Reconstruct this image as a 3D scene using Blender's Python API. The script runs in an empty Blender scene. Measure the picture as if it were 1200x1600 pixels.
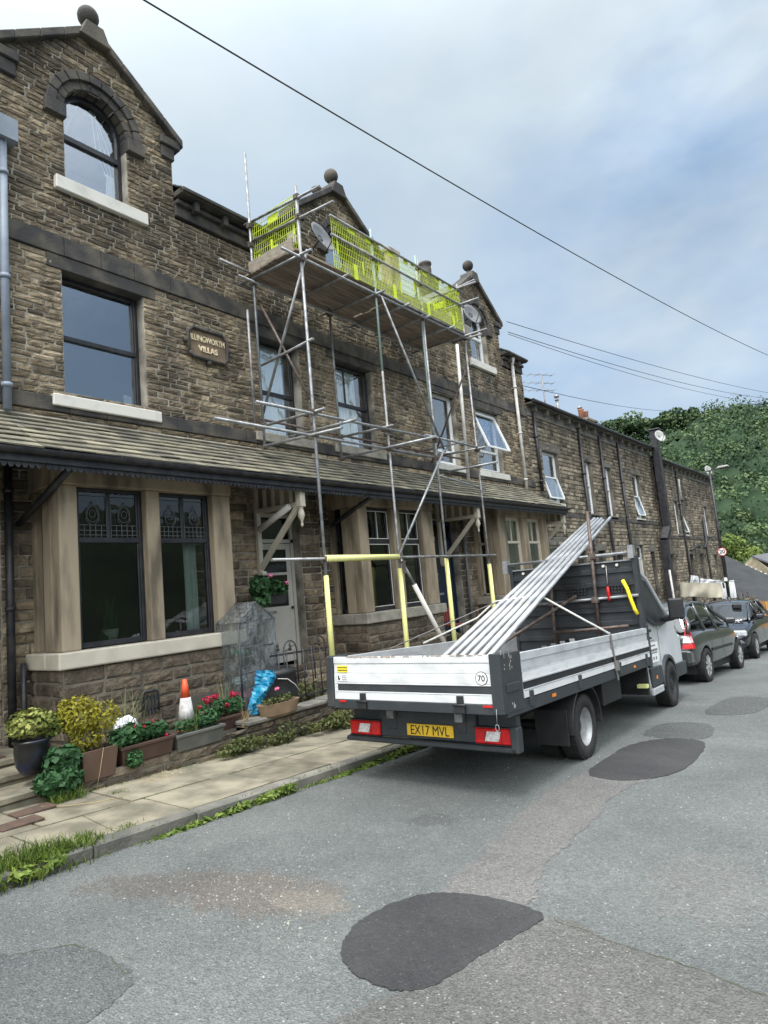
import bpy, bmesh, math, random
import numpy as np
from mathutils import Vector, Matrix
R = math.radians
random.seed(7); RNG = np.random.default_rng(7)
scene = bpy.context.scene

# ------------------------------------------------------------------ camera
YAW, PITCH, ROLL, FPX = R(37.92), R(6.9), R(5.15), 1003.0
CAMP = Vector((0, 0, 1.75))
cy, sy, cp, sp = math.cos(YAW), math.sin(YAW), math.cos(PITCH), math.sin(PITCH)
FW = Vector((-sy*cp, cy*cp, sp)); RT0 = Vector((cy, sy, 0)); UP0 = RT0.cross(FW)
RT = RT0*math.cos(ROLL) - UP0*math.sin(ROLL); UP = UP0*math.cos(ROLL) + RT0*math.sin(ROLL)
cam_d = bpy.data.cameras.new("camera"); cam = bpy.data.objects.new("camera", cam_d)
scene.collection.objects.link(cam); scene.camera = cam
cam.matrix_world = Matrix(((RT.x, UP.x, -FW.x, CAMP.x), (RT.y, UP.y, -FW.y, CAMP.y), (RT.z, UP.z, -FW.z, CAMP.z), (0, 0, 0, 1)))
cam_d.sensor_fit = 'VERTICAL'; cam_d.sensor_height = 32.0; cam_d.lens = 32.0*FPX/1600.0
cam_d.clip_start = 0.05; cam_d.clip_end = 3000
def ray(p): return FW + RT*((p[0]-600)/FPX) - UP*((p[1]-800)/FPX)
def onX(p, X): d = ray(p); return CAMP + d*((X-CAMP.x)/d.x)
def onY(p, Y): d = ray(p); return CAMP + d*((Y-CAMP.y)/d.y)

# ------------------------------------------------------------------ sun, sky, exposure
SUN_AZ, SUN_EL = R(160), R(66)
sd = bpy.data.lights.new("sun", 'SUN'); sd.energy = 1.5; sd.angle = R(11); sd.color = (1.0, 0.975, 0.95)
so = bpy.data.objects.new("sun", sd); scene.collection.objects.link(so)
sdir = Vector((math.sin(SUN_AZ)*math.cos(SUN_EL), math.cos(SUN_AZ)*math.cos(SUN_EL), math.sin(SUN_EL)))
so.rotation_euler = (-sdir).to_track_quat('-Z', 'Y').to_euler()
so.location = (0, 0, 30)
world = bpy.data.worlds.new("World"); scene.world = world; world.use_nodes = True
def build_world():
    nt = world.node_tree; N = nt.nodes; L = nt.links; N.clear()
    out = N.new('ShaderNodeOutputWorld'); bg = N.new('ShaderNodeBackground'); bg.inputs[1].default_value = 0.10
    sky = N.new('ShaderNodeTexSky'); sky.sky_type = 'NISHITA'; sky.sun_disc = False
    sky.sun_elevation = SUN_EL; sky.sun_rotation = SUN_AZ; sky.air_density = 1.0; sky.dust_density = 1.0
    tc = N.new('ShaderNodeTexCoord')
    mp = N.new('ShaderNodeMapping'); mp.inputs['Scale'].default_value = (1.0, 1.0, 1.9); mp.inputs['Rotation'].default_value = (0.25, 0.2, 0.6)
    L.new(tc.outputs['Generated'], mp.inputs[0])
    n1 = N.new('ShaderNodeTexNoise'); n1.inputs['Scale'].default_value = 2.3; n1.inputs['Detail'].default_value = 5; n1.inputs['Roughness'].default_value = 0.5; n1.inputs['Distortion'].default_value = 0.0
    L.new(mp.outputs[0], n1.inputs[0])
    n2 = N.new('ShaderNodeTexNoise'); n2.inputs['Scale'].default_value = 3.4; n2.inputs['Detail'].default_value = 6; n2.inputs['Roughness'].default_value = 0.55
    L.new(mp.outputs[0], n2.inputs[0])
    r1 = N.new('ShaderNodeMapRange'); r1.inputs[1].default_value = 0.40; r1.inputs[2].default_value = 0.60; L.new(n1.outputs[0], r1.inputs[0])
    r2 = N.new('ShaderNodeMapRange'); r2.inputs[1].default_value = 0.35; r2.inputs[2].default_value = 0.70; L.new(n2.outputs[0], r2.inputs[0])
    # thin cloud: blue veil to bright white-grey
    c1 = N.new('ShaderNodeMix'); c1.data_type = 'RGBA'; c1.inputs['A'].default_value = (1.7, 2.75, 4.4, 1); c1.inputs['B'].default_value = (4.15, 4.8, 5.3, 1)
    L.new(r1.outputs[0], c1.inputs['Factor'])
    c2 = N.new('ShaderNodeMix'); c2.data_type = 'RGBA'; c2.blend_type = 'MULTIPLY'; c2.inputs['Factor'].default_value = 1
    rr = N.new('ShaderNodeMapRange'); rr.inputs[3].default_value = 0.86; rr.inputs[4].default_value = 1.14; L.new(r2.outputs[0], rr.inputs[0])
    L.new(c1.outputs['Result'], c2.inputs['A']); L.new(rr.outputs[0], c2.inputs['B'])
    # unseen cloud around the sun, behind the camera, brightened to light the street
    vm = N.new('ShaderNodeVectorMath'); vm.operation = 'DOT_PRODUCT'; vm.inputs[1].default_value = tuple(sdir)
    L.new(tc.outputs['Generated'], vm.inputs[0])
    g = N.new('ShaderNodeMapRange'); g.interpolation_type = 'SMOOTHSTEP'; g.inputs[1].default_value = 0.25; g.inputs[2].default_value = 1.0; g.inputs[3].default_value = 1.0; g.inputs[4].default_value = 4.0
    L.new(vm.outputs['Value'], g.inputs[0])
    sz = N.new('ShaderNodeSeparateXYZ'); L.new(tc.outputs['Generated'], sz.inputs[0])
    hz = N.new('ShaderNodeMapRange'); hz.interpolation_type = 'SMOOTHSTEP'; hz.inputs[1].default_value = 0.10; hz.inputs[2].default_value = 0.62; hz.inputs[3].default_value = 0.62; hz.inputs[4].default_value = 0.0; L.new(sz.outputs[2], hz.inputs[0])
    ch = N.new('ShaderNodeMix'); ch.data_type = 'RGBA'; ch.inputs['B'].default_value = (3.5, 4.3, 5.1, 1); L.new(hz.outputs[0], ch.inputs['Factor']); L.new(c2.outputs['Result'], ch.inputs['A']); c2 = ch
    # a paler patch high over the terrace
    vm2 = N.new('ShaderNodeVectorMath'); vm2.operation = 'DOT_PRODUCT'; vm2.inputs[1].default_value = (-0.62, 0.52, 0.58)
    L.new(tc.outputs['Generated'], vm2.inputs[0])
    g2 = N.new('ShaderNodeMapRange'); g2.interpolation_type = 'SMOOTHSTEP'; g2.inputs[1].default_value = 0.80; g2.inputs[2].default_value = 1.0; g2.inputs[3].default_value = 0.0; g2.inputs[4].default_value = 0.75
    L.new(vm2.outputs['Value'], g2.inputs[0])
    c4 = N.new('ShaderNodeMix'); c4.data_type = 'RGBA'; c4.inputs['B'].default_value = (4.1, 4.8, 5.25, 1)
    L.new(g2.outputs[0], c4.inputs['Factor']); L.new(c2.outputs['Result'], c4.inputs['A'])
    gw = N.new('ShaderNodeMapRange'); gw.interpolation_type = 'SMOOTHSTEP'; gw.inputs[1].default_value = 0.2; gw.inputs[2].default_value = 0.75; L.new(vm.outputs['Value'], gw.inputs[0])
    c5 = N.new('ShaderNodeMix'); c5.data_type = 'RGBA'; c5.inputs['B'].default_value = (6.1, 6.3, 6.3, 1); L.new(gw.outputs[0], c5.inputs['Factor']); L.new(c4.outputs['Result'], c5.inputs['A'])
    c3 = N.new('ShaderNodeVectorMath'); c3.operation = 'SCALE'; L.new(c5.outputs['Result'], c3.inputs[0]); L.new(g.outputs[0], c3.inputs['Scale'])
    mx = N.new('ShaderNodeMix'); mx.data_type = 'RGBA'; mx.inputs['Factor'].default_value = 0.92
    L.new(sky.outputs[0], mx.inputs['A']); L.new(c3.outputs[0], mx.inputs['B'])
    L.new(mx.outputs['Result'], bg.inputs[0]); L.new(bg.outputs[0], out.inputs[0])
build_world()
scene.view_settings.view_transform = 'Standard'; scene.view_settings.look = 'None'
scene.view_settings.gamma = 1; scene.view_settings.exposure = 0.75
scene.cycles.max_bounces = 6; scene.cycles.transparent_max_bounces = 12
scene.cycles.use_denoising = True

# ------------------------------------------------------------------ materials
MATS = {}
def nodes(name):
    m = bpy.data.materials.new(name); m.use_nodes = True; nt = m.node_tree
    b = nt.nodes['Principled BSDF']; MATS[name] = m
    return m, nt.nodes, nt.links, b
def rgba(c): return (c[0], c[1], c[2], 1)
def pmat(name, c1, c2=None, scale=6.0, rough=0.7, metal=0.0, bump=0.0, bscale=40.0, attr=None, c3=None, lo=0.35, hi=0.65, detail=5, stretch=None, spec=0.5, bdist=0.02, rough2=None):
    """noise between c1 and c2; attr: per-face value tints towards c3 or scales brightness"""
    m, N, L, b = nodes(name)
    b.inputs['Roughness'].default_value = rough; b.inputs['Metallic'].default_value = metal
    b.inputs['Specular IOR Level'].default_value = spec
    tc = N.new('ShaderNodeTexCoord'); vec = tc.outputs['Object']
    if stretch:
        mp = N.new('ShaderNodeMapping'); mp.inputs['Scale'].default_value = stretch; L.new(vec, mp.inputs[0]); vec = mp.outputs[0]
    col = None
    if c2 is not None:
        n = N.new('ShaderNodeTexNoise'); n.inputs['Scale'].default_value = scale; n.inputs['Detail'].default_value = detail; L.new(vec, n.inputs[0])
        r = N.new('ShaderNodeMapRange'); r.inputs[1].default_value = lo; r.inputs[2].default_value = hi; L.new(n.outputs[0], r.inputs[0])
        x = N.new('ShaderNodeMix'); x.data_type = 'RGBA'; x.inputs['A'].default_value = rgba(c1); x.inputs['B'].default_value = rgba(c2)
        L.new(r.outputs[0], x.inputs['Factor']); col = x.outputs['Result']
        if rough2 is not None:
            q = N.new('ShaderNodeMapRange'); q.inputs[3].default_value = rough; q.inputs[4].default_value = rough2
            L.new(r.outputs[0], q.inputs[0]); L.new(q.outputs[0], b.inputs['Roughness'])
    if attr:
        a = N.new('ShaderNodeAttribute'); a.attribute_name = 'v'
        if c3 is not None:
            x = N.new('ShaderNodeMix'); x.data_type = 'RGBA'
            if col: L.new(col, x.inputs['A'])
            else: x.inputs['A'].default_value = rgba(c1)
            x.inputs['B'].default_value = rgba(c3); L.new(a.outputs['Fac'], x.inputs['Factor']); col = x.outputs['Result']
        else:
            x = N.new('ShaderNodeMix'); x.data_type = 'RGBA'; x.blend_type = 'MULTIPLY'; x.inputs['Factor'].default_value = 1
            q = N.new('ShaderNodeMapRange'); q.inputs[3].default_value = attr[0]; q.inputs[4].default_value = attr[1]
            L.new(a.outputs['Fac'], q.inputs[0])
            if col: L.new(col, x.inputs['A'])
            else: x.inputs['A'].default_value = rgba(c1)
            L.new(q.outputs[0], x.inputs['B']); col = x.outputs['Result']
    if col: L.new(col, b.inputs['Base Color'])
    else: b.inputs['Base Color'].default_value = rgba(c1)
    if bump:
        n = N.new('ShaderNodeTexNoise'); n.inputs['Scale'].default_value = bscale; n.inputs['Detail'].default_value = 4; L.new(vec, n.inputs[0])
        bp = N.new('ShaderNodeBump'); bp.inputs['Strength'].default_value = bump; bp.inputs['Distance'].default_value = bdist
        L.new(n.outputs[0], bp.inputs['Height']); L.new(bp.outputs[0], b.inputs['Normal'])
    return m
def stone_mat(name, light, mid, dark, sootlo=0.42, soothi=0.62, soot=(0.035, 0.032, 0.028)):
    """gritstone: per-stone tint, grain, large soot stains"""
    m, N, L, b = nodes(name); b.inputs['Roughness'].default_value = 0.9; b.inputs['Specular IOR Level'].default_value = 0.25
    tc = N.new('ShaderNodeTexCoord'); a = N.new('ShaderNodeAttribute'); a.attribute_name = 'v'
    cr = N.new('ShaderNodeValToRGB'); e = cr.color_ramp.elements
    e[0].position = 0.0; e[0].color = rgba(dark); e[1].position = 1.0; e[1].color = rgba(light)
    k = cr.color_ramp.elements.new(0.5); k.color = rgba(mid); L.new(a.outputs['Fac'], cr.inputs[0])
    n = N.new('ShaderNodeTexNoise'); n.inputs['Scale'].default_value = 9; n.inputs['Detail'].default_value = 6; n.inputs['Roughness'].default_value = 0.65; L.new(tc.outputs['Object'], n.inputs[0])
    r = N.new('ShaderNodeMapRange'); r.inputs[1].default_value = 0.3; r.inputs[2].default_value = 0.7; r.inputs[3].default_value = 0.55; r.inputs[4].default_value = 1.4; L.new(n.outputs[0], r.inputs[0])
    x = N.new('ShaderNodeMix'); x.data_type = 'RGBA'; x.blend_type = 'MULTIPLY'; x.inputs['Factor'].default_value = 1; L.new(cr.outputs[0], x.inputs['A']); L.new(r.outputs[0], x.inputs['B'])
    mp = N.new('ShaderNodeMapping'); mp.inputs['Scale'].default_value = (1, 1, 0.55); L.new(tc.outputs['Object'], mp.inputs[0])
    n2 = N.new('ShaderNodeTexNoise'); n2.inputs['Scale'].default_value = 0.75; n2.inputs['Detail'].default_value = 7; n2.inputs['Roughness'].default_value = 0.62; L.new(mp.outputs[0], n2.inputs[0])
    r2 = N.new('ShaderNodeMapRange'); r2.inputs[1].default_value = sootlo; r2.inputs[2].default_value = soothi; r2.inputs[4].default_value = 0.78; L.new(n2.outputs[0], r2.inputs[0])
    y = N.new('ShaderNodeMix'); y.data_type = 'RGBA'; y.inputs['B'].default_value = rgba(soot); L.new(r2.outputs[0], y.inputs['Factor']); L.new(x.outputs['Result'], y.inputs['A'])
    L.new(y.outputs['Result'], b.inputs['Base Color'])
    n3 = N.new('ShaderNodeTexNoise'); n3.inputs['Scale'].default_value = 26; n3.inputs['Detail'].default_value = 5; n3.inputs['Roughness'].default_value = 0.6; L.new(tc.outputs['Object'], n3.inputs[0])
    bp = N.new('ShaderNodeBump'); bp.inputs['Strength'].default_value = 0.9; bp.inputs['Distance'].default_value = 0.03
    L.new(n3.outputs[0], bp.inputs['Height']); L.new(bp.outputs[0], b.inputs['Normal'])
    return m
def glass_mat(name, refl=0.10, tint=(0.75, 0.8, 0.8), rough=0.01):
    m, N, L, b = nodes(name); N.remove(b)
    out = [n for n in N if n.type == 'OUTPUT_MATERIAL'][0]
    gl = N.new('ShaderNodeBsdfGlossy'); gl.inputs['Roughness'].default_value = rough; gl.inputs['Color'].default_value = (0.95, 0.97, 1, 1)
    tr = N.new('ShaderNodeBsdfTransparent'); tr.inputs[0].default_value = rgba(tint)
    fr = N.new('ShaderNodeLayerWeight'); fr.inputs[0].default_value = 0.5; pw = N.new('ShaderNodeMath'); pw.operation = 'POWER'; pw.inputs[1].default_value = 4; L.new(fr.outputs['Facing'], pw.inputs[0])
    ad = N.new('ShaderNodeMath'); ad.operation = 'ADD'; ad.use_clamp = True; ad.inputs[1].default_value = refl+.03; L.new(pw.outputs[0], ad.inputs[0])
    tc = N.new('ShaderNodeTexCoord'); nz = N.new('ShaderNodeTexNoise'); nz.inputs['Scale'].default_value = 2.2; L.new(tc.outputs['Object'], nz.inputs[0])
    bp = N.new('ShaderNodeBump'); bp.inputs['Strength'].default_value = 0.25; bp.inputs['Distance'].default_value = 0.02; L.new(nz.outputs[0], bp.inputs['Height']); L.new(bp.outputs[0], gl.inputs['Normal'])
    mx = N.new('ShaderNodeMixShader'); L.new(ad.outputs[0], mx.inputs[0]); L.new(tr.outputs[0], mx.inputs[1]); L.new(gl.outputs[0], mx.inputs[2])
    L.new(mx.outputs[0], out.inputs[0]); return m

M_STONE = stone_mat("villa_gritstone", (0.50, 0.405, 0.285), (0.285, 0.225, 0.152), (0.095, 0.077, 0.056), 0.41, 0.61)
M_STONE2 = stone_mat("terrace_gritstone", (0.46, 0.395, 0.30), (0.255, 0.215, 0.16), (0.085, 0.073, 0.057), 0.40, 0.62)
M_STONE3 = stone_mat("bay_gritstone", (0.25, 0.205, 0.15), (0.165, 0.133, 0.097), (0.08, 0.066, 0.05), 0.5, 0.8)
M_MORTAR = pmat("mortar", (0.42, 0.39, 0.33), (0.12, 0.108, 0.09), 2.5, 0.95, bump=0.5, bscale=60)
M_MORTAR2 = pmat("mortar_dark", (0.21, 0.19, 0.15), (0.07, 0.062, 0.052), 1.5, 0.95, bump=0.5, bscale=60)
M_SOOT = pmat("sooty_dressed_stone", (0.036, 0.035, 0.035), (0.125, 0.108, 0.085), 2.6, 0.85, bump=0.35, bscale=30, lo=0.42, hi=0.72, detail=8)
M_DRESS = pmat("dressed_sandstone", (0.34, 0.275, 0.195), (0.12, 0.098, 0.07), 3.6, 0.85, bump=0.25, bscale=45, stretch=(1, 1, 0.25), lo=0.44, hi=0.68, detail=8)
M_DRESS2 = pmat("grey_dressed_stone", (0.16, 0.15, 0.13), (0.08, 0.075, 0.065), 2.0, 0.85, bump=0.3, bscale=45)
M_SLATE = pmat("stone_slate", (0.235, 0.215, 0.155), (0.105, 0.102, 0.085), 3.0, 0.85, attr=(0.7, 1.3), bump=0.5, bscale=50, lo=0.35, hi=0.65)
M_SLATE2 = pmat("blue_slate", (0.075, 0.08, 0.09), (0.12, 0.12, 0.125), 3.0, 0.6, attr=(0.7, 1.3), bump=0.3)
M_CREAM = pmat("cream_paint", (0.58, 0.535, 0.44), (0.48, 0.44, 0.36), 4, 0.55, bump=0.1)
M_CREAMD = pmat("weathered_cream_paint", (0.38, 0.35, 0.29), (0.22, 0.205, 0.18), 5, 0.6)
M_WHITE = pmat("white_paint", (0.62, 0.60, 0.55), (0.46, 0.45, 0.41), 5, 0.5, lo=0.5, hi=0.8)
M_UPVC = pmat("white_upvc", (0.80, 0.81, 0.82), (0.74, 0.75, 0.76), 3, 0.35)
M_BLACKP = pmat("black_gloss_paint", (0.012, 0.013, 0.017), (0.03, 0.03, 0.036), 6, 0.35)
M_PIPE = pmat("black_cast_iron", (0.014, 0.014, 0.022), (0.04, 0.038, 0.04), 8, 0.45, bump=0.1)
M_PIPEG = pmat("pale_grey_pipe", (0.24, 0.28, 0.34), (0.17, 0.20, 0.25), 3, 0.5)
M_PIPEW = pmat("white_pipe", (0.62, 0.61, 0.58), (0.45, 0.43, 0.40), 5, 0.5)
M_GLASS = glass_mat("window_glass", 0.19)
M_GLASSD = glass_mat("bay_glass", 0.015, (0.55, 0.6, 0.58))
M_GLASSA = glass_mat("arch_glass", 0.22, (0.9, 0.92, 0.92))
M_GLASSC = glass_mat("car_glass", 0.10, (0.25, 0.3, 0.28))
M_GLASSB = glass_mat("bright_glass", 0.14, (0.97, 0.98, 0.98))
M_DARK = pmat("dark_interior", (0.02, 0.02, 0.02), (0.045, 0.04, 0.035), 1.2, 0.9)
M_CURT = pmat("white_curtain", (0.85, 0.86, 0.85), (0.7, 0.7, 0.7), 8, 0.9, stretch=(1, 6, 0.3))
M_CURTG = pmat("grey_curtain", (0.22, 0.22, 0.22), (0.12, 0.12, 0.12), 8, 0.9, stretch=(1, 6, 0.3))
M_BLIND = pmat("pale_blue_blind", (0.78, 0.86, 0.88), (0.70, 0.78, 0.80), 3, 0.85)
M_GALVT = pmat("bright_galvanised_steel", (0.55, 0.56, 0.57), (0.30, 0.31, 0.32), 5, 0.42, 0.45, bump=0.1, bscale=60, stretch=(1, .5, 1))
M_GALV = pmat("galvanised_steel", (0.34, 0.35, 0.36), (0.20, 0.21, 0.22), 9, 0.42, 0.55, bump=0.1, bscale=60, rough2=0.6)
M_GALVD = pmat("dull_scaffold_steel", (0.34, 0.35, 0.36), (0.17, 0.16, 0.155), 7, 0.5, 0.45, bump=0.15, bscale=60)
M_RUSTY = pmat("rusty_scaffold_steel", (0.16, 0.14, 0.13), (0.10, 0.06, 0.045), 12, 0.6, 0.4, bump=0.2)
M_GREENTUBE = pmat("green_banded_steel", (0.22, 0.36, 0.32), (0.36, 0.40, 0.40), 5, 0.5, 0.3)
M_BOARD = pmat("scaffold_board", (0.26, 0.21, 0.16), (0.13, 0.105, 0.085), 5, 0.9, stretch=(6, 0.6, 4), attr=(0.75, 1.25))
M_TOE = pmat("toe_board_wood", (0.34, 0.30, 0.24), (0.22, 0.19, 0.155), 4, 0.9, stretch=(2, 0.4, 6))
M_YEL = pmat("yellow_mesh_plastic", (0.62, 0.74, 0.03), (0.50, 0.62, 0.04), 5, 0.5)
M_FOAM = pmat("pale_yellow_foam", (0.80, 0.78, 0.30), (0.68, 0.68, 0.30), 5, 0.8, bump=0.1)
M_FOAMW = pmat("white_foam", (0.62, 0.60, 0.55), (0.45, 0.43, 0.40), 4, 0.8)
M_DISH = pmat("satellite_dish_grey", (0.15, 0.155, 0.165), (0.11, 0.115, 0.125), 5, 0.5)
M_DISHW = pmat("satellite_dish_white", (0.42, 0.42, 0.40), (0.30, 0.30, 0.28), 6, 0.5)
M_TERRA = pmat("terracotta", (0.42, 0.19, 0.11), (0.30, 0.14, 0.09), 4, 0.85)
M_POTS = pmat("sooty_chimney_pot", (0.12, 0.10, 0.085), (0.05, 0.045, 0.04), 4, 0.9)
# truck
M_ALU = pmat("white_dropside_paint", (0.66, 0.67, 0.675), (0.42, 0.425, 0.42), 3.5, 0.42, lo=0.5, hi=0.85, detail=9, stretch=(1, 1, 2.5), bump=.05, bscale=8)
M_ALUG = pmat("anodised_dropside", (0.60, 0.62, 0.64), (0.38, 0.39, 0.40), 4, 0.45, 0.35, lo=.45, hi=.85, detail=9, stretch=(1, 1, 2.5))
M_TRIM = pmat("grey_truck_frame", (0.030, 0.036, 0.041), (0.062, 0.060, 0.056), 4, 0.5, bump=0.15, lo=.5, hi=.8, detail=9)
M_CHAR = pmat("dark_headboard_steel", (0.018, 0.023, 0.028), (0.034, 0.038, 0.043), 4, 0.5)
M_BLK = pmat("black_plastic", (0.012, 0.012, 0.014), (0.022, 0.022, 0.024), 6, 0.55)
M_TYRE = pmat("tyre_rubber", (0.014, 0.014, 0.015), (0.026, 0.025, 0.024), 12, 0.85, bump=0.2)
M_RIM = pmat("silver_wheel", (0.44, 0.45, 0.46), (0.24, 0.24, 0.24), 6, 0.45, 0.15)
M_VANW = pmat("van_white_paint", (0.56, 0.58, 0.61), (0.50, 0.52, 0.55), 2, 0.2)
M_RED = pmat("red_lamp", (0.60, 0.012, 0.015), (0.42, 0.01, 0.012), 25, 0.15)
M_REDR = pmat("red_reflector", (0.55, 0.02, 0.02), None, rough=0.2)
M_AMB = pmat("amber_lamp", (0.75, 0.22, 0.02), None, rough=0.25)
M_CLEAR = pmat("clear_lamp", (0.75, 0.72, 0.72), (0.45, 0.42, 0.42), 40, 0.12)
M_PLATE = pmat("yellow_plate", (0.78, 0.50, 0.03), (0.72, 0.45, 0.03), 5, 0.4)
M_INK = pmat("black_lettering", (0.012, 0.012, 0.012), None, rough=0.6)
M_STICK = pmat("white_sticker", (0.8, 0.8, 0.8), None, rough=0.4)
M_STICKY = pmat("yellow_sticker", (0.85, 0.70, 0.05), None, rough=0.4)
M_FLOORB = pmat("bed_floor_ply", (0.17, 0.14, 0.12), (0.08, 0.075, 0.07), 4, 0.9)
M_YHOSE = pmat("yellow_foam_tube", (0.82, 0.68, 0.02), None, rough=0.6)
M_ROPE = pmat("white_strap", (0.62, 0.62, 0.58), (0.45, 0.45, 0.42), 30, 0.8)
M_STRAPG = pmat("grey_strap", (0.16, 0.155, 0.15), None, rough=0.8)
M_CARG = pmat("dark_grey_metallic", (0.075, 0.08, 0.082), None, rough=0.22, metal=0.55)
M_CARS = pmat("reflection_grey_metallic", (0.40, 0.42, 0.43), None, rough=0.25, metal=0.6)  # dark grey car paint lightened, its bright reflection put into the colour
M_CARB = pmat("black_metallic", (0.018, 0.02, 0.03), None, rough=0.14, metal=0.3)
M_HEAD = pmat("headlamp_glass", (0.62, 0.64, 0.66), (0.3, 0.32, 0.34), 18, 0.08)
for k in ("dark_grey_metallic", "black_metallic", "van_white_paint", "reflection_grey_metallic"):
    MATS[k].node_tree.nodes['Principled BSDF'].inputs['Coat Weight'].default_value = 0.8

def asphalt(name, base, base2, spk, bumps=0.7, patch=None, con=1.0):
    m, N, L, b = nodes(name); b.inputs['Roughness'].default_value = 0.88; b.inputs['Specular IOR Level'].default_value = 0.35
    tc = N.new('ShaderNodeTexCoord'); P = tc.outputs['Object']
    def noise(s, d=4, r=0.5):
        n = N.new('ShaderNodeTexNoise'); n.inputs['Scale'].default_value = s; n.inputs['Detail'].default_value = d; n.inputs['Roughness'].default_value = r; L.new(P, n.inputs[0]); return n.outputs[0]
    def mr(i, a, c, o0=0.0, o1=1.0):
        q = N.new('ShaderNodeMapRange'); q.inputs[1].default_value = a; q.inputs[2].default_value = c; q.inputs[3].default_value = o0; q.inputs[4].default_value = o1; L.new(i, q.inputs[0]); return q.outputs[0]
    def mix(f, a, c, mode='MIX'):
        x = N.new('ShaderNodeMix'); x.data_type = 'RGBA'; x.blend_type = mode
        if isinstance(f, float): x.inputs['Factor'].default_value = f
        else: L.new(f, x.inputs['Factor'])
        for s, v in (('A', a), ('B', c)):
            if isinstance(v, tuple): x.inputs[s].default_value = rgba(v)
            else: L.new(v, x.inputs[s])
        return x.outputs['Result']
    c = mix(mr(noise(0.9, 6, 0.6), 0.38, 0.62), base, base2)
    if patch:   # worn lane with the brown sub-layer and stones showing
        for (cx_, cy_, sx_, sy_, rot, col, st) in patch:
            mp = N.new('ShaderNodeMapping'); mp.vector_type = 'TEXTURE'; mp.inputs['Location'].default_value = (cx_, cy_, 0); mp.inputs['Rotation'].default_value = (0, 0, rot); mp.inputs['Scale'].default_value = (sx_, sy_, 50)
            L.new(P, mp.inputs[0])
            gr = N.new('ShaderNodeTexGradient'); gr.gradient_type = 'SPHERICAL'; L.new(mp.outputs[0], gr.inputs[0])
            ad = N.new('ShaderNodeMath'); ad.operation = 'MULTIPLY_ADD'; L.new(noise(4.5, 7, 0.7), ad.inputs[0]); ad.inputs[1].default_value = 1.5; ad.inputs[2].default_value = -0.75
            a2 = N.new('ShaderNodeMath'); a2.operation = 'ADD'; L.new(ad.outputs[0], a2.inputs[0]); L.new(gr.outputs[1], a2.inputs[1])
            c = mix(mr(a2.outputs[0], 0.22, 0.5, 0, st), c, col)
    vo = N.new('ShaderNodeTexVoronoi'); vo.inputs['Scale'].default_value = 110; L.new(P, vo.inputs[0])
    agg = N.new('ShaderNodeSeparateColor'); L.new(vo.outputs['Color'], agg.inputs[0])
    c = mix(1.0, c, mr(agg.outputs[0], 0, 1, 1-.38*con, 1+.38*con), 'MULTIPLY')
    c = mix(mr(agg.outputs[1], 0.975, 0.99, 0, 0.6*con), c, spk)
    c = mix(1.0, c, mr(noise(28, 5, 0.7), 0.3, 0.7, 1-.28*con, 1+.28*con), 'MULTIPLY')
    L.new(c, b.inputs['Base Color'])
    v2 = N.new('ShaderNodeTexVoronoi'); v2.inputs['Scale'].default_value = 75; L.new(P, v2.inputs[0])
    bp = N.new('ShaderNodeBump'); bp.inputs['Strength'].default_value = bumps; bp.inputs['Distance'].default_value = 0.012; L.new(v2.outputs['Distance'], bp.inputs['Height'])
    n5 = noise(7, 5, 0.6); b2 = N.new('ShaderNodeBump'); b2.inputs['Strength'].default_value = 0.6; b2.inputs['Distance'].default_value = 0.03; L.new(n5, b2.inputs['Height']); L.new(bp.outputs[0], b2.inputs['Normal'])
    L.new(b2.outputs[0], b.inputs['Normal']); return m
M_ROAD = asphalt("worn_asphalt", (0.104, 0.113, 0.111), (0.140, 0.148, 0.144), (0.42, 0.42, 0.40), con=.65,
    patch=[(-3.6, 2.85, 1.0, 0.45, 0.25, (0.125, 0.112, 0.100), 0.9), (-3.2, 2.95, 0.5, 0.22, 0.2, (0.17, 0.155, 0.13), 0.75), (-4.3, 2.6, 0.7, 0.35, 0.6, (0.100, 0.092, 0.085), 0.8), (-1.2, 4.4, 0.45, 0.9, 0.2, (0.15, 0.145, 0.138), 0.5), (-3.4, 4.6, .3, .25, 0.4, (0.065, 0.068, 0.068), 0.7), (-3.6, 5.6, 1.0, 1.6, 0.2, (0.09, 0.095, 0.095), 0.5), (-1.9, 11.0, 1.0, 3.0, 0.1, (0.10, 0.105, 0.104), 0.6)])
M_NEWASP = asphalt("fresh_asphalt", (0.034, 0.034, 0.036), (0.050, 0.050, 0.051), (0.16, 0.16, 0.16), 0.3, con=.45)
M_FLAG = pmat("york_stone_flag", (0.255, 0.228, 0.168), (0.125, 0.115, 0.084), 3.4, 0.9, attr=(0.82, 1.18), bump=0.35, bscale=35, lo=0.35, hi=0.65)
M_KERB = pmat("kerb_stone", (0.20, 0.19, 0.165), (0.11, 0.108, 0.095), 4, 0.9, bump=0.4, bscale=35, attr=(0.8, 1.2))
M_JOINT = pmat("dirt_joint", (0.06, 0.055, 0.035), (0.05, 0.065, 0.025), 6, 1.0, bump=0.4)
M_DIRT = pmat("garden_soil", (0.085, 0.06, 0.04), (0.05, 0.04, 0.03), 6, 1.0, bump=0.8, bscale=20)
M_GROUND = pmat("rough_grass_ground", (0.010, 0.016, 0.007), (0.035, 0.045, 0.018), 0.08, 0.95, bump=0.4, bscale=3)
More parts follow.
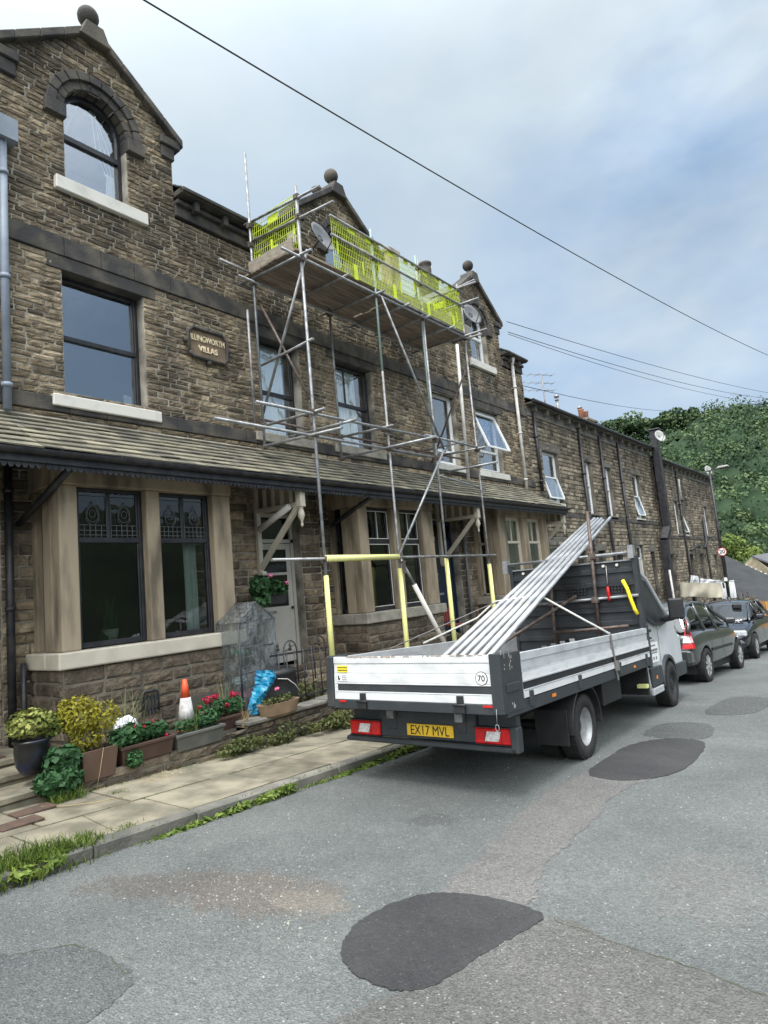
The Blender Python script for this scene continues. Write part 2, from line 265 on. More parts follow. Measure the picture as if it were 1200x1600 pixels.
def leafmat(name, c1, c2, c3=None, rough=0.6, trans=0.18):
    m, N, L, b = nodes(name); b.inputs['Roughness'].default_value = rough; b.inputs['Specular IOR Level'].default_value = 0.3
    a = N.new('ShaderNodeAttribute'); a.attribute_name = 'v'
    cr = N.new('ShaderNodeValToRGB'); e = cr.color_ramp.elements; e[0].color = rgba(c1); e[1].color = rgba(c2)
    if c3: k = e.new(0.5); k.color = rgba(c3)
    L.new(a.outputs['Fac'], cr.inputs[0]); L.new(cr.outputs[0], b.inputs['Base Color'])
    tl = N.new('ShaderNodeBsdfTranslucent'); L.new(cr.outputs[0], tl.inputs[0]); mx = N.new('ShaderNodeMixShader'); mx.inputs[0].default_value = trans
    out = [n for n in N if n.type == 'OUTPUT_MATERIAL'][0]
    L.new(b.outputs[0], mx.inputs[1]); L.new(tl.outputs[0], mx.inputs[2]); L.new(mx.outputs[0], out.inputs[0]); return m
M_LYEL = leafmat("golden_foliage", (0.04, 0.06, 0.008), (0.36, 0.32, 0.03), (0.18, 0.17, 0.015))
M_LVAR = leafmat("variegated_foliage", (0.025, 0.05, 0.012), (0.42, 0.42, 0.13), (0.12, 0.16, 0.03))
M_LDK = leafmat("dark_green_foliage", (0.015, 0.05, 0.018), (0.05, 0.13, 0.045), (0.03, 0.085, 0.03))
M_LGR = leafmat("fresh_green_foliage", (0.03, 0.06, 0.010), (0.19, 0.24, 0.05), (0.085, 0.14, 0.02))
M_LHEDGE = leafmat("straggly_foliage", (0.02, 0.035, 0.012), (0.17, 0.17, 0.06), (0.06, 0.08, 0.025))
M_LWOOD = leafmat("woodland_foliage", (0.016, 0.036, 0.018), (0.16, 0.205, 0.075), (0.060, 0.105, 0.045), 0.8, 0.08)
M_LLIME = leafmat("lime_tree_foliage", (0.05, 0.08, 0.015), (0.22, 0.27, 0.07), (0.12, 0.17, 0.035), 0.8, 0.1)
M_LREED = leafmat("reedy_leaves", (0.12, 0.16, 0.06), (0.34, 0.36, 0.18))
M_DRY = leafmat("dry_straw", (0.30, 0.19, 0.07), (0.55, 0.45, 0.25))
M_FLRED = leafmat("crimson_flower", (0.28, 0.006, 0.03), (0.52, 0.02, 0.07))
M_FLPNK = leafmat("pink_flower", (0.75, 0.15, 0.35), (0.85, 0.35, 0.5))
M_BARK = pmat("bark", (0.09, 0.07, 0.05), (0.05, 0.04, 0.03), 8, 0.95, bump=0.5)
M_TROUGHB = pmat("brown_trough_plastic", (0.085, 0.045, 0.032), (0.06, 0.035, 0.026), 5, 0.6)
M_TROUGHG = pmat("grey_trough", (0.13, 0.13, 0.115), (0.09, 0.09, 0.08), 5, 0.8)
M_BOXW = pmat("brown_wood_box", (0.115, 0.07, 0.048), (0.10, 0.06, 0.04), 5, 0.85)
M_BOWL = pmat("stoneware_bowl", (0.30, 0.21, 0.13), (0.20, 0.14, 0.09), 5, 0.7)
M_ORANGE = pmat("orange_cone_plastic", (0.75, 0.10, 0.03), (0.65, 0.09, 0.03), 6, 0.5)
M_CONEW = pmat("dirty_reflective_sleeve", (0.62, 0.62, 0.60), (0.36, 0.34, 0.34), 12, 0.6)
M_BLUE = pmat("turquoise_plastic_sheet", (0.0, 0.12, 0.26), (0.01, 0.24, 0.38), 8, 0.35, bump=0.3, bscale=14)
M_BLUEPOT = pmat("glazed_blue_pot", (0.012, 0.012, 0.014), (0.008, 0.014, 0.055), 3, 0.3, lo=.52, hi=.66)
M_REDCH = pmat("faded_red_chair", (0.20, 0.035, 0.03), None, rough=0.6)
M_DOORG = pmat("pale_grey_door_paint", (0.50, 0.48, 0.43), (0.44, 0.42, 0.38), 3, 0.45)
M_DOORB = pmat("dark_blue_door_paint", (0.012, 0.022, 0.045), None, rough=0.4)
M_CLOTH = pmat("cream_sheet_cloth", (0.55, 0.52, 0.42), (0.48, 0.45, 0.36), 3, 0.95)
M_CLOTHW = pmat("white_sheet_cloth", (0.78, 0.79, 0.82), (0.7, 0.72, 0.76), 3, 0.95)
M_CLOTHK = pmat("black_cloth", (0.02, 0.02, 0.025), None, rough=0.95)
M_FENCE = pmat("orange_fence_boards", (0.52, 0.27, 0.08), (0.40, 0.20, 0.06), 5, 0.8, attr=(0.8, 1.2))
M_ROOFG = pmat("grey_sheet_roof", (0.055, 0.058, 0.062), (0.042, 0.044, 0.047), 1, 0.9, spec=.2)
M_WIRE = pmat("cable", (0.015, 0.015, 0.017), None, rough=0.6)
M_SIGNR = pmat("sign_red", (0.6, 0.01, 0.02), None, rough=0.4)
M_PLAQ = pmat("carved_plaque_stone", (0.20, 0.15, 0.10), (0.14, 0.105, 0.07), 8, 0.85, bump=0.3)
M_LETTER = pmat("raised_lettering", (0.74, 0.62, 0.43), None, rough=0.8)
M_COVER = pmat("rusty_iron_cover", (0.11, 0.065, 0.045), (0.07, 0.05, 0.04), 12, 0.8, bump=0.6, bscale=50)
def plastic_film():
    m, N, L, b = nodes("clear_plastic_film"); out = [n for n in N if n.type == 'OUTPUT_MATERIAL'][0]; N.remove(b)
    tc = N.new('ShaderNodeTexCoord'); n = N.new('ShaderNodeTexNoise'); n.inputs['Scale'].default_value = 5; n.inputs['Detail'].default_value = 6; n.inputs['Distortion'].default_value = 1.5; L.new(tc.outputs['Object'], n.inputs[0])
    bp = N.new('ShaderNodeBump'); bp.inputs['Strength'].default_value = .6; bp.inputs['Distance'].default_value = 0.03; L.new(n.outputs[0], bp.inputs['Height'])
    gl = N.new('ShaderNodeBsdfGlossy'); gl.inputs['Roughness'].default_value = 0.15; L.new(bp.outputs[0], gl.inputs['Normal'])
    df = N.new('ShaderNodeBsdfDiffuse'); df.inputs[0].default_value = (0.22, 0.245, 0.255, 1)
    tr = N.new('ShaderNodeBsdfTransparent'); tr.inputs[0].default_value = (0.8, 0.84, 0.86, 1)
    mpp = N.new('ShaderNodeMapping'); mpp.inputs['Scale'].default_value = (3, 3, 1.1); mpp.inputs['Rotation'].default_value = (.5, .2, 0); L.new(tc.outputs['Object'], mpp.inputs[0])
    n7 = N.new('ShaderNodeTexNoise'); n7.inputs['Scale'].default_value = 3.2; n7.inputs['Detail'].default_value = 7; n7.inputs['Distortion'].default_value = 2.0; L.new(mpp.outputs[0], n7.inputs[0])
    r7 = N.new('ShaderNodeMapRange'); r7.inputs[1].default_value = .42; r7.inputs[2].default_value = .72; r7.inputs[3].default_value = .16; r7.inputs[4].default_value = .85; L.new(n7.outputs[0], r7.inputs[0])
    m1 = N.new('ShaderNodeMixShader'); L.new(r7.outputs[0], m1.inputs[0]); L.new(tr.outputs[0], m1.inputs[1]); L.new(df.outputs[0], m1.inputs[2])
    m2 = N.new('ShaderNodeMixShader'); m2.inputs[0].default_value = 0.2; L.new(m1.outputs[0], m2.inputs[1]); L.new(gl.outputs[0], m2.inputs[2]); L.new(m2.outputs[0], out.inputs[0]); return m
M_FILM = plastic_film()

# ------------------------------------------------------------------ helpers
COL = scene.collection
def tag(o, label=None, cat=None, group=None, kind=None):
    if label: o['label'] = label
    if cat: o['category'] = cat
    if group: o['group'] = group
    if kind: o['kind'] = kind
    return o
def thing(name, label, cat, loc=(0, 0, 0), rot=(0, 0, 0), group=None):
    o = bpy.data.objects.new(name, None); o.empty_display_size = 0.2; COL.objects.link(o)
    o.location = loc; o.rotation_euler = rot; return tag(o, label, cat, group)
def wloc(o):
    v = Vector((0, 0, 0))
    while o is not None: v += o.location; o = o.parent
    return v
def copy_tree(o, parent=None):
    c = o.copy(); COL.objects.link(c); c.parent = parent
    for ch in list(o.children): copy_tree(ch, c)
    return c
class MB:
    def __init__(s): s.v = []; s.f = []; s.c = []; s.sm = []
    def add(s, vs, fs, c=0.5, smooth=False):
        k = len(s.v); s.v.extend([tuple(p) for p in vs])
        for f in fs: s.f.append(tuple(i+k for i in f)); s.c.append(c); s.sm.append(smooth)
    def box(s, x0, x1, y0, y1, z0, z1, c=0.5):
        if x0 > x1: x0, x1 = x1, x0
        if y0 > y1: y0, y1 = y1, y0
        if z0 > z1: z0, z1 = z1, z0
        s.add([(x0,y0,z0),(x1,y0,z0),(x1,y1,z0),(x0,y1,z0),(x0,y0,z1),(x1,y0,z1),(x1,y1,z1),(x0,y1,z1)],
              [(0,3,2,1),(4,5,6,7),(0,1,5,4),(1,2,6,5),(2,3,7,6),(3,0,4,7)], c)
    def slab(s, quad, thick, c=0.5):
        """quad (4 pts ccw seen from outside) extruded backwards by thick"""
        q = [Vector(p) for p in quad]; n = (q[1]-q[0]).cross(q[3]-q[0]).normalized()
        b = [p-n*thick for p in q]
        s.add(q+b, [(0,1,2,3),(7,6,5,4),(0,4,5,1),(1,5,6,2),(2,6,7,3),(3,7,4,0)], c)
    def beam(s, p0, p1, w, h, up=(0, 0, 1), c=0.5):
        p0, p1 = Vector(p0), Vector(p1); d = (p1-p0).normalized(); u = Vector(up)
        a = d.cross(u)
        if a.length < 1e-4: a = d.cross(Vector((1, 0, 0)))
        a.normalize(); b = a.cross(d)
        vs = []
        for p in (p0, p1):
            for sa, sb in ((-1,-1),(1,-1),(1,1),(-1,1)): vs.append(p+a*(sa*w/2)+b*(sb*h/2))
        s.add(vs, [(0,1,2,3),(7,6,5,4),(0,4,5,1),(1,5,6,2),(2,6,7,3),(3,7,4,0)], c)
    def tube(s, p0, p1, r, n=10, r1=None, c=0.5, hollow=True):
        s.path([p0, p1], r, n, c, r1)
    def path(s, pts, r, n=8, c=0.5, r1=None):
        pts = [Vector(p) for p in pts]; k = len(s.v); m = len(pts)
        d0 = (pts[1]-pts[0]).normalized(); a = d0.cross(Vector((0, 0, 1)))
        if a.length < 0.05: a = d0.cross(Vector((1, 0, 0)))
        a.normalize()
        for i, p in enumerate(pts):
            d = (pts[min(i+1, m-1)]-pts[max(i-1, 0)]).normalized()
            a = (a-d*a.dot(d)).normalized(); b = d.cross(a)
            rr = r if r1 is None else r+(r1-r)*i/(m-1)
            for j in range(n):
                t = 2*math.pi*j/n; s.v.append(tuple(p+a*(rr*math.cos(t))+b*(rr*math.sin(t))))
        for i in range(m-1):
            for j in range(n):
                j2 = (j+1) % n; s.f.append((k+i*n+j, k+i*n+j2, k+(i+1)*n+j2, k+(i+1)*n+j)); s.c.append(c); s.sm.append(True)
        s.f.append(tuple(k+j for j in range(n))[::-1]); s.c.append(c); s.sm.append(False)
        s.f.append(tuple(k+(m-1)*n+j for j in range(n))); s.c.append(c); s.sm.append(False)
    def lathe(s, prof, o=(0, 0, 0), n=16, axis='z', c=0.5, smooth=True, cap=True):
        o = Vector(o); k = len(s.v); m = len(prof)
        for r, h in prof:
            for j in range(n):
                t = 2*math.pi*j/n; x, y = r*math.cos(t), r*math.sin(t)
                s.v.append(tuple(o+(Vector((x, y, h)) if axis == 'z' else Vector((h, x, y)) if axis == 'x' else Vector((y, h, x)))))
        for i in range(m-1):
            for j in range(n):
                j2 = (j+1) % n; s.f.append((k+i*n+j, k+i*n+j2, k+(i+1)*n+j2, k+(i+1)*n+j)); s.c.append(c); s.sm.append(smooth)
        if not cap: return
        s.f.append(tuple(k+j for j in range(n))[::-1]); s.c.append(c); s.sm.append(False)
        s.f.append(tuple(k+(m-1)*n+j for j in range(n))); s.c.append(c); s.sm.append(False)
    def prism(s, poly, h0, h1, fn, c=0.5):
        """poly 2d; fn(a,b,h)->point"""
        n = len(poly); vs = [fn(a, b, h0) for a, b in poly]+[fn(a, b, h1) for a, b in poly]
        s.add(vs, [tuple(range(n))[::-1], tuple(range(n, 2*n))]+[(i, (i+1) % n, n+(i+1) % n, n+i) for i in range(n)], c)
    def build(s, name, mat, parent=None, local=False, bevel=0, smooth=None, seg=1):
        me = bpy.data.meshes.new(name)
        off = Vector((0, 0, 0)) if (local or parent is None) else wloc(parent)
        vs = np.array(s.v, dtype=float)-np.array(off)
        me.from_pydata(vs.tolist(), [], s.f); me.materials.append(mat)
        at = me.attributes.new('v', 'FLOAT', 'FACE'); at.data.foreach_set('value', s.c)
        me.polygons.foreach_set('use_smooth', s.sm if smooth is None else [smooth]*len(s.f))
        me.update(); o = bpy.data.objects.new(name, me); COL.objects.link(o)
        if parent is not None: o.parent = parent
        if bevel:
            b = o.modifiers.new('bevel', 'BEVEL'); b.width = bevel; b.segments = seg; b.limit_method = 'ANGLE'; b.angle_limit = R(35)
        return o
def quads(name, P, Nn, size, mat, vals, parent=None, local=False, aspect=1.7, kind=None):
    """many leaf quads: P centres (n,3), Nn normals; size (n,)"""
    n = len(P); P = np.asarray(P, float); Nn = np.asarray(Nn, float)
    Nn = Nn/(np.linalg.norm(Nn, axis=1, keepdims=True)+1e-9)
    t = RNG.normal(size=(n, 3)); a = np.cross(Nn, t); a /= (np.linalg.norm(a, axis=1, keepdims=True)+1e-9); b = np.cross(Nn, a)
    sz = np.asarray(size)[:, None]
    v = np.stack([P-a*sz*aspect*.5, P-b*sz*.5+a*sz*.05, P+a*sz*aspect*.5, P+b*sz*.5+a*sz*.05], 1)
    if parent is not None and not local: v = v-np.array(wloc(parent))
    me = bpy.data.meshes.new(name); me.vertices.add(4*n); me.vertices.foreach_set('co', v.reshape(-1))
    me.loops.add(4*n); me.loops.foreach_set('vertex_index', np.arange(4*n)); me.polygons.add(n)
    me.polygons.foreach_set('loop_start', np.arange(0, 4*n, 4)); me.polygons.foreach_set('loop_total', np.full(n, 4))
    me.update(calc_edges=True); me.materials.append(mat)
    at = me.attributes.new('v', 'FLOAT', 'FACE'); at.data.foreach_set('value', np.clip(vals, 0, 1).astype(np.float32))
    o = bpy.data.objects.new(name, me); COL.objects.link(o)
    if parent is not None: o.parent = parent
    return o
def ell(c, r, n, shell=0.55):
    d = RNG.normal(size=(n, 3)); d /= np.linalg.norm(d, axis=1, keepdims=True)
    rad = shell+(1-shell)*RNG.random((n, 1))**0.6
    return np.array(c)+d*rad*np.array(r), d/np.array(r)
def foliage(name, blobs, leaf, mat, parent=None, up=0.5, jit=0.7, aspect=1.7):
    Ps, Ns, Vs, Ss = [], [], [], []
    for c, r, n in blobs:
        P, N = ell(c, r, n); N = N/np.linalg.norm(N, axis=1, keepdims=True)+RNG.normal(size=(n, 3))*jit+np.array([0, 0, up])
        Ps.append(P); Ns.append(N); base = RNG.random()*0.4+0.2; Vs.append(base+RNG.random(n)*0.45); Ss.append(leaf*(0.6+0.8*RNG.random(n)))
    return quads(name, np.concatenate(Ps), np.concatenate(Ns), np.concatenate(Ss), mat, np.concatenate(Vs), parent, aspect=aspect)
def blades(name, spots, mat, parent=None, w=0.008, n_seg=4):
    """grass / reed blades: spots = (x,y,z,height,leanx,leany,val)"""
    m = MB()
    for x, y, z, h, lx, ly, c in spots:
        pts = []
        ang = random.random()*math.pi; wx, wy = math.cos(ang), math.sin(ang)
        for i in range(n_seg+1):
            t = i/n_seg; ww = w*(1-t*0.9)
            pts.append(((x+lx*t*t-wx*ww, y+ly*t*t-wy*ww, z+h*(t-0.35*t*t*(abs(lx)+abs(ly))/max(h, .01))), (x+lx*t*t+wx*ww, y+ly*t*t+wy*ww, z+h*(t-0.35*t*t*(abs(lx)+abs(ly))/max(h, .01)))))
        vs = [p for q in pts for p in q]
        m.add(vs, [(2*i, 2*i+1, 2*i+3, 2*i+2) for i in range(n_seg)], c, True)
    return m.build(name, mat, parent)
def textobj(name, body, size, mat, parent, M, extrude=0.002, bold=0.0, sx=1.0, local=True):
    cu = bpy.data.curves.new(name, 'FONT'); cu.body = body; cu.size = size; cu.extrude = extrude; cu.offset = bold
    cu.align_x = 'CENTER'; cu.align_y = 'CENTER'; cu.resolution_u = 3
    t = bpy.data.objects.new(name, cu); COL.objects.link(t)
    dg = bpy.context.evaluated_depsgraph_get(); me = bpy.data.meshes.new_from_object(t.evaluated_get(dg))
    bpy.data.objects.remove(t); bpy.data.curves.remove(cu)
    MM = M @ Matrix.Diagonal((sx, 1, 1, 1))
    if not local and parent is not None: MM = Matrix.Translation(-wloc(parent)) @ MM
    me.transform(MM); me.materials.clear(); me.materials.append(mat); me.name = name
    o = bpy.data.objects.new(name, me); COL.objects.link(o); o.parent = parent; return o
def frameM(o, x, y):
    """matrix with text x-axis along x, y-axis along y"""
    x = Vector(x).normalized(); y = Vector(y).normalized(); z = x.cross(y)
    return Matrix(((x.x, y.x, z.x, o[0]), (x.y, y.y, z.y, o[1]), (x.z, y.z, z.z, o[2]), (0, 0, 0, 1)))
def zr(y):
    return -0.047*y if y < 45 else -0.047*45-0.02*(y-45)

# ================================================================== SETTING: ground, road, pavement
def build_ground():
    # one sheet to the horizon, polar grid around the street; a wooded hillside rises beyond the valley
    rs = [0, 3, 6, 10, 15, 20, 26, 34, 44, 56, 68, 80, 92, 104, 118, 132, 146, 160, 174, 190, 230, 320, 600, 1500]
    na = 144; V = [(0, 0, -0.5)]; F = []
    for r in rs[1:]:
        for j in range(na):
            a = 2*math.pi*j/na; x, y = r*math.sin(a), r*math.cos(a); V.append((x, y, ground_z(x, y)))
    for j in range(na): F.append((0, 1+(j+1) % na, 1+j))
    for i in range(len(rs)-2):
        for j in range(na):
            a, b = 1+i*na+j, 1+i*na+(j+1) % na; F.append((a, b, b+na, a+na))
    m = MB(); m.add(V, F, 0.5, True); o = m.build('ground', M_GROUND); tag(o, kind='structure')
def crest(az):
    a = math.degrees(az)
    h = 27.5+1.0*math.sin(a*0.55+1.0)+1.2*math.sin(a*0.23)
    h += 2.2*math.exp(-((a+7)/4.5)**2)-2.0*math.exp(-((a+15.0)/1.3)**2)+1.8*math.exp(-((a+17)/1.2)**2)-5*max(0, min(1, (-a-19)/6))
    return h
def ground_z(x, y):
    r = math.hypot(x, y); az = math.atan2(x, y)
    near = zr(y)-0.35 if y > -40 else 1.5
    if r < 44: return near
    if math.degrees(az) < -60 or math.degrees(az) > 150: return near-0.0*r
    t = min(1, (r-44)/30); valley = -7.5
    base = near*(1-t)+valley*t
    if r > 74:
        u = min(1, (r-74)/(165-74)); u = u*u*(3-2*u)*0.55+u*0.45
        base = valley+(crest(az)-valley)*u
        if r > 165: base = crest(az)-(r-165)*0.05 if r < 400 else crest(az)-12
    return base
build_ground()
def build_road():
    m = MB(); ys = [-14+i*2 for i in range(46)]
    xs = [-5.22, -3.5, -1.5, 1, 4, 9]
    V = [(x, y, zr(y)+(0.02*math.sin(y*0.7+x) if -5 < x < 8 and False else 0)) for y in ys for x in xs]; n = len(xs)
    F = [(j*n+i, j*n+i+1, (j+1)*n+i+1, (j+1)*n+i) for j in range(len(ys)-1) for i in range(n-1)]
    m.add(V, F); tag(m.build('road', M_ROAD), kind='structure')
build_road()
def patch(name, pts, mat=M_NEWASP, h=0.006, jag=0.012):
    out = []; n = len(pts)
    for i in range(n):
        a, b = Vector(pts[i]), Vector(pts[(i+1) % n]); p_, q_ = Vector(pts[i-1]), Vector(pts[(i+2) % n]); K = 10
        for k in range(K):
            t = k/K; c = 0.5*((2*a)+(b-p_)*t+(2*p_-5*a+4*b-q_)*t*t+(3*a-p_-3*b+q_)*t**3)
            out.append((c.x+random.uniform(-jag, jag), c.y+random.uniform(-jag, jag)))
    m = MB(); m.prism(out, 0.0, h, lambda a, b, hh: (a, b, zr(b)+0.001+hh)); return tag(m.build(name, mat), kind='structure')
patch('road_patch', [(-2.57,2.60),(-2.69,2.80),(-2.72,2.98),(-2.68,3.24),(-2.53,3.46),(-2.17,3.57),(-1.86,3.52),(-1.85,3.36),(-1.93,2.99),(-1.97,2.69),(-2.04,2.53),(-2.18,2.47),(-2.4,2.49)], jag=.008)
patch('road_patch', [(-2.80,6.64),(-2.85,7.14),(-2.83,8.05),(-2.56,8.56),(-2.11,8.52),(-1.98,7.52),(-2.05,6.9),(-2.3,6.51),(-2.6,6.46)], jag=.01)
asphalt("older_patch", (0.070, 0.073, 0.073), (0.088, 0.09, 0.09), (0.3, 0.3, 0.3)); asphalt("pinkish_patch", (0.122, 0.120, 0.116), (0.155, 0.150, 0.144), (0.4, 0.38, 0.36), con=.75); asphalt("brownish_patch", (0.098, 0.098, 0.093), (0.125, 0.123, 0.117), (0.4, 0.4, 0.38), con=.75); asphalt("old_grey_patch", (0.075, 0.083, 0.083), (0.10, 0.108, 0.107), (0.35, 0.35, 0.34), con=.75)
patch('road_patch', [(-2.85,8.7),(-2.85,9.6),(-2.3,9.7),(-2.15,8.75)], MATS["older_patch"], .004)
patch('road_patch', [(-2.55,10.6),(-2.5,12.3),(-1.9,12.2),(-1.95,10.8)], MATS["older_patch"], .004)
patch('road_patch', [(-2.50,3.40),(-2.62,4.2),(-2.82,5.15),(-2.86,6.1),(-2.7,6.9),(-2.2,6.9),(-2.28,6.0),(-2.2,5.0),(-2.15,4.2),(-1.98,3.62),(-2.05,3.3)], MATS["pinkish_patch"], .0025, .03)
patch('road_patch', [(-1.80,3.50),(-1.42,3.43),(-1.0,3.38),(-0.4,3.25),(0.6,3.0),(0.8,1.2),(-1.2,1.1),(-2.3,1.6),(-2.2,2.2),(-2.02,2.7)], MATS["brownish_patch"], .0025, .015)
patch('road_patch', [(-4.9,1.3),(-4.15,1.62),(-3.96,1.86),(-3.6,1.90),(-3.3,1.84),(-3.17,1.55),(-3.2,1.0),(-3.9,.6),(-4.8,.7)], MATS["old_grey_patch"], .0025, .015)
def crack(pts, w=.007):
    m = MB(); P = []
    for (a, b) in zip(pts[:-1], pts[1:]):
        n = max(2, int(math.dist(a, b)/.05))
        for i in range(n): t = i/n; P.append((a[0]+(b[0]-a[0])*t+random.uniform(-.012, .012), a[1]+(b[1]-a[1])*t+random.uniform(-.012, .012)))
    V = []
    for i, p in enumerate(P):
        q = P[min(i+1, len(P)-1)]; o_ = P[max(i-1, 0)]; d = Vector((q[0]-o_[0], q[1]-o_[1], 0)).normalized(); ww = w*random.uniform(.2, 1); V += [(p[0]-d.y*ww, p[1]+d.x*ww, zr(p[1])+.0045), (p[0]+d.y*ww, p[1]-d.x*ww, zr(p[1])+.0045)]
    m.add(V, [(2*i, 2*i+1, 2*i+3, 2*i+2) for i in range(len(P)-1)]); tag(m.build('road_crack', M_JOINT), kind='structure')
crack([(-1.80, 3.50), (-1.42, 3.43), (-1.0, 3.38), (-.5, 3.27)], .0045); crack([(-4.15, 1.62), (-3.96, 1.86), (-3.62, 1.90), (-3.32, 1.84)], .004)
def build_grit():
    m = MB()
    for i in range(1900):
        y = random.uniform(1.2, 12) if i < 1500 else random.gauss(2.85, .3); x = random.uniform(-5.1, 0.2) if i < 1500 else random.gauss(-3.5, .5)
        if x < -5.15: continue
        s = random.uniform(.002, .0075)*(1.4 if random.random() < .1 else 1); z = zr(y)+0.001
        m.add([(x-s, y-s*.6, z), (x+s*.8, y-s, z), (x+s, y+s*.7, z), (x-s*.6, y+s, z), (x, y, z+s*1.1)], [(0, 1, 4), (1, 2, 4), (2, 3, 4), (3, 0, 4)], random.random())
    tag(m.build('loose_road_grit', pmat("grit", (0.27, 0.26, 0.235), None, rough=0.9, attr=(0.4, 1.3))), 'loose pale grit and stone chips scattered over the road', 'grit', kind='stuff')
build_grit()
def build_pavement():
    b = MB()
    ys = [-8+i*2 for i in range(40)]
    V = [(x, y, zr(y)+0.085) for y in ys for x in (-7.1, -5.34)]
    b.add(V, [(2*i, 2*i+1, 2*i+3, 2*i+2) for i in range(len(ys)-1)])
    tag(b.build('pavement_bed', M_JOINT), kind='structure')
    m = MB(); y0s = -6.0
    for (xa, xb) in ((-5.355, -6.12), (-6.13, -7.0)):
        y = y0s+random.uniform(0, .5)
        while y < 52:
            L = random.uniform(0.62, 1.25); g = 0.020; dz = [random.uniform(-.006, .006) for _ in range(4)]
            x0, x1, ya, yb = min(xa, xb)+g/2, max(xa, xb)-g/2, y+g/2, y+L-g/2
            pts = [(x0, ya), (x1, ya), (x1, yb), (x0, yb)]; c = random.random()
            j = lambda: random.uniform(-.006, .006)
            top = [(p[0]+j(), p[1]+j(), zr(p[1])+0.10+d) for p, d in zip(pts, dz)]
            if random.random() < 0.3 and y < 12:   # cracked flag: two pieces
                t = random.uniform(.3, .7); s_ = random.uniform(-.12, .12)
                a = [top[i] for i in range(4)]
                q1 = [a[0][k]+(a[3][k]-a[0][k])*(t+s_) for k in range(3)]; q2 = [a[1][k]+(a[2][k]-a[1][k])*(t-s_) for k in range(3)]
                e = 0.005
                m.slab([a[0], a[1], (q2[0], q2[1]-e, q2[2]), (q1[0], q1[1]-e, q1[2])], .05, c); m.slab([(q1[0], q1[1]+e, q1[2]), (q2[0], q2[1]+e, q2[2]), a[2], a[3]], .05, c*0.9)
            else: m.slab(top, .05, c)
            y += L
    tag(m.build('pavement', M_FLAG), kind='structure')
    k = MB(); y = -6.0
    while y < 52:
        L = random.uniform(.8, 1.1); zz = random.uniform(-.004, .006)
        k.slab([(-5.34, y+.005, zr(y)+.105+zz), (-5.2, y+.005, zr(y)+.098+zz), (-5.2, y+L-.005, zr(y+L)+.098+zz), (-5.34, y+L-.005, zr(y+L)+.105+zz)], .16, random.random()); y += L
    tag(k.build('kerb', M_KERB, bevel=.012), kind='structure')
build_pavement()

# ================================================================== stone wall builder
def PX(X): return lambda u, z, d: (X+d, u, z)           # wall facing +X
def PYm(Y): return lambda u, z, d: (u, Y-d, z)          # wall facing -Y
def PYp(Y): return lambda u, z, d: (u, Y+d, z)
def stones(ms, mb, P, intervals, z0, z1, course=(.10, .14), length=(.2, .5), depth=.04, back=.24, gap=.012, simple=False, bias=0.0):
    z = z0
    while z < z1-0.02:
        h = random.uniform(*course)
        if z+h > z1-.05: h = z1-z
        for (a, b) in intervals(z+h/2):
            if b-a < .03: continue
            # backing strip
            vs = [P(a, z, 0), P(b, z, 0), P(b, z+h, 0), P(a, z+h, 0), P(a, z, -back), P(b, z, -back), P(b, z+h, -back), P(a, z+h, -back)]
            mb.add(vs, [(0,1,2,3),(7,6,5,4),(1,5,6,2),(3,7,4,0)])
            u = a
            while u < b-.001:
                L = random.uniform(*length)*(1.0 if random.random() < .8 else .55)
                if u+L > b-.1: L = b-u
                c = min(1, max(0, random.gauss(.5+bias, .22)))
                D = depth*random.uniform(.5, 1.15); u0, u1, w0, w1 = u+gap*.5, u+L-gap*.5, z+gap*.5, z+h-gap*.5
                if simple:
                    e = min(.02, h*.2)
                    vs = [P(u0, w0, -.002), P(u1, w0, -.002), P(u1, w1, -.002), P(u0, w1, -.002), P(u0+e, w0+e, D), P(u1-e, w0+e, D*random.uniform(.6, 1.1)), P(u1-e, w1-e*.6, D), P(u0+e, w1-e*.6, D*random.uniform(.6, 1.1))]
                    ms.add(vs, [(0,1,5,4),(1,2,6,5),(2,3,7,6),(3,0,4,7),(4,5,6,7)], c)
                else:
                    us = [0, .07, .36, .66, .93, 1]; ws = [0, .16, .55, .88, 1]; nu, nw = len(us), len(ws)
                    vs = []
                    for j, t in enumerate(ws):
                        for i, s in enumerate(us):
                            edge = i in (0, nu-1) or j in (0, nw-1)
                            d = -.004 if edge else D*random.uniform(.55, 1.25)*(1 if j != 1 else .75)
                            ju = 0 if edge else random.uniform(-.04, .04)*(u1-u0); jw = random.uniform(-.004, .004) if edge else random.uniform(-.06, .06)*(w1-w0)
                            vs.append(P(u0+(u1-u0)*s+ju, w0+(w1-w0)*t+jw, d))
                    ms.add(vs, [(j*nu+i, j*nu+i+1, (j+1)*nu+i+1, (j+1)*nu+i) for j in range(nw-1) for i in range(nu-1)], c)
                u += L
        z += h
def cut(ivs, a, b):
    out = []
    for p, q in ivs:
        if b <= p or a >= q: out.append((p, q))
        else:
            if a > p: out.append((p, a))
            if b < q: out.append((b, q))
    return out
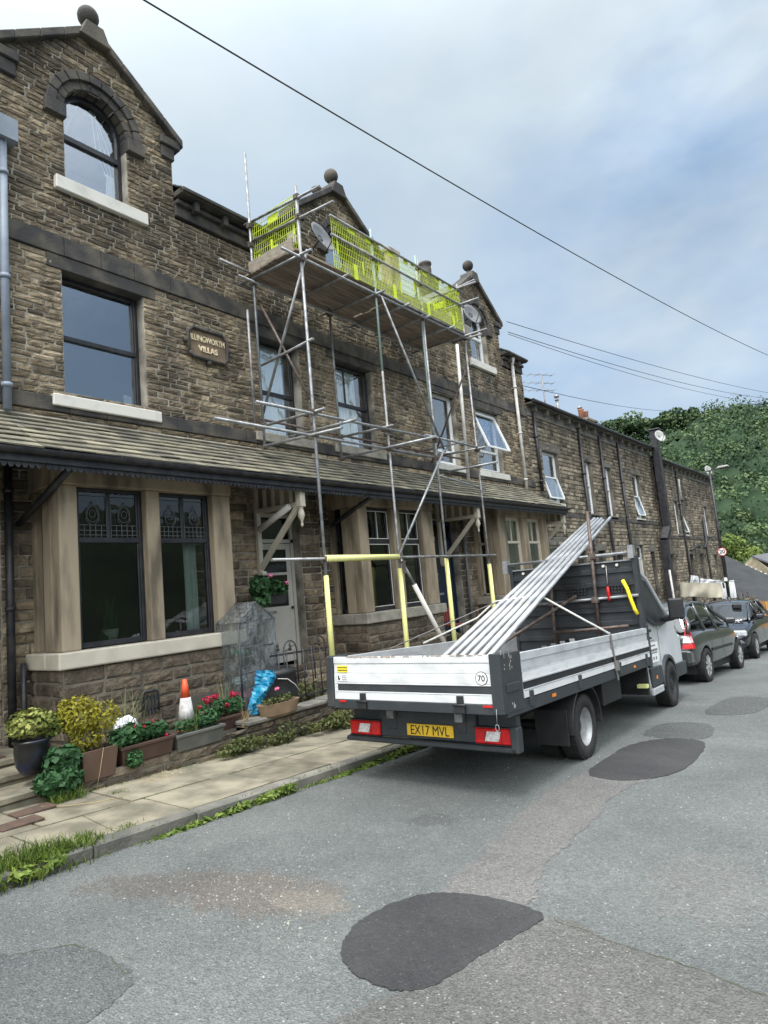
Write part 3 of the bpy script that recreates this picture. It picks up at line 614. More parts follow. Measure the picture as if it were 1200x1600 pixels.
def window(root, X, y0, y1, z0, z1, fm, rail=None, recess=.16, fw=.055, glass=None, sill=None, sillm=None, curtain=None, bars=(), name='window', silldepth=.09, tilt=None, sillx=.2, sillh=.17):
    """sash window set back in the wall; returns the frame object (part) with glass, sill and curtain as sub-parts"""
    xf = X-recess; m = MB(); zm = rail if rail else None
    m.box(xf-.06, xf, y0, y0+fw, z0, z1); m.box(xf-.06, xf, y1-fw, y1, z0, z1)
    m.box(xf-.06, xf, y0+fw, y1-fw, z1-fw, z1); m.box(xf-.06, xf, y0+fw, y1-fw, z0, z0+fw*1.3)
    if zm: m.box(xf-.055, xf+.012, y0+fw, y1-fw, zm-.035, zm+.035)
    i = .03     # inner sash
    for (a, b) in (((z0+fw*1.3), (zm-.035 if zm else z1-fw)), ((zm+.035, z1-fw) if zm else (None, None))):
        if a is None: continue
        m.box(xf-.05, xf-.012, y0+fw, y0+fw+i, a, b); m.box(xf-.05, xf-.012, y1-fw-i, y1-fw, a, b)
    for (ya, yb, za, zb) in bars: m.box(xf-.045, xf-.008, ya, yb, za, zb)
    f = m.build(name, fm, root, bevel=.006)
    g = MB(); g.box(xf-.040, xf-.034, y0+fw, y1-fw, z0+fw, z1-fw); g.build('glass', glass or M_GLASS, f)
    if sill:
        s = MB(); s.box(X-recess+.002, X+silldepth, y0-sillx, y1+sillx, z0-sillh-.02, z0-.02); s.build('sill', sillm, f, bevel=.012)
    if curtain:
        for (ca, cb, za, zb, cm) in curtain:
            c = MB(); n = max(2, int((cb-ca)/.02)); vs = []; 
            for k in range(n+1):
                y = ca+(cb-ca)*k/n; x = xf-.13+.022*math.sin(k*1.25+ca*7)+.008*math.sin(k*.6)
                vs += [(x, y, za), (x+.01, y, (za+zb)/2), (x, y, zb)]
            c.add(vs, [(3*k+j, 3*k+3+j, 3*k+4+j, 3*k+1+j) for k in range(n) for j in range(2)], .5, True); c.build('curtain', cm, f)
    return f
def downpipe(root, X, y, z0, z1, mat, r=.045, hopper=False, collars=True, name='downpipe', bend=None):
    m = MB()
    pts = [(X, y, z0), (X, y, z1)] if not bend else bend
    m.path(pts, r, 10)
    if collars and not bend:
        z = z0+.3
        while z < z1-.3: m.tube((X, y, z), (X, y, z+.06), r*1.3, 10); m.box(X-.12, X, y-.012, y+.012, z, z+.04); z += 1.5
    if hopper: m.lathe([(r, 0), (r*1.2, .1), (r*2.1, .22), (r*2.1, .3)], (X, y, z1-.02), 10)
    return m.build(name, mat, root)

XF = -8.8
def villa(gy, ya, yb, wins, bay, door, label, group, detail=True, bayframe=M_BLACKP, end=False, start=False):
    root = thing('villa_house', label, 'house', (XF, (ya+yb)/2, zr((ya+yb)/2)), group=group)
    hw = 1.38; ops = [(w['y'][0], w['y'][1], w['z'][0], w['z'][1]) for w in wins]+[(door[0], door[1], 0.5, 3.35)]
    ac, ar, az0, asp = gy+.02, .5, 8.19, 9.38
    b0, b1 = bay['y']
    def iv(z):
        if z < 8.84: ivs = [(ya, yb)]
        else:
            h = min(hw, (10.9-z)/.76); ivs = [(gy-h, gy+h)]
        for (p, q, za, zb) in ops:
            if za < z < zb: ivs = cut(ivs, p, q)
        if az0 < z < asp: ivs = cut(ivs, ac-ar, ac+ar)
        elif asp <= z < asp+ar: w = math.sqrt(ar*ar-(z-asp)**2)+.04; ivs = cut(ivs, ac-w, ac+w)
        if z < 3.3: ivs = cut(ivs, b0+.12, b1-.12)
        if 6.95 < z < 7.25 or 4.6 < z < 4.82: ivs = []
        if 8.42 < z < 8.84:
            for (p, q) in corn: ivs = cut(ivs, p, q)
        return ivs
    corn = [(p, q) for p, q in ((ya, gy-hw), (gy+hw, yb)) if q-p > .3]
    ms, mb = MB(), MB(); P = PX(XF)
    stones(ms, mb, P, iv, -1.0 if end else -.6, 4.6, (.12, .17), (.22, .55), .035, simple=not detail)
    stones(ms, mb, P, iv, 4.82, 6.95, (.070, .108), (.16, .46), .026, gap=.012, simple=not detail)
    stones(ms, mb, P, iv, 7.25, 10.95, (.070, .108), (.16, .42), .026, gap=.012, simple=not detail)
    if end:
        stones(ms, mb, PYp(yb), lambda z: [(-10.6, XF-.01)], 6.9, 8.6, (.12, .17), (.22, .55), .03, simple=True)
    w = ms.build('stone_wall', M_STONE, root); mb.build('mortar', M_MORTAR, w)
    # sooty bands, lintel stones, cornice with brackets
    m, m2 = MB(), MB(); y = ya
    while y < yb-.01:
        L = min(random.uniform(.55, 1.1), yb-y)
        if yb-y-L < .3: L = yb-y
        m.box(XF-.24, XF+.045+random.uniform(-.004, .004), y+.002, y+L-.002, 6.952, 7.248); m2.box(XF-.24, XF+.05, y+.002, y+L-.002, 4.602, 4.818); y += L
    m.build('string_course', M_SOOT, root, bevel=.01); m2.build('sill_band', M_SOOT, root, bevel=.01)
    for (p, q, za, zb) in ops[:-1]: m = MB(); m.box(XF-.24, XF+.03, p-.22, q+.22, zb, 6.95); m.build('lintel', M_SOOT, root, bevel=.01)
    for p, q in corn:
        m = MB()
        m.box(XF-.24, XF+.05, p, q, 8.42, 8.62); m.box(XF-.24, XF+.12, p, q, 8.62, 8.7)
        m.box(XF-.24, XF+.26, p+(-.0), q+.0, 8.752, 8.86)
        k = p+.35
        while k < q-.1: m.box(XF, XF+.2, k-.05, k+.05, 8.56, 8.75); k += .62
        m.box(XF+.2, XF+.3, p, q, 8.78, 8.845); m.build('cornice', M_SOOT, root, bevel=.01)
    # arch: voussoirs, imposts, coping, kneelers, finial
    m = MB(); n = 11
    for i in range(n):
        a0, a1 = math.pi*i/n+.01, math.pi*(i+1)/n-.01
        for (ri, ro, d0, d1) in ((ar, ar+.13, -.2, .03), (ar+.131, ar+.27, -.2, .075)):
            pts = [(ac+math.cos(a)*r, asp+math.sin(a)*r) for a, r in ((a0, ri), (a1, ri), (a1, ro), (a0, ro))]
            m.prism(pts, d0, d1, lambda a, b, h: (XF+h, a, b))
    for s in (-1, 1): m.box(XF-.24, XF+.1, ac+s*(ar-.006), ac+s*(ar+.3), asp-.22, asp-.002)
    m.build('arch_surround', M_DRESS2 if not detail else M_SOOT, root, bevel=.008)
    m = MB(); sl = .76
    for s in (-1, 1):
        for k in range(4):
            t0, t1 = k/4, (k+1)/4; q0 = (gy+s*(.12+1.43*t0)); q1 = (gy+s*(.12+1.43*t1)); zt = lambda q: 11.03-sl*abs(q-gy)
            pl = [(q0, zt(q0)), (q1, zt(q1)), (q1, zt(q1)-.15), (q0, zt(q0)-.15)]
            m.prism(pl, -.3, .13, lambda a, b, h: (XF+h, a, b))
        e = gy+s*1.38; m.box(XF-.26, XF+.06, min(e+s*.03, e-s*.22), max(e+s*.03, e-s*.22), 9.42, 9.64); m.box(XF-.26, XF+.10, min(e+s*.13, e-s*.25), max(e+s*.13, e-s*.25), 9.64, 9.80)
    m.prism([(gy-.26, 10.72), (gy+.26, 10.72), (gy+.14, 11.02), (gy-.14, 11.02)], -.28, .16, lambda a, b, h: (XF+h, a, b))
    m.build('gable_coping', M_SOOT, root, bevel=.015)
    m = MB(); m.lathe([(.13, 0), (.11, .06), (.06, .1), (.055, .17), (.09, .19), (.06, .205)], (XF-.06, gy, 10.97), 14)
    m.lathe([(.02, -.17)]+[(.165*math.cos(t), .165*math.sin(t)) for t in [-1.3+.26*i for i in range(11)]]+[(.01, .168)], (XF-.06, gy, 11.28), 16); m.build('ball_finial', M_SOOT, root)
    # arched sash window
    xf = XF-.15; m = MB(); A = [(ac+(ar)*math.cos(math.pi*i/16), asp+ar*math.sin(math.pi*i/16)) for i in range(17)]; B = [(ac+(ar-.065)*math.cos(math.pi*i/16), asp+(ar-.065)*math.sin(math.pi*i/16)) for i in range(17)]
    for i in range(16): m.prism([A[i], A[i+1], B[i+1], B[i]], -.06, 0, lambda a, b, h: (xf+h, a, b))
    for s in (-1, 1): m.box(xf-.06, xf, ac+s*(ar-.065), ac+s*ar, az0, asp)
    m.box(xf-.06, xf, ac-ar, ac+ar, az0, az0+.08); m.box(xf-.05, xf+.012, ac-ar+.065, ac+ar-.065, 8.98, 9.06)
    fr = m.build('arched_window', MATS["black_gloss_paint"] if detail else M_UPVC, root)
    m = MB(); m.prism([(ac+ar-.05, az0+.05)]+[(ac+(ar-.05)*math.cos(math.pi*i/16), asp+(ar-.05)*math.sin(math.pi*i/16)) for i in range(17)]+[(ac-ar+.05, az0+.05)], -.04, -.035, lambda a, b, h: (xf+h, a, b)); m.build('glass', M_GLASSA, fr)
    m = MB(); m.box(xf+.002, XF+.10, ac-.68, ac+.80, az0-.22, az0-.01); m.build('sill', M_WHITE, fr, bevel=.012)
    m = MB()
    for (c0, c1, w0, w1) in ((ac-.46, ac-.2, .1, .05), (ac+.02, ac+.46, .42, .2)):
        n = 14; vs = []
        for k in range(n+1):
            t = k/n
            for (z, ww) in ((az0+.05, w1), (8.75, w1*.8), (9.05, w0*.8), (asp+.42, w0)):
                yy = (c1-ww*(1-t)) if c0 > ac else (c0+ww*t)
                dy = yy-ac; lim = math.sqrt(max(.01, (ar-.06)**2-max(0, z-asp)**2)); yy = ac+max(-lim, min(lim, dy))
                vs.append((xf-.12+.015*math.sin(k*1.7), yy, z))
        m.add(vs, [(4*k+j, 4*k+4+j, 4*k+5+j, 4*k+1+j) for k in range(n) for j in range(3)], .5, True)
    m.build('curtain', M_CURT, fr)
    for w_ in wins:
        window(root, XF, w_['y'][0], w_['y'][1], w_['z'][0], w_['z'][1], w_['f'], w_.get('rail'), w_.get('recess', .17), w_.get('fw', .06), w_.get('glass'), True, w_.get('sillm', M_WHITE), w_.get('curtain'), w_.get('bars', ()))
    # door and threshold
    m = MB(); xd = XF-.22; d0, d1 = door[0], door[1]
    m.box(xd-.05, xd+.02, d0, d0+.07, .5, 3.35); m.box(xd-.05, xd+.02, d1-.07, d1, .5, 3.35); m.box(xd-.05, xd+.02, d0, d1, 2.80, 2.87); m.box(xd-.05, xd+.02, d0, d1, 3.28, 3.35)
    df = m.build('door_frame', bay.get('doorf', M_DOORG), root)
    dm = bay.get('doorm', M_DOORG); m = MB(); e = .012
    if dm is M_DOORG:
        m.box(xd-.045, xd, d0+.075, d0+.18, .6, 2.79); m.box(xd-.045, xd, d1-.18, d1-.075, .6, 2.79); m.box(xd-.045, xd, d0+.18, d1-.18, 2.68, 2.79); m.box(xd-.045, xd, d0+.18, d1-.18, .6, 1.62); m.box(xd-.045, xd, d0+.18, d1-.18, 2.2, 2.25)
        m.box(xd, xd+.015, d0+.2, d1-.2, .8, 1.35)
    else: m.box(xd-.045, xd, d0+.075, d1-.075, .6, 2.79); m.box(xd, xd+.012, d0+.2, d1-.2, .8, 1.5); m.box(xd, xd+.012, d0+.2, d1-.2, 1.7, 2.6)
    dr = m.build('door', dm, root, bevel=.004)
    m = MB(); m.lathe([(.012, 0), (.03, .02), (.02, .05)], (xd, d1-.13, 1.58), 10, 'x'); m.build('handle', M_BLACKP, dr); m = MB(); m.box(xd, xd+.01, d0+.3, d0+.52, 1.50, 1.55); m.build('letter_plate', M_GALVD, dr)
    m = MB(); m.box(xd-.02, xd-.015, d0+.07, d1-.07, 1.6, 3.3); m.build('glass', M_GLASSD, dr)
    # bay window
    xb = XF+.85; ms, mb = MB(), MB()
    stones(ms, mb, PX(xb), lambda z: [(b0+.004, b1-.004)], -.7 if ya > 8 else -.35, 1.14, (.12, .18), (.25, .6), .03, .22, simple=not detail)
    for PP, YY in ((PYm(b0), b0), (PYp(b1), b1)): stones(ms, mb, PP, lambda z: [(XF-.1, xb-.004)], -.7 if ya > 8 else -.35, 1.14, (.13, .2), (.25, .5), .028, .22, simple=not detail)
    bw = ms.build('bay_wall', M_STONE3, root); mb.build('mortar', M_MORTAR2, bw)
    m = MB(); o = .07
    m.box(xb-.3, xb+o, b0-o, b1+o, 1.142, 1.345); m.box(XF, xb-.3, b0-o, b0+.25, 1.142, 1.345); m.box(XF, xb-.3, b1-.25, b1+o, 1.142, 1.345)
    m.build('bay_sill', M_CREAM if ya < 9 else M_CREAMD, root, bevel=.02, seg=2)
    p = bay['p']; m = MB()
    for k_, (a, b) in enumerate(p):
        m = MB(); m.box(xb-.26, xb-.03, a, b, 1.345, 3.42)
        if k_ == 0: m.box(xb-.5, xb-.262, p[0][0], p[0][0]+.22, 1.345, 3.42)
        if k_ == 2: m.box(xb-.5, xb-.262, p[2][1]-.22, p[2][1], 1.345, 3.42)
        m.build('bay_pillar', M_DRESS, root, bevel=.02, seg=2)
    m = MB(); m.box(XF, XF+.12, p[0][0]+.02, p[0][0]+.22, 1.345, 3.42); m.build('bay_pillar', M_DRESS, root, bevel=.02, seg=2); m = MB()
    m.box(xb-.28, xb-.01, p[0][0]-.02, p[2][1]+.02, 3.42, 3.78); m.box(XF, xb-.28, p[0][0]-.02, p[0][0]+.24, 3.42, 3.78); m.box(XF, xb-.28, p[2][1]-.24, p[2][1]+.02, 3.42, 3.78)
    m.build('bay_lintel', M_DRESS, root, bevel=.02, seg=2)
    for (a, b) in ((p[0][1], p[1][0]), (p[1][1], p[2][0])):
        tz = 2.73; mid = (a+b)/2
        bars = [(mid-.02, mid+.02, tz+.03, 3.36)] if bay.get('lead', 1) else [(mid-.02, mid+.02, tz, 3.36)]
        wf = window(root, xb+.02, a+.002, b-.002, 1.36, 3.418, bayframe, tz, .17, bay.get('fw', .05), M_GLASSD if bay.get('dark', 1) else M_GLASS, False, None, bay.get('curt', {}).get(round(a, 2)) or bay.get('curtain_all'), bars, name='bay_window')
        if bay.get('lead', 1):
            lm = MB(); xx = xb-.17
            for c0, c1 in ((a+.07, mid-.03), (mid+.03, b-.07)):
                cc = (c0+c1)/2; cz = 3.08
                for z in (2.80, 2.86, 2.93, 3.32): lm.box(xx, xx+.004, c0, c1, z-.003, z+.003)
                for k in range(6): y = c0+(c1-c0)*k/5; lm.box(xx, xx+.004, y-.003, y+.003, 2.77, 2.93 if 0 < k < 5 else 3.35)
                for rr in (.05, .11): lm.path([(xx+.002, cc+rr*math.cos(t)*.8, cz+rr*math.sin(t)) for t in [2*math.pi*k/14 for k in range(15)]], .004, 4)
                for s in (-1, 1): lm.path([(xx+.002, cc+s*.02, 2.93), (xx+.002, cc+s*.09, 3.0), (xx+.002, cc+s*.06, 3.12), (xx+.002, cc, 3.25)], .004, 4)
            lm.build('leading', MATS["white_sticker"] if False else M_DISH, wf)
        elif bay.get('trim'):
            lm = MB(); xx = xb-.145
            for (z0, z1) in ((1.43, tz-.05), (tz+.05, 3.35)):
                lm.box(xx, xx+.012, a+.05, a+.065, z0, z1); lm.box(xx, xx+.012, b-.065, b-.05, z0, z1); lm.box(xx, xx+.012, a+.066, b-.066, z0, z0+.015); lm.box(xx, xx+.012, a+.066, b-.066, z1-.015, z1)
            lm.box(xx, xx+.012, mid-.008, mid+.008, tz+.066, 3.334); lm.build('leading', M_WHITE, wf)
    # side light of the bay
    sx0, sx1 = XF+.13, xb-.5; m = MB(); yy = p[0][0]+.1
    m.box(sx0, sx0+.05, yy, yy+.05, 1.36, 3.42); m.box(sx1-.05, sx1, yy, yy+.05, 1.36, 3.42); m.box(sx0, sx1, yy, yy+.05, 1.36, 1.42); m.box(sx0, sx1, yy, yy+.05, 2.7, 2.76); m.box(sx0, sx1, yy, yy+.05, 3.36, 3.42)
    sw = m.build('side_window', bayframe, root); m = MB(); m.box(sx0, sx1, yy+.02, yy+.025, 1.4, 3.4); m.build('glass', M_GLASSD, sw)
    m = MB(); m.box(sx0+.06, sx1-.02, yy+.10, yy+.11, 1.4, 2.7); m.build('curtain', M_CURTG, sw)
    # porch roof: slates on boards, flashing, gutter, scalloped valance
    x0, z0, x1, z1 = XF+.02, 4.46, XF+1.30, 3.72; rows = 7; m = MB(); rp = ya-.0; rq = yb if not end else 18.62
    dx, dz = (x1-x0)/rows, (z1-z0)/rows
    for i in range(rows):
        y = rp-random.uniform(0, .2)
        while y < rq:
            L = random.uniform(.2, .42); a, b = max(y, rp), min(y+L, rq)
            if b-a > .03:
                t = .012+random.uniform(0, .012); xa, za = x0+dx*i-.02, z0+dz*i+.012; xb_, zb = x0+dx*(i+1)+random.uniform(0, .02), z0+dz*(i+1)+.022+random.uniform(0, .008)
                m.slab([(xa, a+.004, za), (xb_, a+.004, zb), (xb_, b-.004, zb+random.uniform(-.004, .004)), (xa, b-.004, za)], t, random.random())
            y += L
    rf = m.build('porch_roof', M_SLATE, root)
    m = MB(); m.slab([(x0, rp, z0-.015), (x1, rp, z1-.015), (x1, rq, z1-.015), (x0, rq, z0-.015)], .05); m.box(x1-.04, x1-.01, rp, rq, z1-.15, z1-.03)
    k = rp+.2
    while k < rq-.05: m.beam((x0+.1, k, z0-.12), (x1-.05, k, z1-.10), .05, .08); k += .45
    m.build('boarding', M_SOOT, rf)
    m = MB(); m.prism([(x0-.03, z0+.07), (x0+.05, z0+.02), (x0+.0, z0-.02), (x0-.03, z0-.02)], rp, rq, lambda a, b, h: (a, h, b)); m.build('flashing', M_CREAMD, rf)
    m = MB(); N = 8
    arc = [(x1+.05+.065*math.cos(math.pi+math.pi*i/N), z1-.03+.065*math.sin(math.pi+math.pi*i/N)) for i in range(N+1)]; arc2 = [(x1+.05+.055*math.cos(2*math.pi-math.pi*i/N), z1-.03+.055*math.sin(2*math.pi-math.pi*i/N)) for i in range(N+1)]
    m.prism(arc+arc2, rp, rq, lambda a, b, h: (a, h, b)); m.box(x1-.01, x1+.012, rp, rq, z1-.17, z1-.05); m.build('gutter', M_PIPE, root)
    m = MB(); k = rp+.05
    while k < rq-.05:
        m.prism([(k-.036, 3.56), (k+.036, 3.56), (k+.036, 3.515)]+[(k+.030*math.cos(-math.pi*i/6), 3.515+.035*math.sin(-math.pi*i/6)) for i in range(7)]+[(k-.036, 3.515)], x1-.035, x1-.02, lambda a, b, h: (h, a, b)); k += .075
    m.build('valance', M_PIPE, root)
    # main roof, gable roof, chimney, interior
    m = MB(); zr0, xe, xr = 8.87, XF+.22, XF-3.7
    n = 26; y = ya
    for p_, q_ in corn if corn else []:
        for i in range(n):
            xa, xb_ = xe+(xr-xe)*i/n, xe+(xr-xe)*(i+1)/n; za, zb = zr0+.62*(xe-xa), zr0+.62*(xe-xb_)
            m.slab([(xa+.02, p_, za), (xa+.02, q_, za), (xb_, q_, zb), (xb_, p_, zb)], .02, random.random())
    m.slab([(xe-.5, gy-hw, zr0+.31), (xe-.5, gy+hw, zr0+.31), (xr, gy+hw, zr0+.62*(xe-xr)), (xr, gy-hw, zr0+.62*(xe-xr))], .05)
    m.slab([(xr, ya, zr0+.62*(xe-xr)-.03), (xr, yb, zr0+.62*(xe-xr)-.03), (xr-3.6, yb, zr0+.1), (xr-3.6, ya, zr0+.1)], .05)
    for s in (-1, 1):
        q = [(XF-.3, gy, 10.93), (XF-.3, gy+s*1.5, 9.79), (XF-3.2, gy+s*1.5, 9.79), (XF-3.2, gy, 10.93)]
        m.slab(q if s > 0 else q[::-1], .05)
    roof = m.build('roof', M_SLATE2, root)
    m = MB(); m.box(XF-.9, XF-3.0, gy-1.36, gy+1.36, 9.0, 9.75); m.build('dormer_cheek', M_SLATE2, roof)
    m = MB(); m.box(XF-.6, XF-7.2, ya+.02, yb-.02, -.9, 8.8)
    m.box(XF-.6, XF-.26, gy-1.2, gy+1.2, 8.82, 9.7); m.box(XF-.5, XF-.6, gy-.9, gy+.9, 9.7, 10.3)
    m.build('interior', M_DARK, root)
    return root, roof

def chimney(roof, x, y, z0, z1, npots, mat=M_SOOT, potm=M_POTS, w=(.35, .6)):
    m = MB(); m.box(x-w[0], x+w[0], y-w[1], y+w[1], z0, z1); m.box(x-w[0]-.05, x+w[0]+.05, y-w[1]-.05, y+w[1]+.05, z1, z1+.12)
    c = m.build('chimney', mat, roof, bevel=.01)
    for i in range(npots):
        yy = y+(i-(npots-1)/2)*(2*w[1]/max(npots, 1)); m = MB()
        m.lathe([(.12, 0), (.13, .05), (.11, .1), (.12, .42), (.16, .46), (.16, .52), (.10, .54)], (x, yy, z1+.12), 12); m.build('chimney_pot', potm, c)
cw = lambda a, b, m=M_CURT, z0=4.95, z1=6.7: (a, b, z0, z1, m)
GV = 'stone villas of the gabled terrace'
vA, rA = villa(4.82, 3.36, 9.14,
    [dict(y=(4.24, 5.52), z=(4.87, 6.74), f=M_BLACKP, rail=5.80, recess=.17, curtain=[(5.3, 5.42, 4.95, 5.15, M_WHITE)]),
     dict(y=(7.86, 8.95), z=(4.85, 6.72), f=M_BLACKP, rail=5.72, recess=.2, glass=M_GLASSB, curtain=[cw(7.9, 8.75, M_BLIND)], sillm=M_CREAMD)],
    dict(y=(3.70, 6.38), p=((3.72, 3.96), (4.92, 5.13), (6.03, 6.36)), curt={5.13: [(5.62, 5.84, 1.4, 2.7, M_CURT)]}), (7.58, 8.62),
    'nearest gabled stone villa with the carved name plaque and black-framed bay window', GV)
vB, rB = villa(10.52, 9.14, 15.2,
    [dict(y=(9.98, 11.28), z=(4.87, 6.76), f=M_BLACKP, rail=5.86, recess=.17, glass=M_GLASSB, bars=[(10.5, 10.53, 5.9, 6.7)], curtain=[cw(10.02, 10.95, M_BLIND)], sillm=M_CREAMD),
     dict(y=(13.76, 14.86), z=(4.87, 6.80), f=M_UPVC, rail=5.25, recess=.14, fw=.08, glass=M_GLASSB)],
    dict(y=(9.40, 12.0), p=((9.42, 9.70), (10.50, 10.76), (11.55, 11.98)), lead=0, trim=1, doorm=M_DOORB, doorf=M_DOORB, curtain_all=None), (13.2, 14.3),
    'middle gabled stone villa standing behind the scaffold, with a cracked cream bay sill', GV)
vC, rC = villa(16.6, 15.2, 19.36,
    [dict(y=(15.95, 17.35), z=(4.87, 6.72), f=M_UPVC, rail=5.5, recess=.14, fw=.08, glass=M_GLASSB)],
    dict(y=(14.98, 18.1), p=((15.05, 15.5), (16.48, 16.8), (17.75, 18.08)), lead=0, dark=0, fw=.09, doorm=M_DOORB, curtain_all=[(15.4, 17.9, 1.9, 2.7, M_CURTG)]), (18.25, 19.1),
    'end gabled stone villa with cream-framed bay windows, at the far end of the porch roof', GV, bayframe=M_CREAM, end=True)
# the near neighbour, almost wholly left of the frame
v0, r0 = villa(-.95, -2.6, 3.36, [dict(y=(-1.55, -.3), z=(4.87, 6.74), f=M_BLACKP, rail=5.8)],
    dict(y=(-2.1, .6), p=((-2.08, -1.84), (-.88, -.67), (.25, .58))), (1.5, 2.5), 'neighbouring stone villa cut off by the left edge, beside the pale pipe', GV, detail=False)
for o in vC.children:
    if o.name.startswith('arched_window'): o.data.materials[0] = M_UPVC
chimney(rB, -11.3, 12.95, 10.0, 12.55, 2, w=(.3, .42)); chimney(rC, -12, 16.95, 10.0, 13.05, 0, mat=M_DRESS, w=(.22, .26))
def crown_pot(x, y, z):
    m = MB(); m.lathe([(.14, 0), (.2, .15), (.22, .35), (.19, .5), (.24, .55), (.24, .62), (.12, .64)], (x, y, z), 14); m.build('chimney_pot', M_POTS, rC)
crown_pot(-12, 19.2, 12.95); 
m = MB(); m.box(-12.3, -11.7, 18.8, 19.5, 10.4, 12.95); m.build('chimney', M_SOOT, rC)
# open top sash of the far villa: tilted hopper pane
m = MB(); fr_ = [(16.03, 5.52), (17.27, 5.52), (17.27, 6.6), (16.03, 6.6)]
def tl(y, z): t = (6.62-z)/1.1; return (XF-.13+.42*t, y, z)
for a, b in (((16.03, 5.52), (17.27, 5.52)), ((17.27, 5.52), (17.27, 6.6)), ((16.03, 6.6), (17.27, 6.6)), ((16.03, 5.52), (16.03, 6.6))): m.beam(tl(*a), tl(*b), .06, .05)
ow = m.build('open_sash', M_UPVC, vC); m = MB(); m.slab([tl(16.06, 5.55), tl(17.24, 5.55), tl(17.24, 6.58), tl(16.06, 6.58)], .008); m.build('glass', M_GLASSB, ow)
# downpipes on the villas
downpipe(vA, XF+.1, 3.44, 4.5, 8.55, M_PIPEG, .055, collars=True)
m = MB(); m.box(XF+.02, XF+.22, 3.36, 3.6, 8.3, 8.62); m.build('rainwater_head', M_PIPEG, vA)
downpipe(vA, XF+.1, 3.43, 0.1, 3.9, M_PIPE, .05); downpipe(vA, XF+.12, 3.56, .05, 1.25, M_PIPE, .035)
downpipe(vC, XF+.12, 18.5, 4.45, 8.5, M_PIPEW, .05, hopper=True)
# carved plaque
pl = MB(); yc, zc = 6.70, 6.20; W, H = .40, .26
pl.prism([(yc-W, zc-H+.06), (yc-W+.06, zc-H), (yc+W-.06, zc-H), (yc+W, zc-H+.06), (yc+W, zc+H-.08), (yc+W-.08, zc+H), (yc-W+.08, zc+H), (yc-W, zc+H-.08)], 0, .05, lambda a, b, h: (XF+h, a, b))
plq = pl.build('name_plaque', M_PLAQ, vA, bevel=.01)
pl = MB(); oc = [(yc-W, zc-H+.08), (yc-W+.08, zc-H), (yc+W-.08, zc-H), (yc+W, zc-H+.08), (yc+W, zc+H-.1), (yc+W-.1, zc+H), (yc-W+.1, zc+H), (yc-W, zc+H-.1), (yc-W, zc-H+.08)]
pl.path([(XF+.07, a, b) for a, b in oc], .03, 8)
for a, b in ((yc-W-.04, zc), (yc+W+.04, zc), (yc, zc-H-.05), (yc, zc+H+.03)): pl.lathe([(.045, -.02), (.045, .03), (.02, .05)], (XF+.05, a, b), 10, 'x')
pl.build('carved_border', M_SOOT, plq)
textobj('lettering', 'ILLINGWORTH', .15, M_LETTER, plq, frameM((XF+.055, yc+.0, zc+.085), (0, 1, 0), (0, 0, 1)), .016, .0, .70, local=False)
textobj('lettering', 'VILLAS', .15, M_LETTER, plq, frameM((XF+.055, yc+.0, zc-.09), (0, 1, 0), (0, 0, 1)), .016, .0015, .88, local=False)
# timber porch brackets with turned pendants
def bracket(root, y, pipe=False):
    m = MB(); xw, xo = XF+.06, XF+1.17
    m.box(xo-.06, xo+.06, y-.06, y+.06, 3.25, 3.66); m.beam((xw+.03, y, 2.32), (xo-.06, y, 3.28), .07, .09)
    m.box(xw-.04, xw+.04, y-.045, y+.045, 2.25, 4.1); m.beam((xw, y, 3.33), (xo, y, 3.30), .08, .08); m.beam((xw, y, 3.80), (xo, y, 3.62), .07, .10)
    for k in range(1, 5): x = xw+(xo-xw)*k/5; m.box(x-.035, x+.035, y-.02, y+.02, 3.36, 3.70)
    m.lathe([(.05, 0), (.035, -.03), (.055, -.10), (.06, -.15), (.03, -.22), (.016, -.26), (.028, -.30), (.012, -.34)], (xo, y, 3.25), 12)
    m.box(xw-.02, xw+.1, y-.05, y+.05, 2.2, 2.26)
    b = m.build('porch_bracket', M_CREAM, root, bevel=.006)
    m = MB(); m.slab([(xw, y+.015, 3.36), (xo, y+.015, 3.33), (xo, y+.015, 3.6), (xw, y+.015, 3.78)], .015); m.build('panel', M_DRESS, b)
bracket(vA, 7.55); bracket(vB, 13.38); bracket(vC, 18.5)
m = MB(); m.tube((XF+.25, 7.42, 2.98), (XF+1.02, 7.42, 3.27), .055, 12); m.build('awning_tube', M_WHITE, vA)
m = MB(); m.tube((XF+.1, 14.45, .1), (XF+.1, 14.45, 3.4), .04, 8); m.build('soil_pipe', M_DISH, vB)
m = MB(); m.tube((XF+.2, 9.30, 3.1), (XF+1.28, 9.55, 3.62), .045, 8); m.build('swan_neck_pipe', M_PIPE, vB)
m = MB(); m.tube((XF+.1, 3.55, 3.0), (XF+1.25, 3.75, 3.62), .045, 8); m.build('swan_neck_pipe', M_PIPE, vA)
# plinth render, cellar grille on the near bay
m = MB(); m.box(XF+.85, XF+.895, 5.4, 6.37, .18, .52); m.build('render_patch', M_DRESS2, vA); m = MB()
for k in range(4): m.box(XF+.88, XF+.90, 4.72+.05*k, 4.74+.05*k, .42, .66)
m.path([(XF+.89, 4.69, .40), (XF+.89, 4.69, .68), (XF+.89, 4.72, .71), (XF+.89, 4.90, .71), (XF+.89, 4.93, .68), (XF+.89, 4.93, .40)], .014, 6); m.build('vent_grille', M_TRIM, vA)

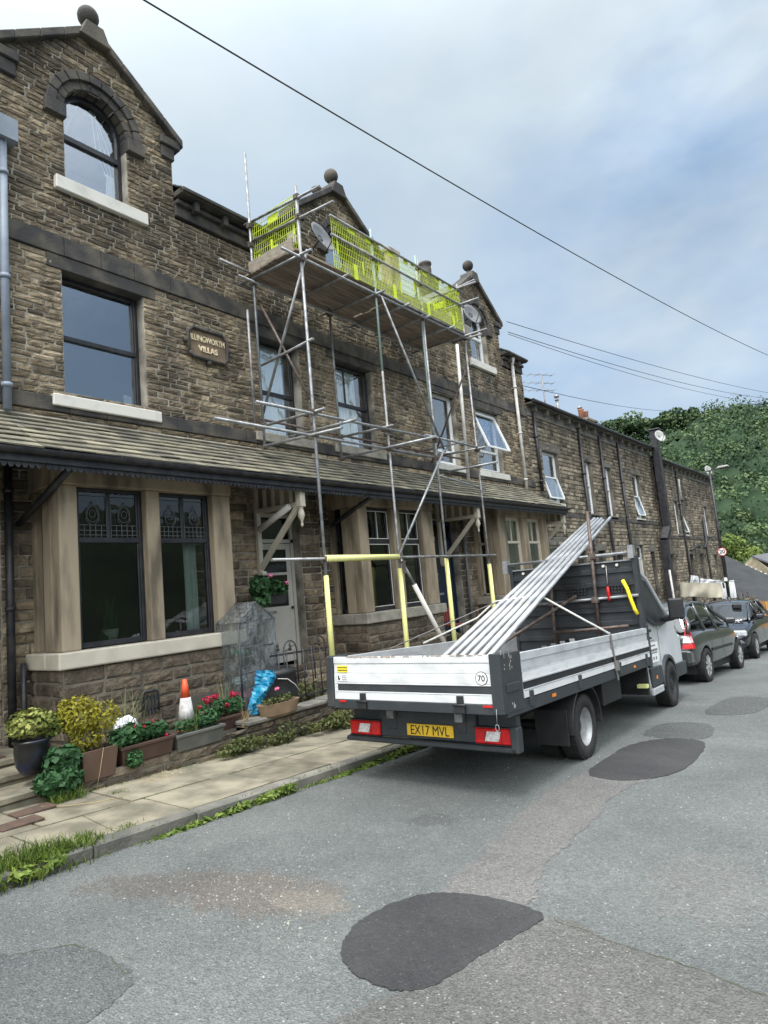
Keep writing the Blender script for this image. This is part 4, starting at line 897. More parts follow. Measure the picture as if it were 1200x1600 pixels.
# ================================================================== lower terrace of cottages
def cottage(ya, yb, eave, wins, label, pipes=(), group='lower stone cottages beyond the villas', base=-2.4, last=False, sillband=3.86):
    root = thing('terraced_cottage', label, 'house', (XF, (ya+yb)/2, zr((ya+yb)/2)), group=group)
    ops = [(w[0], w[1], w[2], w[3]) for w in wins]
    def iv(z):
        ivs = [(ya, yb)]
        for (p, q, za, zb) in ops:
            if za < z < zb: ivs = cut(ivs, p, q)
        return ivs
    ms, mb = MB(), MB()
    stones(ms, mb, PX(XF), iv, base, eave-.42, (.13, .17), (.22, .5), .035, simple=True, gap=.018)
    if last: stones(ms, mb, PYp(yb), lambda z: [(-15, XF-.01)], base, eave-.1, (.13, .17), (.22, .5), .03, simple=True, gap=.018)
    w = ms.build('stone_wall', M_STONE2, root); mb.build('mortar', M_MORTAR2, w)
    m = MB(); m.box(XF-.24, XF+.05, ya, yb, eave-.42, eave-.30); m.box(XF-.24, XF+.02, ya, yb, eave-.30, eave-.06); m.box(XF-.1, XF+.24, ya, yb, eave-.06, eave)
    k = ya+.4
    while k < yb-.1: m.box(XF, XF+.2, k-.05, k+.05, eave-.26, eave-.062); k += .95
    m.build('eaves_course', M_DRESS2, root, bevel=.01)
    for (p, q, za, zb) in ops: m = MB(); m.box(XF-.2, XF+.03, p-.2, q+.2, zb+.002, zb+.27); m.build('lintel', M_DRESS2, root, bevel=.01)
    m = MB(); m.box(XF-.02, XF+.05, ya, yb, sillband-.16, sillband)
    m.build('sill_band', M_SOOT, root)
    m = MB(); m.path([(XF+.3, ya, eave+.03), (XF+.3, yb, eave+.03)], .06, 8); m.build('gutter', M_PIPE, root)
    for (p, q, za, zb, style) in [w if len(w) == 5 else (*w, 'sash') for w in wins]:
        if style == 'door':
            m = MB(); m.box(XF-.16, XF-.1, p, p+.07, za, zb); m.box(XF-.16, XF-.1, q-.07, q, za, zb); m.box(XF-.16, XF-.1, p, q, zb-.08, zb); m.box(XF-.16, XF-.1, p, q, zb-.6, zb-.53)
            f = m.build('door_frame', M_UPVC, root); m = MB(); m.box(XF-.15, XF-.11, p+.07, q-.07, za, zb-.6); m.build('door', M_DOORG, root)
            m = MB(); m.box(XF-.14, XF-.13, p+.07, q-.07, zb-.53, zb-.08); m.build('glass', M_GLASSD, f)
        elif style == 'dark':
            m = MB(); m.box(XF-.16, XF-.14, p, q, za, zb); m.build('window', M_DARK, root)
        else:
            f = window(root, XF, p, q, za, zb, M_UPVC, (za+zb)/2+.1 if style == 'sash' else None, .13, .075, None, True, M_DRESS2 if style != 'open' else M_WHITE, [(p+.1, p+.3, za+.1, zb-.1, M_CURT)], sillx=.1, sillh=.14, silldepth=.05)
            if style == 'open':
                m = MB(); h = zb-.1; l = za+.1 if zb-za > 1.7 else za+.1; mid = (za+zb)/2
                top, bot = (mid, za+.1)
                a0 = (XF-.1, p+.1, top); a1 = (XF-.1, q-.1, top); b0 = (XF+.10, p+.1, bot+.03); b1 = (XF+.10, q-.1, bot+.03)
                for s, t in ((a0, b0), (a1, b1), (b0, b1), (a0, a1)): m.beam(s, t, .05, .05)
                os_ = m.build('open_sash', M_UPVC, root); m = MB(); m.slab([b0, b1, a1, a0], .01); m.build('glass', M_GLASS, os_)
    for (y, z0, z1) in pipes: downpipe(root, XF+.1, y, z0, z1, M_PIPE, .055, collars=True)
    m = MB(); n = 20; xe, xr = XF+.3, XF-3.4
    for i in range(n):
        xa, xb_ = xe+(xr-xe)*i/n, xe+(xr-xe)*(i+1)/n; za, zb = eave+.05+.5*(xe-xa), eave+.05+.5*(xe-xb_)
        m.slab([(xa+.02, ya, za), (xa+.02, yb, za), (xb_, yb, zb), (xb_, ya, zb)], .025, random.random())
    m.slab([(xr, ya, eave+1.85), (xr, yb, eave+1.85), (xr-3, yb, eave+.3), (xr-3, ya, eave+.3)], .05)
    rf = m.build('roof', M_SLATE2, root)
    m = MB(); m.box(XF-.5, XF-6, ya+.02, yb-.02, base, eave-.05); m.build('interior', M_DARK, root)
    return root, rf
c1, q1 = cottage(19.37, 23.9, 7.45, [(20.22, 21.55, 4.2, 5.96, 'open'), (19.95, 21.1, .9, 2.72, 'sash'), (22.2, 23.1, -.6, 2.5, 'dark')], 'lower stone cottage adjoining the end of the porch roof, with a half-open white window', [(19.72, 4.5, 7.2), (23.62, -.9, 7.2)])
c2, q2 = cottage(23.9, 28.15, 7.45, [(24.05, 24.75, 3.95, 5.98), (26.25, 26.95, 3.93, 5.95), (24.3, 25.1, .7, 2.5, 'dark'), (26.3, 27.1, -.9, 2.4, 'dark')], 'lower stone cottage with two narrow upstairs windows between black downpipes', [(25.8, -.9, 7.2), (28.05, -.9, 7.2)])
c3, q3 = cottage(28.15, 33.2, 7.45, [(29.7, 30.85, 3.95, 5.98, 'open'), (29.0, 29.95, -1.2, 2.7, 'door'), (31.0, 31.7, .3, 2.4, 'dark')], 'lower stone cottage with a white front door and the orange chimney pots')
c4, q4 = cottage(33.2, 39.8, 7.02, [(36.4, 37.2, 3.3, 5.1), (37.55, 38.6, 3.3, 5.24, 'open'), (34.2, 35.0, .3, 2.3, 'dark'), (38.1, 39.0, -1.2, 2.2, 'dark')], 'cottage beyond the black flue duct, with a propped-open white window', [(33.35, -1.3, 6.8), (37.4, -1.4, 6.8)], base=-2.8, sillband=3.2)
c5, q5 = cottage(39.8, 46.4, 7.02, [(43.3, 44.2, 3.3, 5.1), (40.6, 41.5, -.2, 2.2, 'dark'), (44.3, 45.1, -.2, 2.1, 'dark')], 'last cottage of the terrace, at the corner beside the lamp post', [(42.2, -1.6, 4.2), (46.2, -1.6, 6.8)], base=-2.9, last=True, sillband=3.2)
def flue(root, x, y, z0, z1, r=.07):
    m = MB(); m.tube((x, y, z0), (x, y, z1), r, 10); m.lathe([(r*1.8, 0), (r*1.9, .06), (r*.8, .14)], (x, y, z1+.06), 10); m.lathe([(r*1.5, -.14), (r*1.5, -.1)], (x, y, z1+.05), 10); m.build('flue', M_GALV, root)
a = onX((872, 640), -11.6); b_ = onX((908, 655), -11.6)
flue(c1, -11.6, a.y, 8.6, a.z+.55); flue(c2, -11.6, b_.y, 8.6, b_.z+.5)
# roof windows standing ajar
for rt, px in ((c1, (845, 636)), (c2, (925, 670))):
    p_ = onX(px, -9.6); m = MB(); m.slab([(-9.3, p_.y-.5, 8.0), (-9.3, p_.y+.7, 8.0), (-10.3, p_.y+.7, 8.25), (-10.3, p_.y-.5, 8.25)], .05); m.build('roof_window', M_PIPEG, rt)
m = MB(); m.box(-11.9, -11.1, 31.6, 32.9, 7.5, 9.35); m.box(-11.96, -11.04, 31.54, 32.96, 9.35, 9.47)
ch = m.build('chimney', M_STONE2, c3, bevel=.01)
for i, yy in enumerate((31.9, 32.55)):
    m = MB(); m.lathe([(.14, 0), (.13, .45), (.16, .5), (.16, .55), (.1, .56)], (-11.5, yy, 9.47), 12); m.build('chimney_pot', M_TERRA, ch)
# black flue duct with a dog-leg, on the wall of the fourth cottage
m = MB(); P0 = [(-8.42, 33.0, 8.35), (-8.42, 33.0, 3.5), (-8.48, 32.4, 2.9), (-8.48, 32.3, -1.4)]
for a, b in zip(P0[:-1], P0[1:]): m.beam(a, b, .34, .34, up=(0, 1, 0))
m.box(-8.7, -8.1, 32.75, 33.3, 8.35, 8.42); m.build('flue_duct', M_PIPE, c4, bevel=.02)
m = MB(); m.path([(XF+.1, 37.9, 6.3), (XF+.14, 37.6, 6.3), (XF+.14, 37.55, 6.1), (XF+.14, 37.55, 5.2)], .06, 8); m.build('waste_pipe', M_PIPEW, c4)
m = MB(); m.path([(XF+.12, 38.2, 2.4), (XF+.14, 39.8, 2.65), (XF+.14, 41.0, 2.7)], .06, 8); m.path([(XF+.12, 41.5, 2.5), (XF+.14, 42.2, 2.9), (XF+.14, 42.2, 4.3)], .07, 8); m.build('soil_pipe', M_PIPE, c5)
m = MB(); m.tube((-8.0, 30.9, -1.3), (-8.05, 30.9, 1.5), .045, 10); m.build('waste_pipe', M_PIPEW, c3)
# tv aerial behind the first cottage
m = MB(); A = onX((852, 632), -11.8); m.tube((A.x, A.y, 8.6), (A.x, A.y, A.z+1.6), .03, 6)
for k, w_ in ((1.45, .5), (1.05, .6), (.7, .45)):
    m.tube((A.x-.6, A.y-.9, A.z+k), (A.x+.3, A.y+.5, A.z+k), .015, 5)
    for j in range(5): t = j/4; cx, cy_ = A.x-.6+.9*t, A.y-.9+1.4*t; m.tube((cx+.2, cy_-.14, A.z+k), (cx-.2, cy_+.14, A.z+k), .01, 4)
tag(m.build('tv_aerial', M_GALVD), 'spindly television aerial on the skyline above the first cottage roof', 'aerial')

def dish(name, pos, yaw, tilt, r, mat, label, wall=None):
    root = thing(name, label, 'satellite dish', pos, (0, 0, 0)); m = MB(); n = 20; vs = []; rings = 5
    d = Vector((math.sin(yaw)*math.cos(tilt), math.cos(yaw)*math.cos(tilt), math.sin(tilt))); a = d.cross(Vector((0, 0, 1))).normalized(); b = a.cross(d)
    for side in (0, 1):
        for i in range(1, rings+1):
            for j in range(n):
                t = 2*math.pi*j/n; rr = r*i/rings; p = a*(rr*math.cos(t))*.92+b*(rr*math.sin(t))+d*(.22*rr*rr/r-side*.015); vs.append(tuple(p))
    K = rings*n; vs.append(tuple(d*0)); vs.append(tuple(-d*.015)); F = []
    for s in (0, 1):
        o = s*K
        for j in range(n): F.append((o+j, o+(j+1) % n, 2*K+s))
        for i in range(rings-1):
            for j in range(n): F.append((o+i*n+j, o+i*n+(j+1) % n, o+(i+1)*n+(j+1) % n, o+(i+1)*n+j))
    for j in range(n): F.append(((rings-1)*n+j, (rings-1)*n+(j+1) % n, K+(rings-1)*n+(j+1) % n, K+(rings-1)*n+j))
    m.add(vs, F, .5, True); m.build('reflector', mat, root, local=True)
    m = MB(); e = d*(r*1.05)-b*(r*.25); m.path([-b*r*.95, -b*r*.7+d*r*.5, e], .012, 6); m.lathe([(.02, -.05), (.035, 0), (.035, .05), (.02, .07)], e, 10); m.build('feed_arm', M_BLK, root, local=True)
    if wall: m = MB(); w = Vector(wall)-Vector(pos); m.path([-d*.01, -d*.08, Vector((w.x, w.y, w.z)), ], .02, 6); m.box(w.x-.02, w.x+.02, w.y-.06, w.y+.06, w.z-.08, w.z+.08); m.build('bracket', M_BLK, root, local=True)
dish('satellite_dish', (-8.32, 9.38, 9.06), R(84), R(20), .36, M_DISH, 'grey satellite dish seen almost edge-on, on the middle gable behind the scaffold', (-8.8, 9.3, 8.7))
dish('satellite_dish', (-8.3, 15.42, 9.15), R(105), R(20), .34, M_DISH, 'grey satellite dish seen flat-on, beside the arched window of the far gable', (-8.8, 15.4, 9.0))
dish('satellite_dish', (-8.1, 32.7, 7.95), R(125), R(18), .31, M_DISHW, 'large off-white satellite dish at the top of the black flue duct', (-8.4, 33.0, 7.8))
P_ = onX((1106, 735), -8.3); dish('satellite_dish', tuple(P_), R(125), R(12), .29, M_DISHW, 'white satellite dish at the last corner of the terrace, beside the lamp post head', (-8.75, P_.y-.3, P_.z-.4))

# ================================================================== scaffold
def scaffold():
    root = thing('scaffold', 'steel tube scaffold with yellow mesh guards standing in front of the middle villa', 'scaffold', (-7.15, 7.5, zr(7.5)+.1))
    r = .0242; X0, X1 = -8.35, -7.15
    def T(name, p0, p1, mat=M_GALVD, rr=r, **k): m = MB(); m.tube(p0, p1, rr, 10); return m.build(name, mat, root)
    T('standard', (-8.35, 7.49, 4.42), (-8.35, 7.49, 10.02), M_GALV)
    T('standard', (X1+.02, 7.50, .0), (X1+.02, 7.50, 8.78), M_GALV, .0265)
    T('standard', (X1, 9.50, -.3), (X1, 9.52, 5.9)); T('standard', (X1, 9.52, 5.9), (X1, 9.55, 8.82), M_GREENTUBE)
    T('standard', (X1, 11.10, -.4), (X1, 11.15, 8.80)); T('standard', (X1-.12, 11.25, 4.02), (X1-.12, 11.25, 8.95), M_GREENTUBE)
    T('standard', (X1, 12.85, -.45), (X1, 12.85, 7.75))
    T('standard', (-8.35, 9.5, 4.4), (-8.35, 9.5, 7.9)); T('standard', (-8.35, 12.96, 4.38), (-8.35, 12.96, 8.0), M_RUSTY)
    T('standard', (-8.35, 14.4, 4.36), (-8.35, 14.55, 8.1), M_PIPEW, .045)
    T('standard', (-8.35, 7.3, 4.8), (-8.35, 7.3, 6.9)); T('standard', (X1, 12.75, 8.0), (X1, 12.75, 8.75)); T('standard', (X1-.1, 13.05, 7.5), (X1-.1, 13.05, 8.3))
    for p0, p1 in (((-8.5, 7.5, 8.66), (-6.58, 7.5, 8.50)), ((-8.45, 7.5, 8.28), (-6.3, 7.5, 8.10)), ((-8.7, 7.44, 7.54), (-6.82, 7.44, 7.46)), ((-8.3, 7.5, 4.80), (-6.86, 7.5, 4.75)), ((-8.32, 7.44, 4.42), (-6.48, 7.44, 4.33)),
                   ((-8.45, 8.2, 4.72), (-6.8, 8.2, 4.66)), ((-8.25, 9.44, 4.84), (-6.95, 9.44, 4.78)), ((-8.3, 9.44, 4.42), (-6.1, 9.44, 4.36)), ((-8.29, 11.05, 4.85), (-7.05, 11.05, 4.80)),
                   ((-8.25, 12.8, 4.81), (-6.89, 12.8, 4.76)), ((-8.25, 12.8, 4.39), (-6.64, 12.8, 4.36)), ((-8.6, 12.8, 5.02), (-7.4, 12.8, 5.0)),
                   ((-8.6, 8.6, 7.53), (-7.0, 8.6, 7.50)), ((-8.6, 9.5, 7.52), (-6.9, 9.5, 7.44)), ((-8.6, 10.4, 7.52), (-6.95, 10.4, 7.47)), ((-8.6, 11.2, 7.52), (-7.0, 11.2, 7.46)), ((-8.6, 12.1, 7.52), (-6.95, 12.1, 7.46)), ((-8.6, 12.75, 7.50), (-6.5, 12.75, 7.43)), ((-7.5, 12.95, 7.48), (-6.75, 12.95, 7.44)),
                   ((-7.9, 12.72, 8.66), (-6.63, 12.72, 8.60)), ((-7.9, 12.72, 8.26), (-6.6, 12.72, 8.20)), ((-7.6, 12.9, 8.72), (-6.75, 12.9, 8.76)), ((-8.3, 7.5, 5.9), (-7.0, 7.5, 5.98))):
        T('transom', p0, p1, M_GALVD if random.random() < .7 else M_GALV)
    for p0, p1, mt in (((X1+.05, 7.0, 7.44), (X1+.05, 13.0, 7.42), M_GALV), ((-8.3, 7.1, 7.46), (-8.3, 13.0, 7.46), M_GALV), ((X1+.05, 8.3, 8.57), (X1+.05, 12.95, 8.57), M_GALVD), ((X1+.05, 8.3, 8.20), (X1+.05, 12.9, 8.20), M_GALV),
                       ((X1+.05, 6.25, 4.70), (X1+.05, 10.8, 4.76), M_GALV), ((X1+.05, 10.7, 4.80), (X1+.05, 13.1, 4.80), M_GALV), ((X1-.05, 5.55, 4.36), (X1-.05, 11.45, 4.40), M_GALV), ((X1+.05, 6.35, 2.33), (X1+.05, 13.1, 2.31), M_GALVD),
                       ((-8.3, 6.7, 7.62), (-8.3, 7.6, 7.60), M_GALVD), ((-8.45, 7.5, 4.95), (-8.45, 14.7, 4.95), M_RUSTY), ((-8.0, 12.36, 4.28), (-7.75, 14.18, 4.02), M_GALV), ((X1+.06, 9.6, 7.52), (X1+.06, 12.9, 7.50), M_GALVD)):
        T('ledger', p0, p1, mt)
    for p0, p1, mt in (((-7.02, 7.55, 7.58), (-8.4, 7.55, 5.05), M_GALVD), ((X1+.06, 9.63, 7.43), (X1+.06, 11.38, 4.52), M_GALVD), ((X1+.06, 11.40, 4.62), (X1+.06, 9.42, 2.34), M_GALV), ((-7.1, 12.9, 6.95), (-8.45, 12.9, 4.70), M_RUSTY), ((X1+.04, 9.48, 2.3), (-7.0, 9.75, 1.75), M_GALVD), ((-8.4, 7.62, 7.2), (-7.3, 7.62, 5.05), M_RUSTY)):
        T('brace', p0, p1, mt)
    # base plates
    for y in (7.5, 9.5, 11.1, 12.85): m = MB(); m.box(X1-.09, X1+.09, y-.09, y+.09, zr(y)+.10, zr(y)+.112); m.build('base_plate', M_GALVD, root)
    # couplers
    def cp(x0, x1, y0, y1, z0, z1): m = MB(); m.box(x0, x1, y0, y1, z0, z1); m.tube((x1-.01, y0-.02, (z0+z1)/2), (x1-.01, y1+.03, (z0+z1)/2), .012, 6); m.build('coupler', M_RUSTY, root)
    for (x, y) in ((X1+.02, 7.5), (X1, 9.53), (X1, 11.12), (X1, 12.85)):
        for z in (4.38, 4.75, 7.44, 2.32): cp(x-.045, x+.06, y-.04, y+.04, z-.045, z+.045)
    for (x, y) in ((-8.35, 7.49), (X1+.02, 7.5), (X1, 9.53), (X1, 11.12)):
        for z in (8.20, 8.57): cp(x-.045, x+.05, y-.04, y+.04, z-.04, z+.04)
    for (x, y) in ((-8.35, 9.5), (-8.35, 12.96), (-8.35, 7.49)):
        for z in (4.42, 4.82, 7.46): cp(x-.045, x+.05, y-.04, y+.04, z-.04, z+.04)
    # deck boards, toe boards
    x = -8.5
    while x < -7.22:
        for (a, b) in ((7.38, 10.2), (10.22, 13.0)):
            m = MB(); z = 7.575+random.uniform(0, .008); m.box(x, x+.218, a+random.uniform(-.05, .03), b-random.uniform(-.02, .05), z, z+.038, random.random()); m.build('deck_board', M_BOARD, root)
        x += .228
    for p in (((-7.19, 8.70, 7.62), (-7.19, 10.9, 7.62)), ((-7.19, 10.88, 7.62), (-7.19, 13.2, 7.60)),): m = MB(); m.beam((p[0][0], p[0][1], 7.735), (p[1][0], p[1][1], 7.725), .036, .225); m.build('toe_board', M_TOE, root)
    m = MB(); m.beam((-8.38, 7.44, 7.735), (-7.25, 7.44, 7.735), .036, .225); m.build('toe_board', M_TOE, root)
    m = MB(); m.beam((-7.2, 13.18, 7.74), (-8.4, 13.18, 7.74), .036, .24); m.build('toe_board', M_TOE, root)
    # yellow mesh brick guards
    def guard(o, u, L, solid=()):
        o = Vector(o); u = Vector(u); H = 1.0; m = MB(); nv = int(L/.05); w = .0062; up = Vector((0, 0, 1))
        for i in range(nv+1): p = o+u*(L*i/nv); m.beam(p, p+up*H, w*2 if i in (0, nv) else w, w, up=(1, 0.3, 0))
        for j in range(9): p = o+up*(H*j/8); m.beam(p, p+u*L, w*1.4, w*1.6 if j in (0, 8) else w*1.2)
        for (a, b, c, d) in solid:
            nn = u.cross(up)*.006; q = [o+u*(L*a)+up*(H*c), o+u*(L*b)+up*(H*c), o+u*(L*b)+up*(H*d), o+u*(L*a)+up*(H*d)]; m.slab([p+nn for p in q], .012)
        return m.build('brick_guard', M_YEL, root)
    S = [(.38, .60, .76, .9), (.46, .56, -.02, .30), (.1, .13, .1, .3), (.92, .95, .3, .5), (.40, .44, .2, .45)]
    guard((-8.32, 7.53, 7.66), (1, 0, 0), 1.12, S)
    ys = [8.36, 9.57, 10.78, 11.99]
    for i, y in enumerate(ys):
        guard((-7.13, y, 7.60), (0, 1, 0), 1.16 if i < 3 else .8, [(.05, .15, .93, 1.0), (.40, .56, .86, .97), (.47, .56, -.04, .26), (.86, .98, .88, 1.0), (.1, .12, .3, .6), (.7, .73, .15, .4)])
    guard((-7.2, 12.82, 7.62), (-1, 0, 0), 1.1, S); guard((-8.45, 11.6, 7.62), (0, 1, 0), 1.2, S)
    # foam sleeves
    def F(p0, p1, mat, r=.05): m = MB(); m.tube(p0, p1, r, 12, r*.86); m.build('foam_sleeve', mat, root)
    F((X1+.02, 7.5, .55), (X1+.02, 7.5, 2.06), M_FOAM, .048); F((X1, 9.5, -.1), (X1, 9.5, 2.12), M_FOAM); F((X1, 11.10, -.1), (X1, 11.10, 2.28), M_FOAM); F((X1, 12.85, .2), (X1, 12.85, 2.12), M_FOAM)
    F((X1+.05, 7.49, 2.33), (X1+.05, 9.42, 2.33), M_FOAM, .056); F((-7.02, 9.72, 1.80), (-6.72, 10.35, .3), M_FOAMW, .045)
    m = MB(); m.beam((X1+.1, 9.5, 2.25), (X1+.1, 9.5, 2.02), .05, .05, up=(1, 0, 0)); m.build('coupler', M_RUSTY, root)
scaffold()

# ================================================================== flatbed truck
TO = Vector((-4.04, 7.22, -.343)); TH = R(-1.64)
D = Vector((math.sin(TH), math.cos(TH), -.046)).normalized(); Nn = Vector((math.cos(TH), -math.sin(TH), 0)); Nn = (Nn-D*Nn.dot(D)).normalized(); U = Nn.cross(D)
TM = Matrix(((Nn.x, D.x, U.x, TO.x), (Nn.y, D.y, U.y, TO.y), (Nn.z, D.z, U.z, TO.z), (0, 0, 0, 1)))
def tw(u, v, w): return TM @ Vector((u, v, w))
def wheel(parent, u, v, z, r, w, rimr, dual=False, name='wheel', rimmat=None, side=1, spokes=0):
    m = MB(); s = side
    m.lathe([(rimr*.98, -w/2), (r*.93, -w/2), (r, -w/2+.02), (r, w/2-.02), (r*.93, w/2), (rimr*.98, w/2), (rimr*.97, 0), (rimr*.98, -w/2)], (u, v, z), 32, 'x', cap=False)
    for k in range(60):
        t = 2*math.pi*k/60; y, zz = math.cos(t), math.sin(t)
        m.beam((u-w*.48, v+y*(r+.002), z+zz*(r+.002)), (u+w*.48, v+y*(r+.002), z+zz*(r+.002)), .018, .008, up=(0, y, zz))
    t = m.build(name, M_TYRE, parent, local=True)
    m = MB()
    if dual:
        m.lathe([(rimr, s*w*.5), (rimr, s*w*.46), (rimr*.90, s*w*.38), (rimr*.86, s*w*.1), (rimr*.82, -s*w*.45), (rimr*.5, -s*w*.48), (rimr*.42, -s*w*.3), (.075, -s*w*.28), (.07, -s*.02), (.0, -s*.015)], (u, v, z), 32, 'x', cap=False)
    elif spokes:
        m.lathe([(rimr, s*w*.48), (rimr*.93, s*w*.45), (rimr*.88, s*w*.2), (rimr*.86, -s*w*.2), (.0, -s*w*.22)], (u, v, z), 32, 'x', cap=False)
        for k in range(spokes):
            a = 2*math.pi*k/spokes; y, zz = math.cos(a), math.sin(a)
            m.beam((u+s*w*.40, v+y*.03, z+zz*.03), (u+s*w*.40, v+y*rimr*.93, z+zz*rimr*.93), .065 if spokes < 8 else .04, .025, up=(0, -zz, y))
        m.lathe([(.06, s*w*.3), (.065, s*w*.46), (.0, s*w*.47)], (u, v, z), 16, 'x')
    else:
        m.lathe([(rimr, s*w*.48), (rimr*.93, s*w*.44), (rimr*.85, s*w*.1), (rimr*.55, s*w*.28), (.10, s*w*.32), (.08, s*w*.42), (.0, s*w*.44)], (u, v, z), 32, 'x', cap=False)
    m.build('rim', rimmat or M_RIM, t, local=True)
    if dual: m = MB(); m.lathe([(rimr*.80, -s*w*.30), (rimr*.80, -s*w*.27), (rimr*.3, -s*w*.22), (.0, -s*w*.2)], (u, v, z), 28, 'x', cap=False); m.lathe([(.085, -s*w*.25), (.08, s*w*.05), (.05, s*w*.1), (0, s*w*.1)], (u, v, z), 20, 'x', cap=False); m.build('hub_and_shade_disc', M_TRIM, t, local=True)  # hub plus a dark disc standing in for shade inside the deep rim
    if dual or not spokes:
        m = MB()
        for k in range(8):
            a = 2*math.pi*k/8; m.lathe([(rimr*.085, -.02), (rimr*.085, .03)], (u+(-s*w*.42 if dual else s*w*.26), v+math.cos(a)*rimr*.62, z+math.sin(a)*rimr*.62), 8, 'x')
        m.build('vent_holes', M_BLK, t, local=True)
    return t
def truck():
    root = thing('flatbed_truck', 'white dropside flatbed truck parked at the kerb, loaded with steel tubes', 'truck'); root.matrix_world = TM
    B = lambda name, mat, m, bevel=0, parent=root: m.build(name, mat, parent, local=True, bevel=bevel)
    # bed and chassis
    m = MB(); m.box(-1.0, 1.0, -2.0, 2.72, .90, .97); B('bed_floor', M_FLOORB, m)
    m = MB()
    m.box(-1.05, 1.05, -2.07, -2.0, .79, .885); m.box(1.0, 1.07, -2.0, 2.75, .76, .875); m.box(-1.07, -1.0, -2.0, 2.75, .76, .875)
    for v in (-1.4, -.6, .5, 1.3, 2.1): m.box(-1.0, 1.0, v-.04, v+.04, .80, .895)
    for u in (-.42, .42): m.box(u-.05, u+.05, -1.75, 4.6, .55, .78)
    m.box(-.35, .35, -1.6, -.7, .45, .7); B('chassis_frame', M_TRIM, m, .006)
    m = MB(); m.tube((-.85, 0, .34), (.85, 0, .34), .06, 10); m.lathe([(.05, -.14), (.16, -.06), (.16, .06), (.05, .14)], (0, 0, .34), 14, 'y'); m.tube((0, .1, .36), (0, 3.2, .5), .045, 8)
    m.box(.45, .9, 1.0, 1.75, .42, .74); m.box(-.9, -.45, .9, 1.9, .42, .74); B('axle_and_tank', M_BLK, m, .01)
    # tailgate: ribbed aluminium plank
    m = MB(); v = -2.05; L, Rr = -.945, .955
    m.box(L, Rr, v, v+.03, .885, 1.325)
    for z0, z1, d in ((1.255, 1.325, .012), (1.155, 1.252, .006), (1.06, 1.152, .0095), (1.045, 1.058, .014), (.885, .962, .010), (.962, .972, .014)): m.box(L, Rr, v-d, v, z0, z1)
    m.box(L, L+.045, v-.010, v, .974, 1.006); m.box(L, L+.045, v-.010, v, 1.009, 1.042); tg = B('tailgate', M_ALU, m, .003)
    m = MB(); m.box(L+.048, Rr, v-.006, v-.001, .974, 1.043); B('rubber_strip', M_TRIM, m, 0, tg)
    # worn wooden-looking scuffs along the top edge are real chipped paint: thin shards
    m = MB()
    for k in range(46):
        u = random.uniform(-.85, .9); w = random.uniform(.01, .07); m.box(u, u+w, v-.0135, v+.031, 1.3255-random.uniform(.004, .016), 1.3265)
    B('paint_chips', pmat("chipped_paint_brown", (0.30, 0.23, 0.18), (0.45, 0.40, 0.35), 20, 0.9), m, 0, tg)
    for s in (-.55, .62):
        m = MB(); m.box(s-.035, s+.035, -2.085, -2.06, .885, .955); m.box(s-.055, s+.055, -2.10, -2.07, .80, .885); m.tube((s-.07, -2.10, .875), (s+.07, -2.10, .875), .012, 8); B('tailgate_hinge', M_BLK, m, .004)
    for u0, u1 in ((-.87, -.78), (.86, .97)): m = MB(); m.box(u0, u1, -2.078, -2.07, .858, .878); B('red_reflector', M_REDR, m)
    # corner posts
    m = MB(); m.box(.96, 1.075, -2.085, -1.66, .80, 1.335); m.box(1.075, 1.085, -2.0, -1.74, .98, 1.06); B('corner_post', M_TRIM, m, .012)
    m = MB(); m.box(-1.045, -.95, -2.085, -1.8, .80, 1.335); B('corner_post', M_TRIM, m, .012)
    m = MB(); m.box(1.02, 1.08, 2.70, 2.80, .72, 1.36); m.box(1.08, 1.10, 2.72, 2.86, 1.24, 1.29); B('corner_post', M_TRIM, m, .01)
    m = MB()
    for k in range(16): z = random.choice([.85, 1.2, 1.26, 1.3])+random.uniform(-.03, .03); y = random.choice([-2.06, -1.9])+random.uniform(-.02, .06); m.box(1.0755, 1.077, y, y+random.uniform(.002, .006), z, z+random.uniform(.01, .05))
    B('post_scratches', M_WHITE, m)
    # side boards
    for s in (-1, 1):
        m = MB(); a, b = -1.645 if s > 0 else -1.8, 2.70
        x = lambda d: (1.03+d)*s
        m.box(x(0), x(.03), a, b, .885, 1.31)
        for z0, z1, d in ((1.235, 1.31, .042), (1.14, 1.232, .035), (1.055, 1.137, .042), (1.035, 1.053, .05), (.885, .955, .042), (.955, .965, .048)): m.box(x(.03), x(d), a, b, z0, z1)
        sb = B('side_board', M_ALUG, m, .003); m = MB(); m.box(x(.03), x(.036), a+.02, b, .967, 1.033); B('rubber_strip', M_BLK, m, 0, sb)
        m = MB(); m.box(x(.0405), x(.045), a, b, 1.045, 1.12); m.box(x(.0405), x(.045), a, b, .889, .950); B('white_band', M_ALU, m, 0, sb)
        for v in (-1.5, -.2, 1.25, 2.5): m = MB(); m.box(x(.03), x(.06), v-.04, v+.04, .80, .945); B('side_hinge', M_TRIM, m, .004)
    for v in (-.95, 1.9): m = MB(); m.box(1.071, 1.08, v-.04, v+.04, .81, .84); B('amber_marker', M_AMB, m)
    # headboard
    m = MB(); m.box(-1.03, 1.03, 2.70, 2.74, .95, 2.33)
    for k in range(6): z = 1.16+k*.2; m.box(-1.0, 1.0, 2.672, 2.70, z, z+.075)
    m.box(-1.05, -.99, 2.66, 2.80, .95, 2.42); m.box(.99, 1.06, 2.64, 2.80, .95, 2.40); hb = B('headboard', M_CHAR, m, .006)
    m = MB(); m.box(-1.0, 1.0, 2.665, 2.75, 2.33, 2.352); B('top_edge', M_GALV, m, 0, hb)
    m = MB()
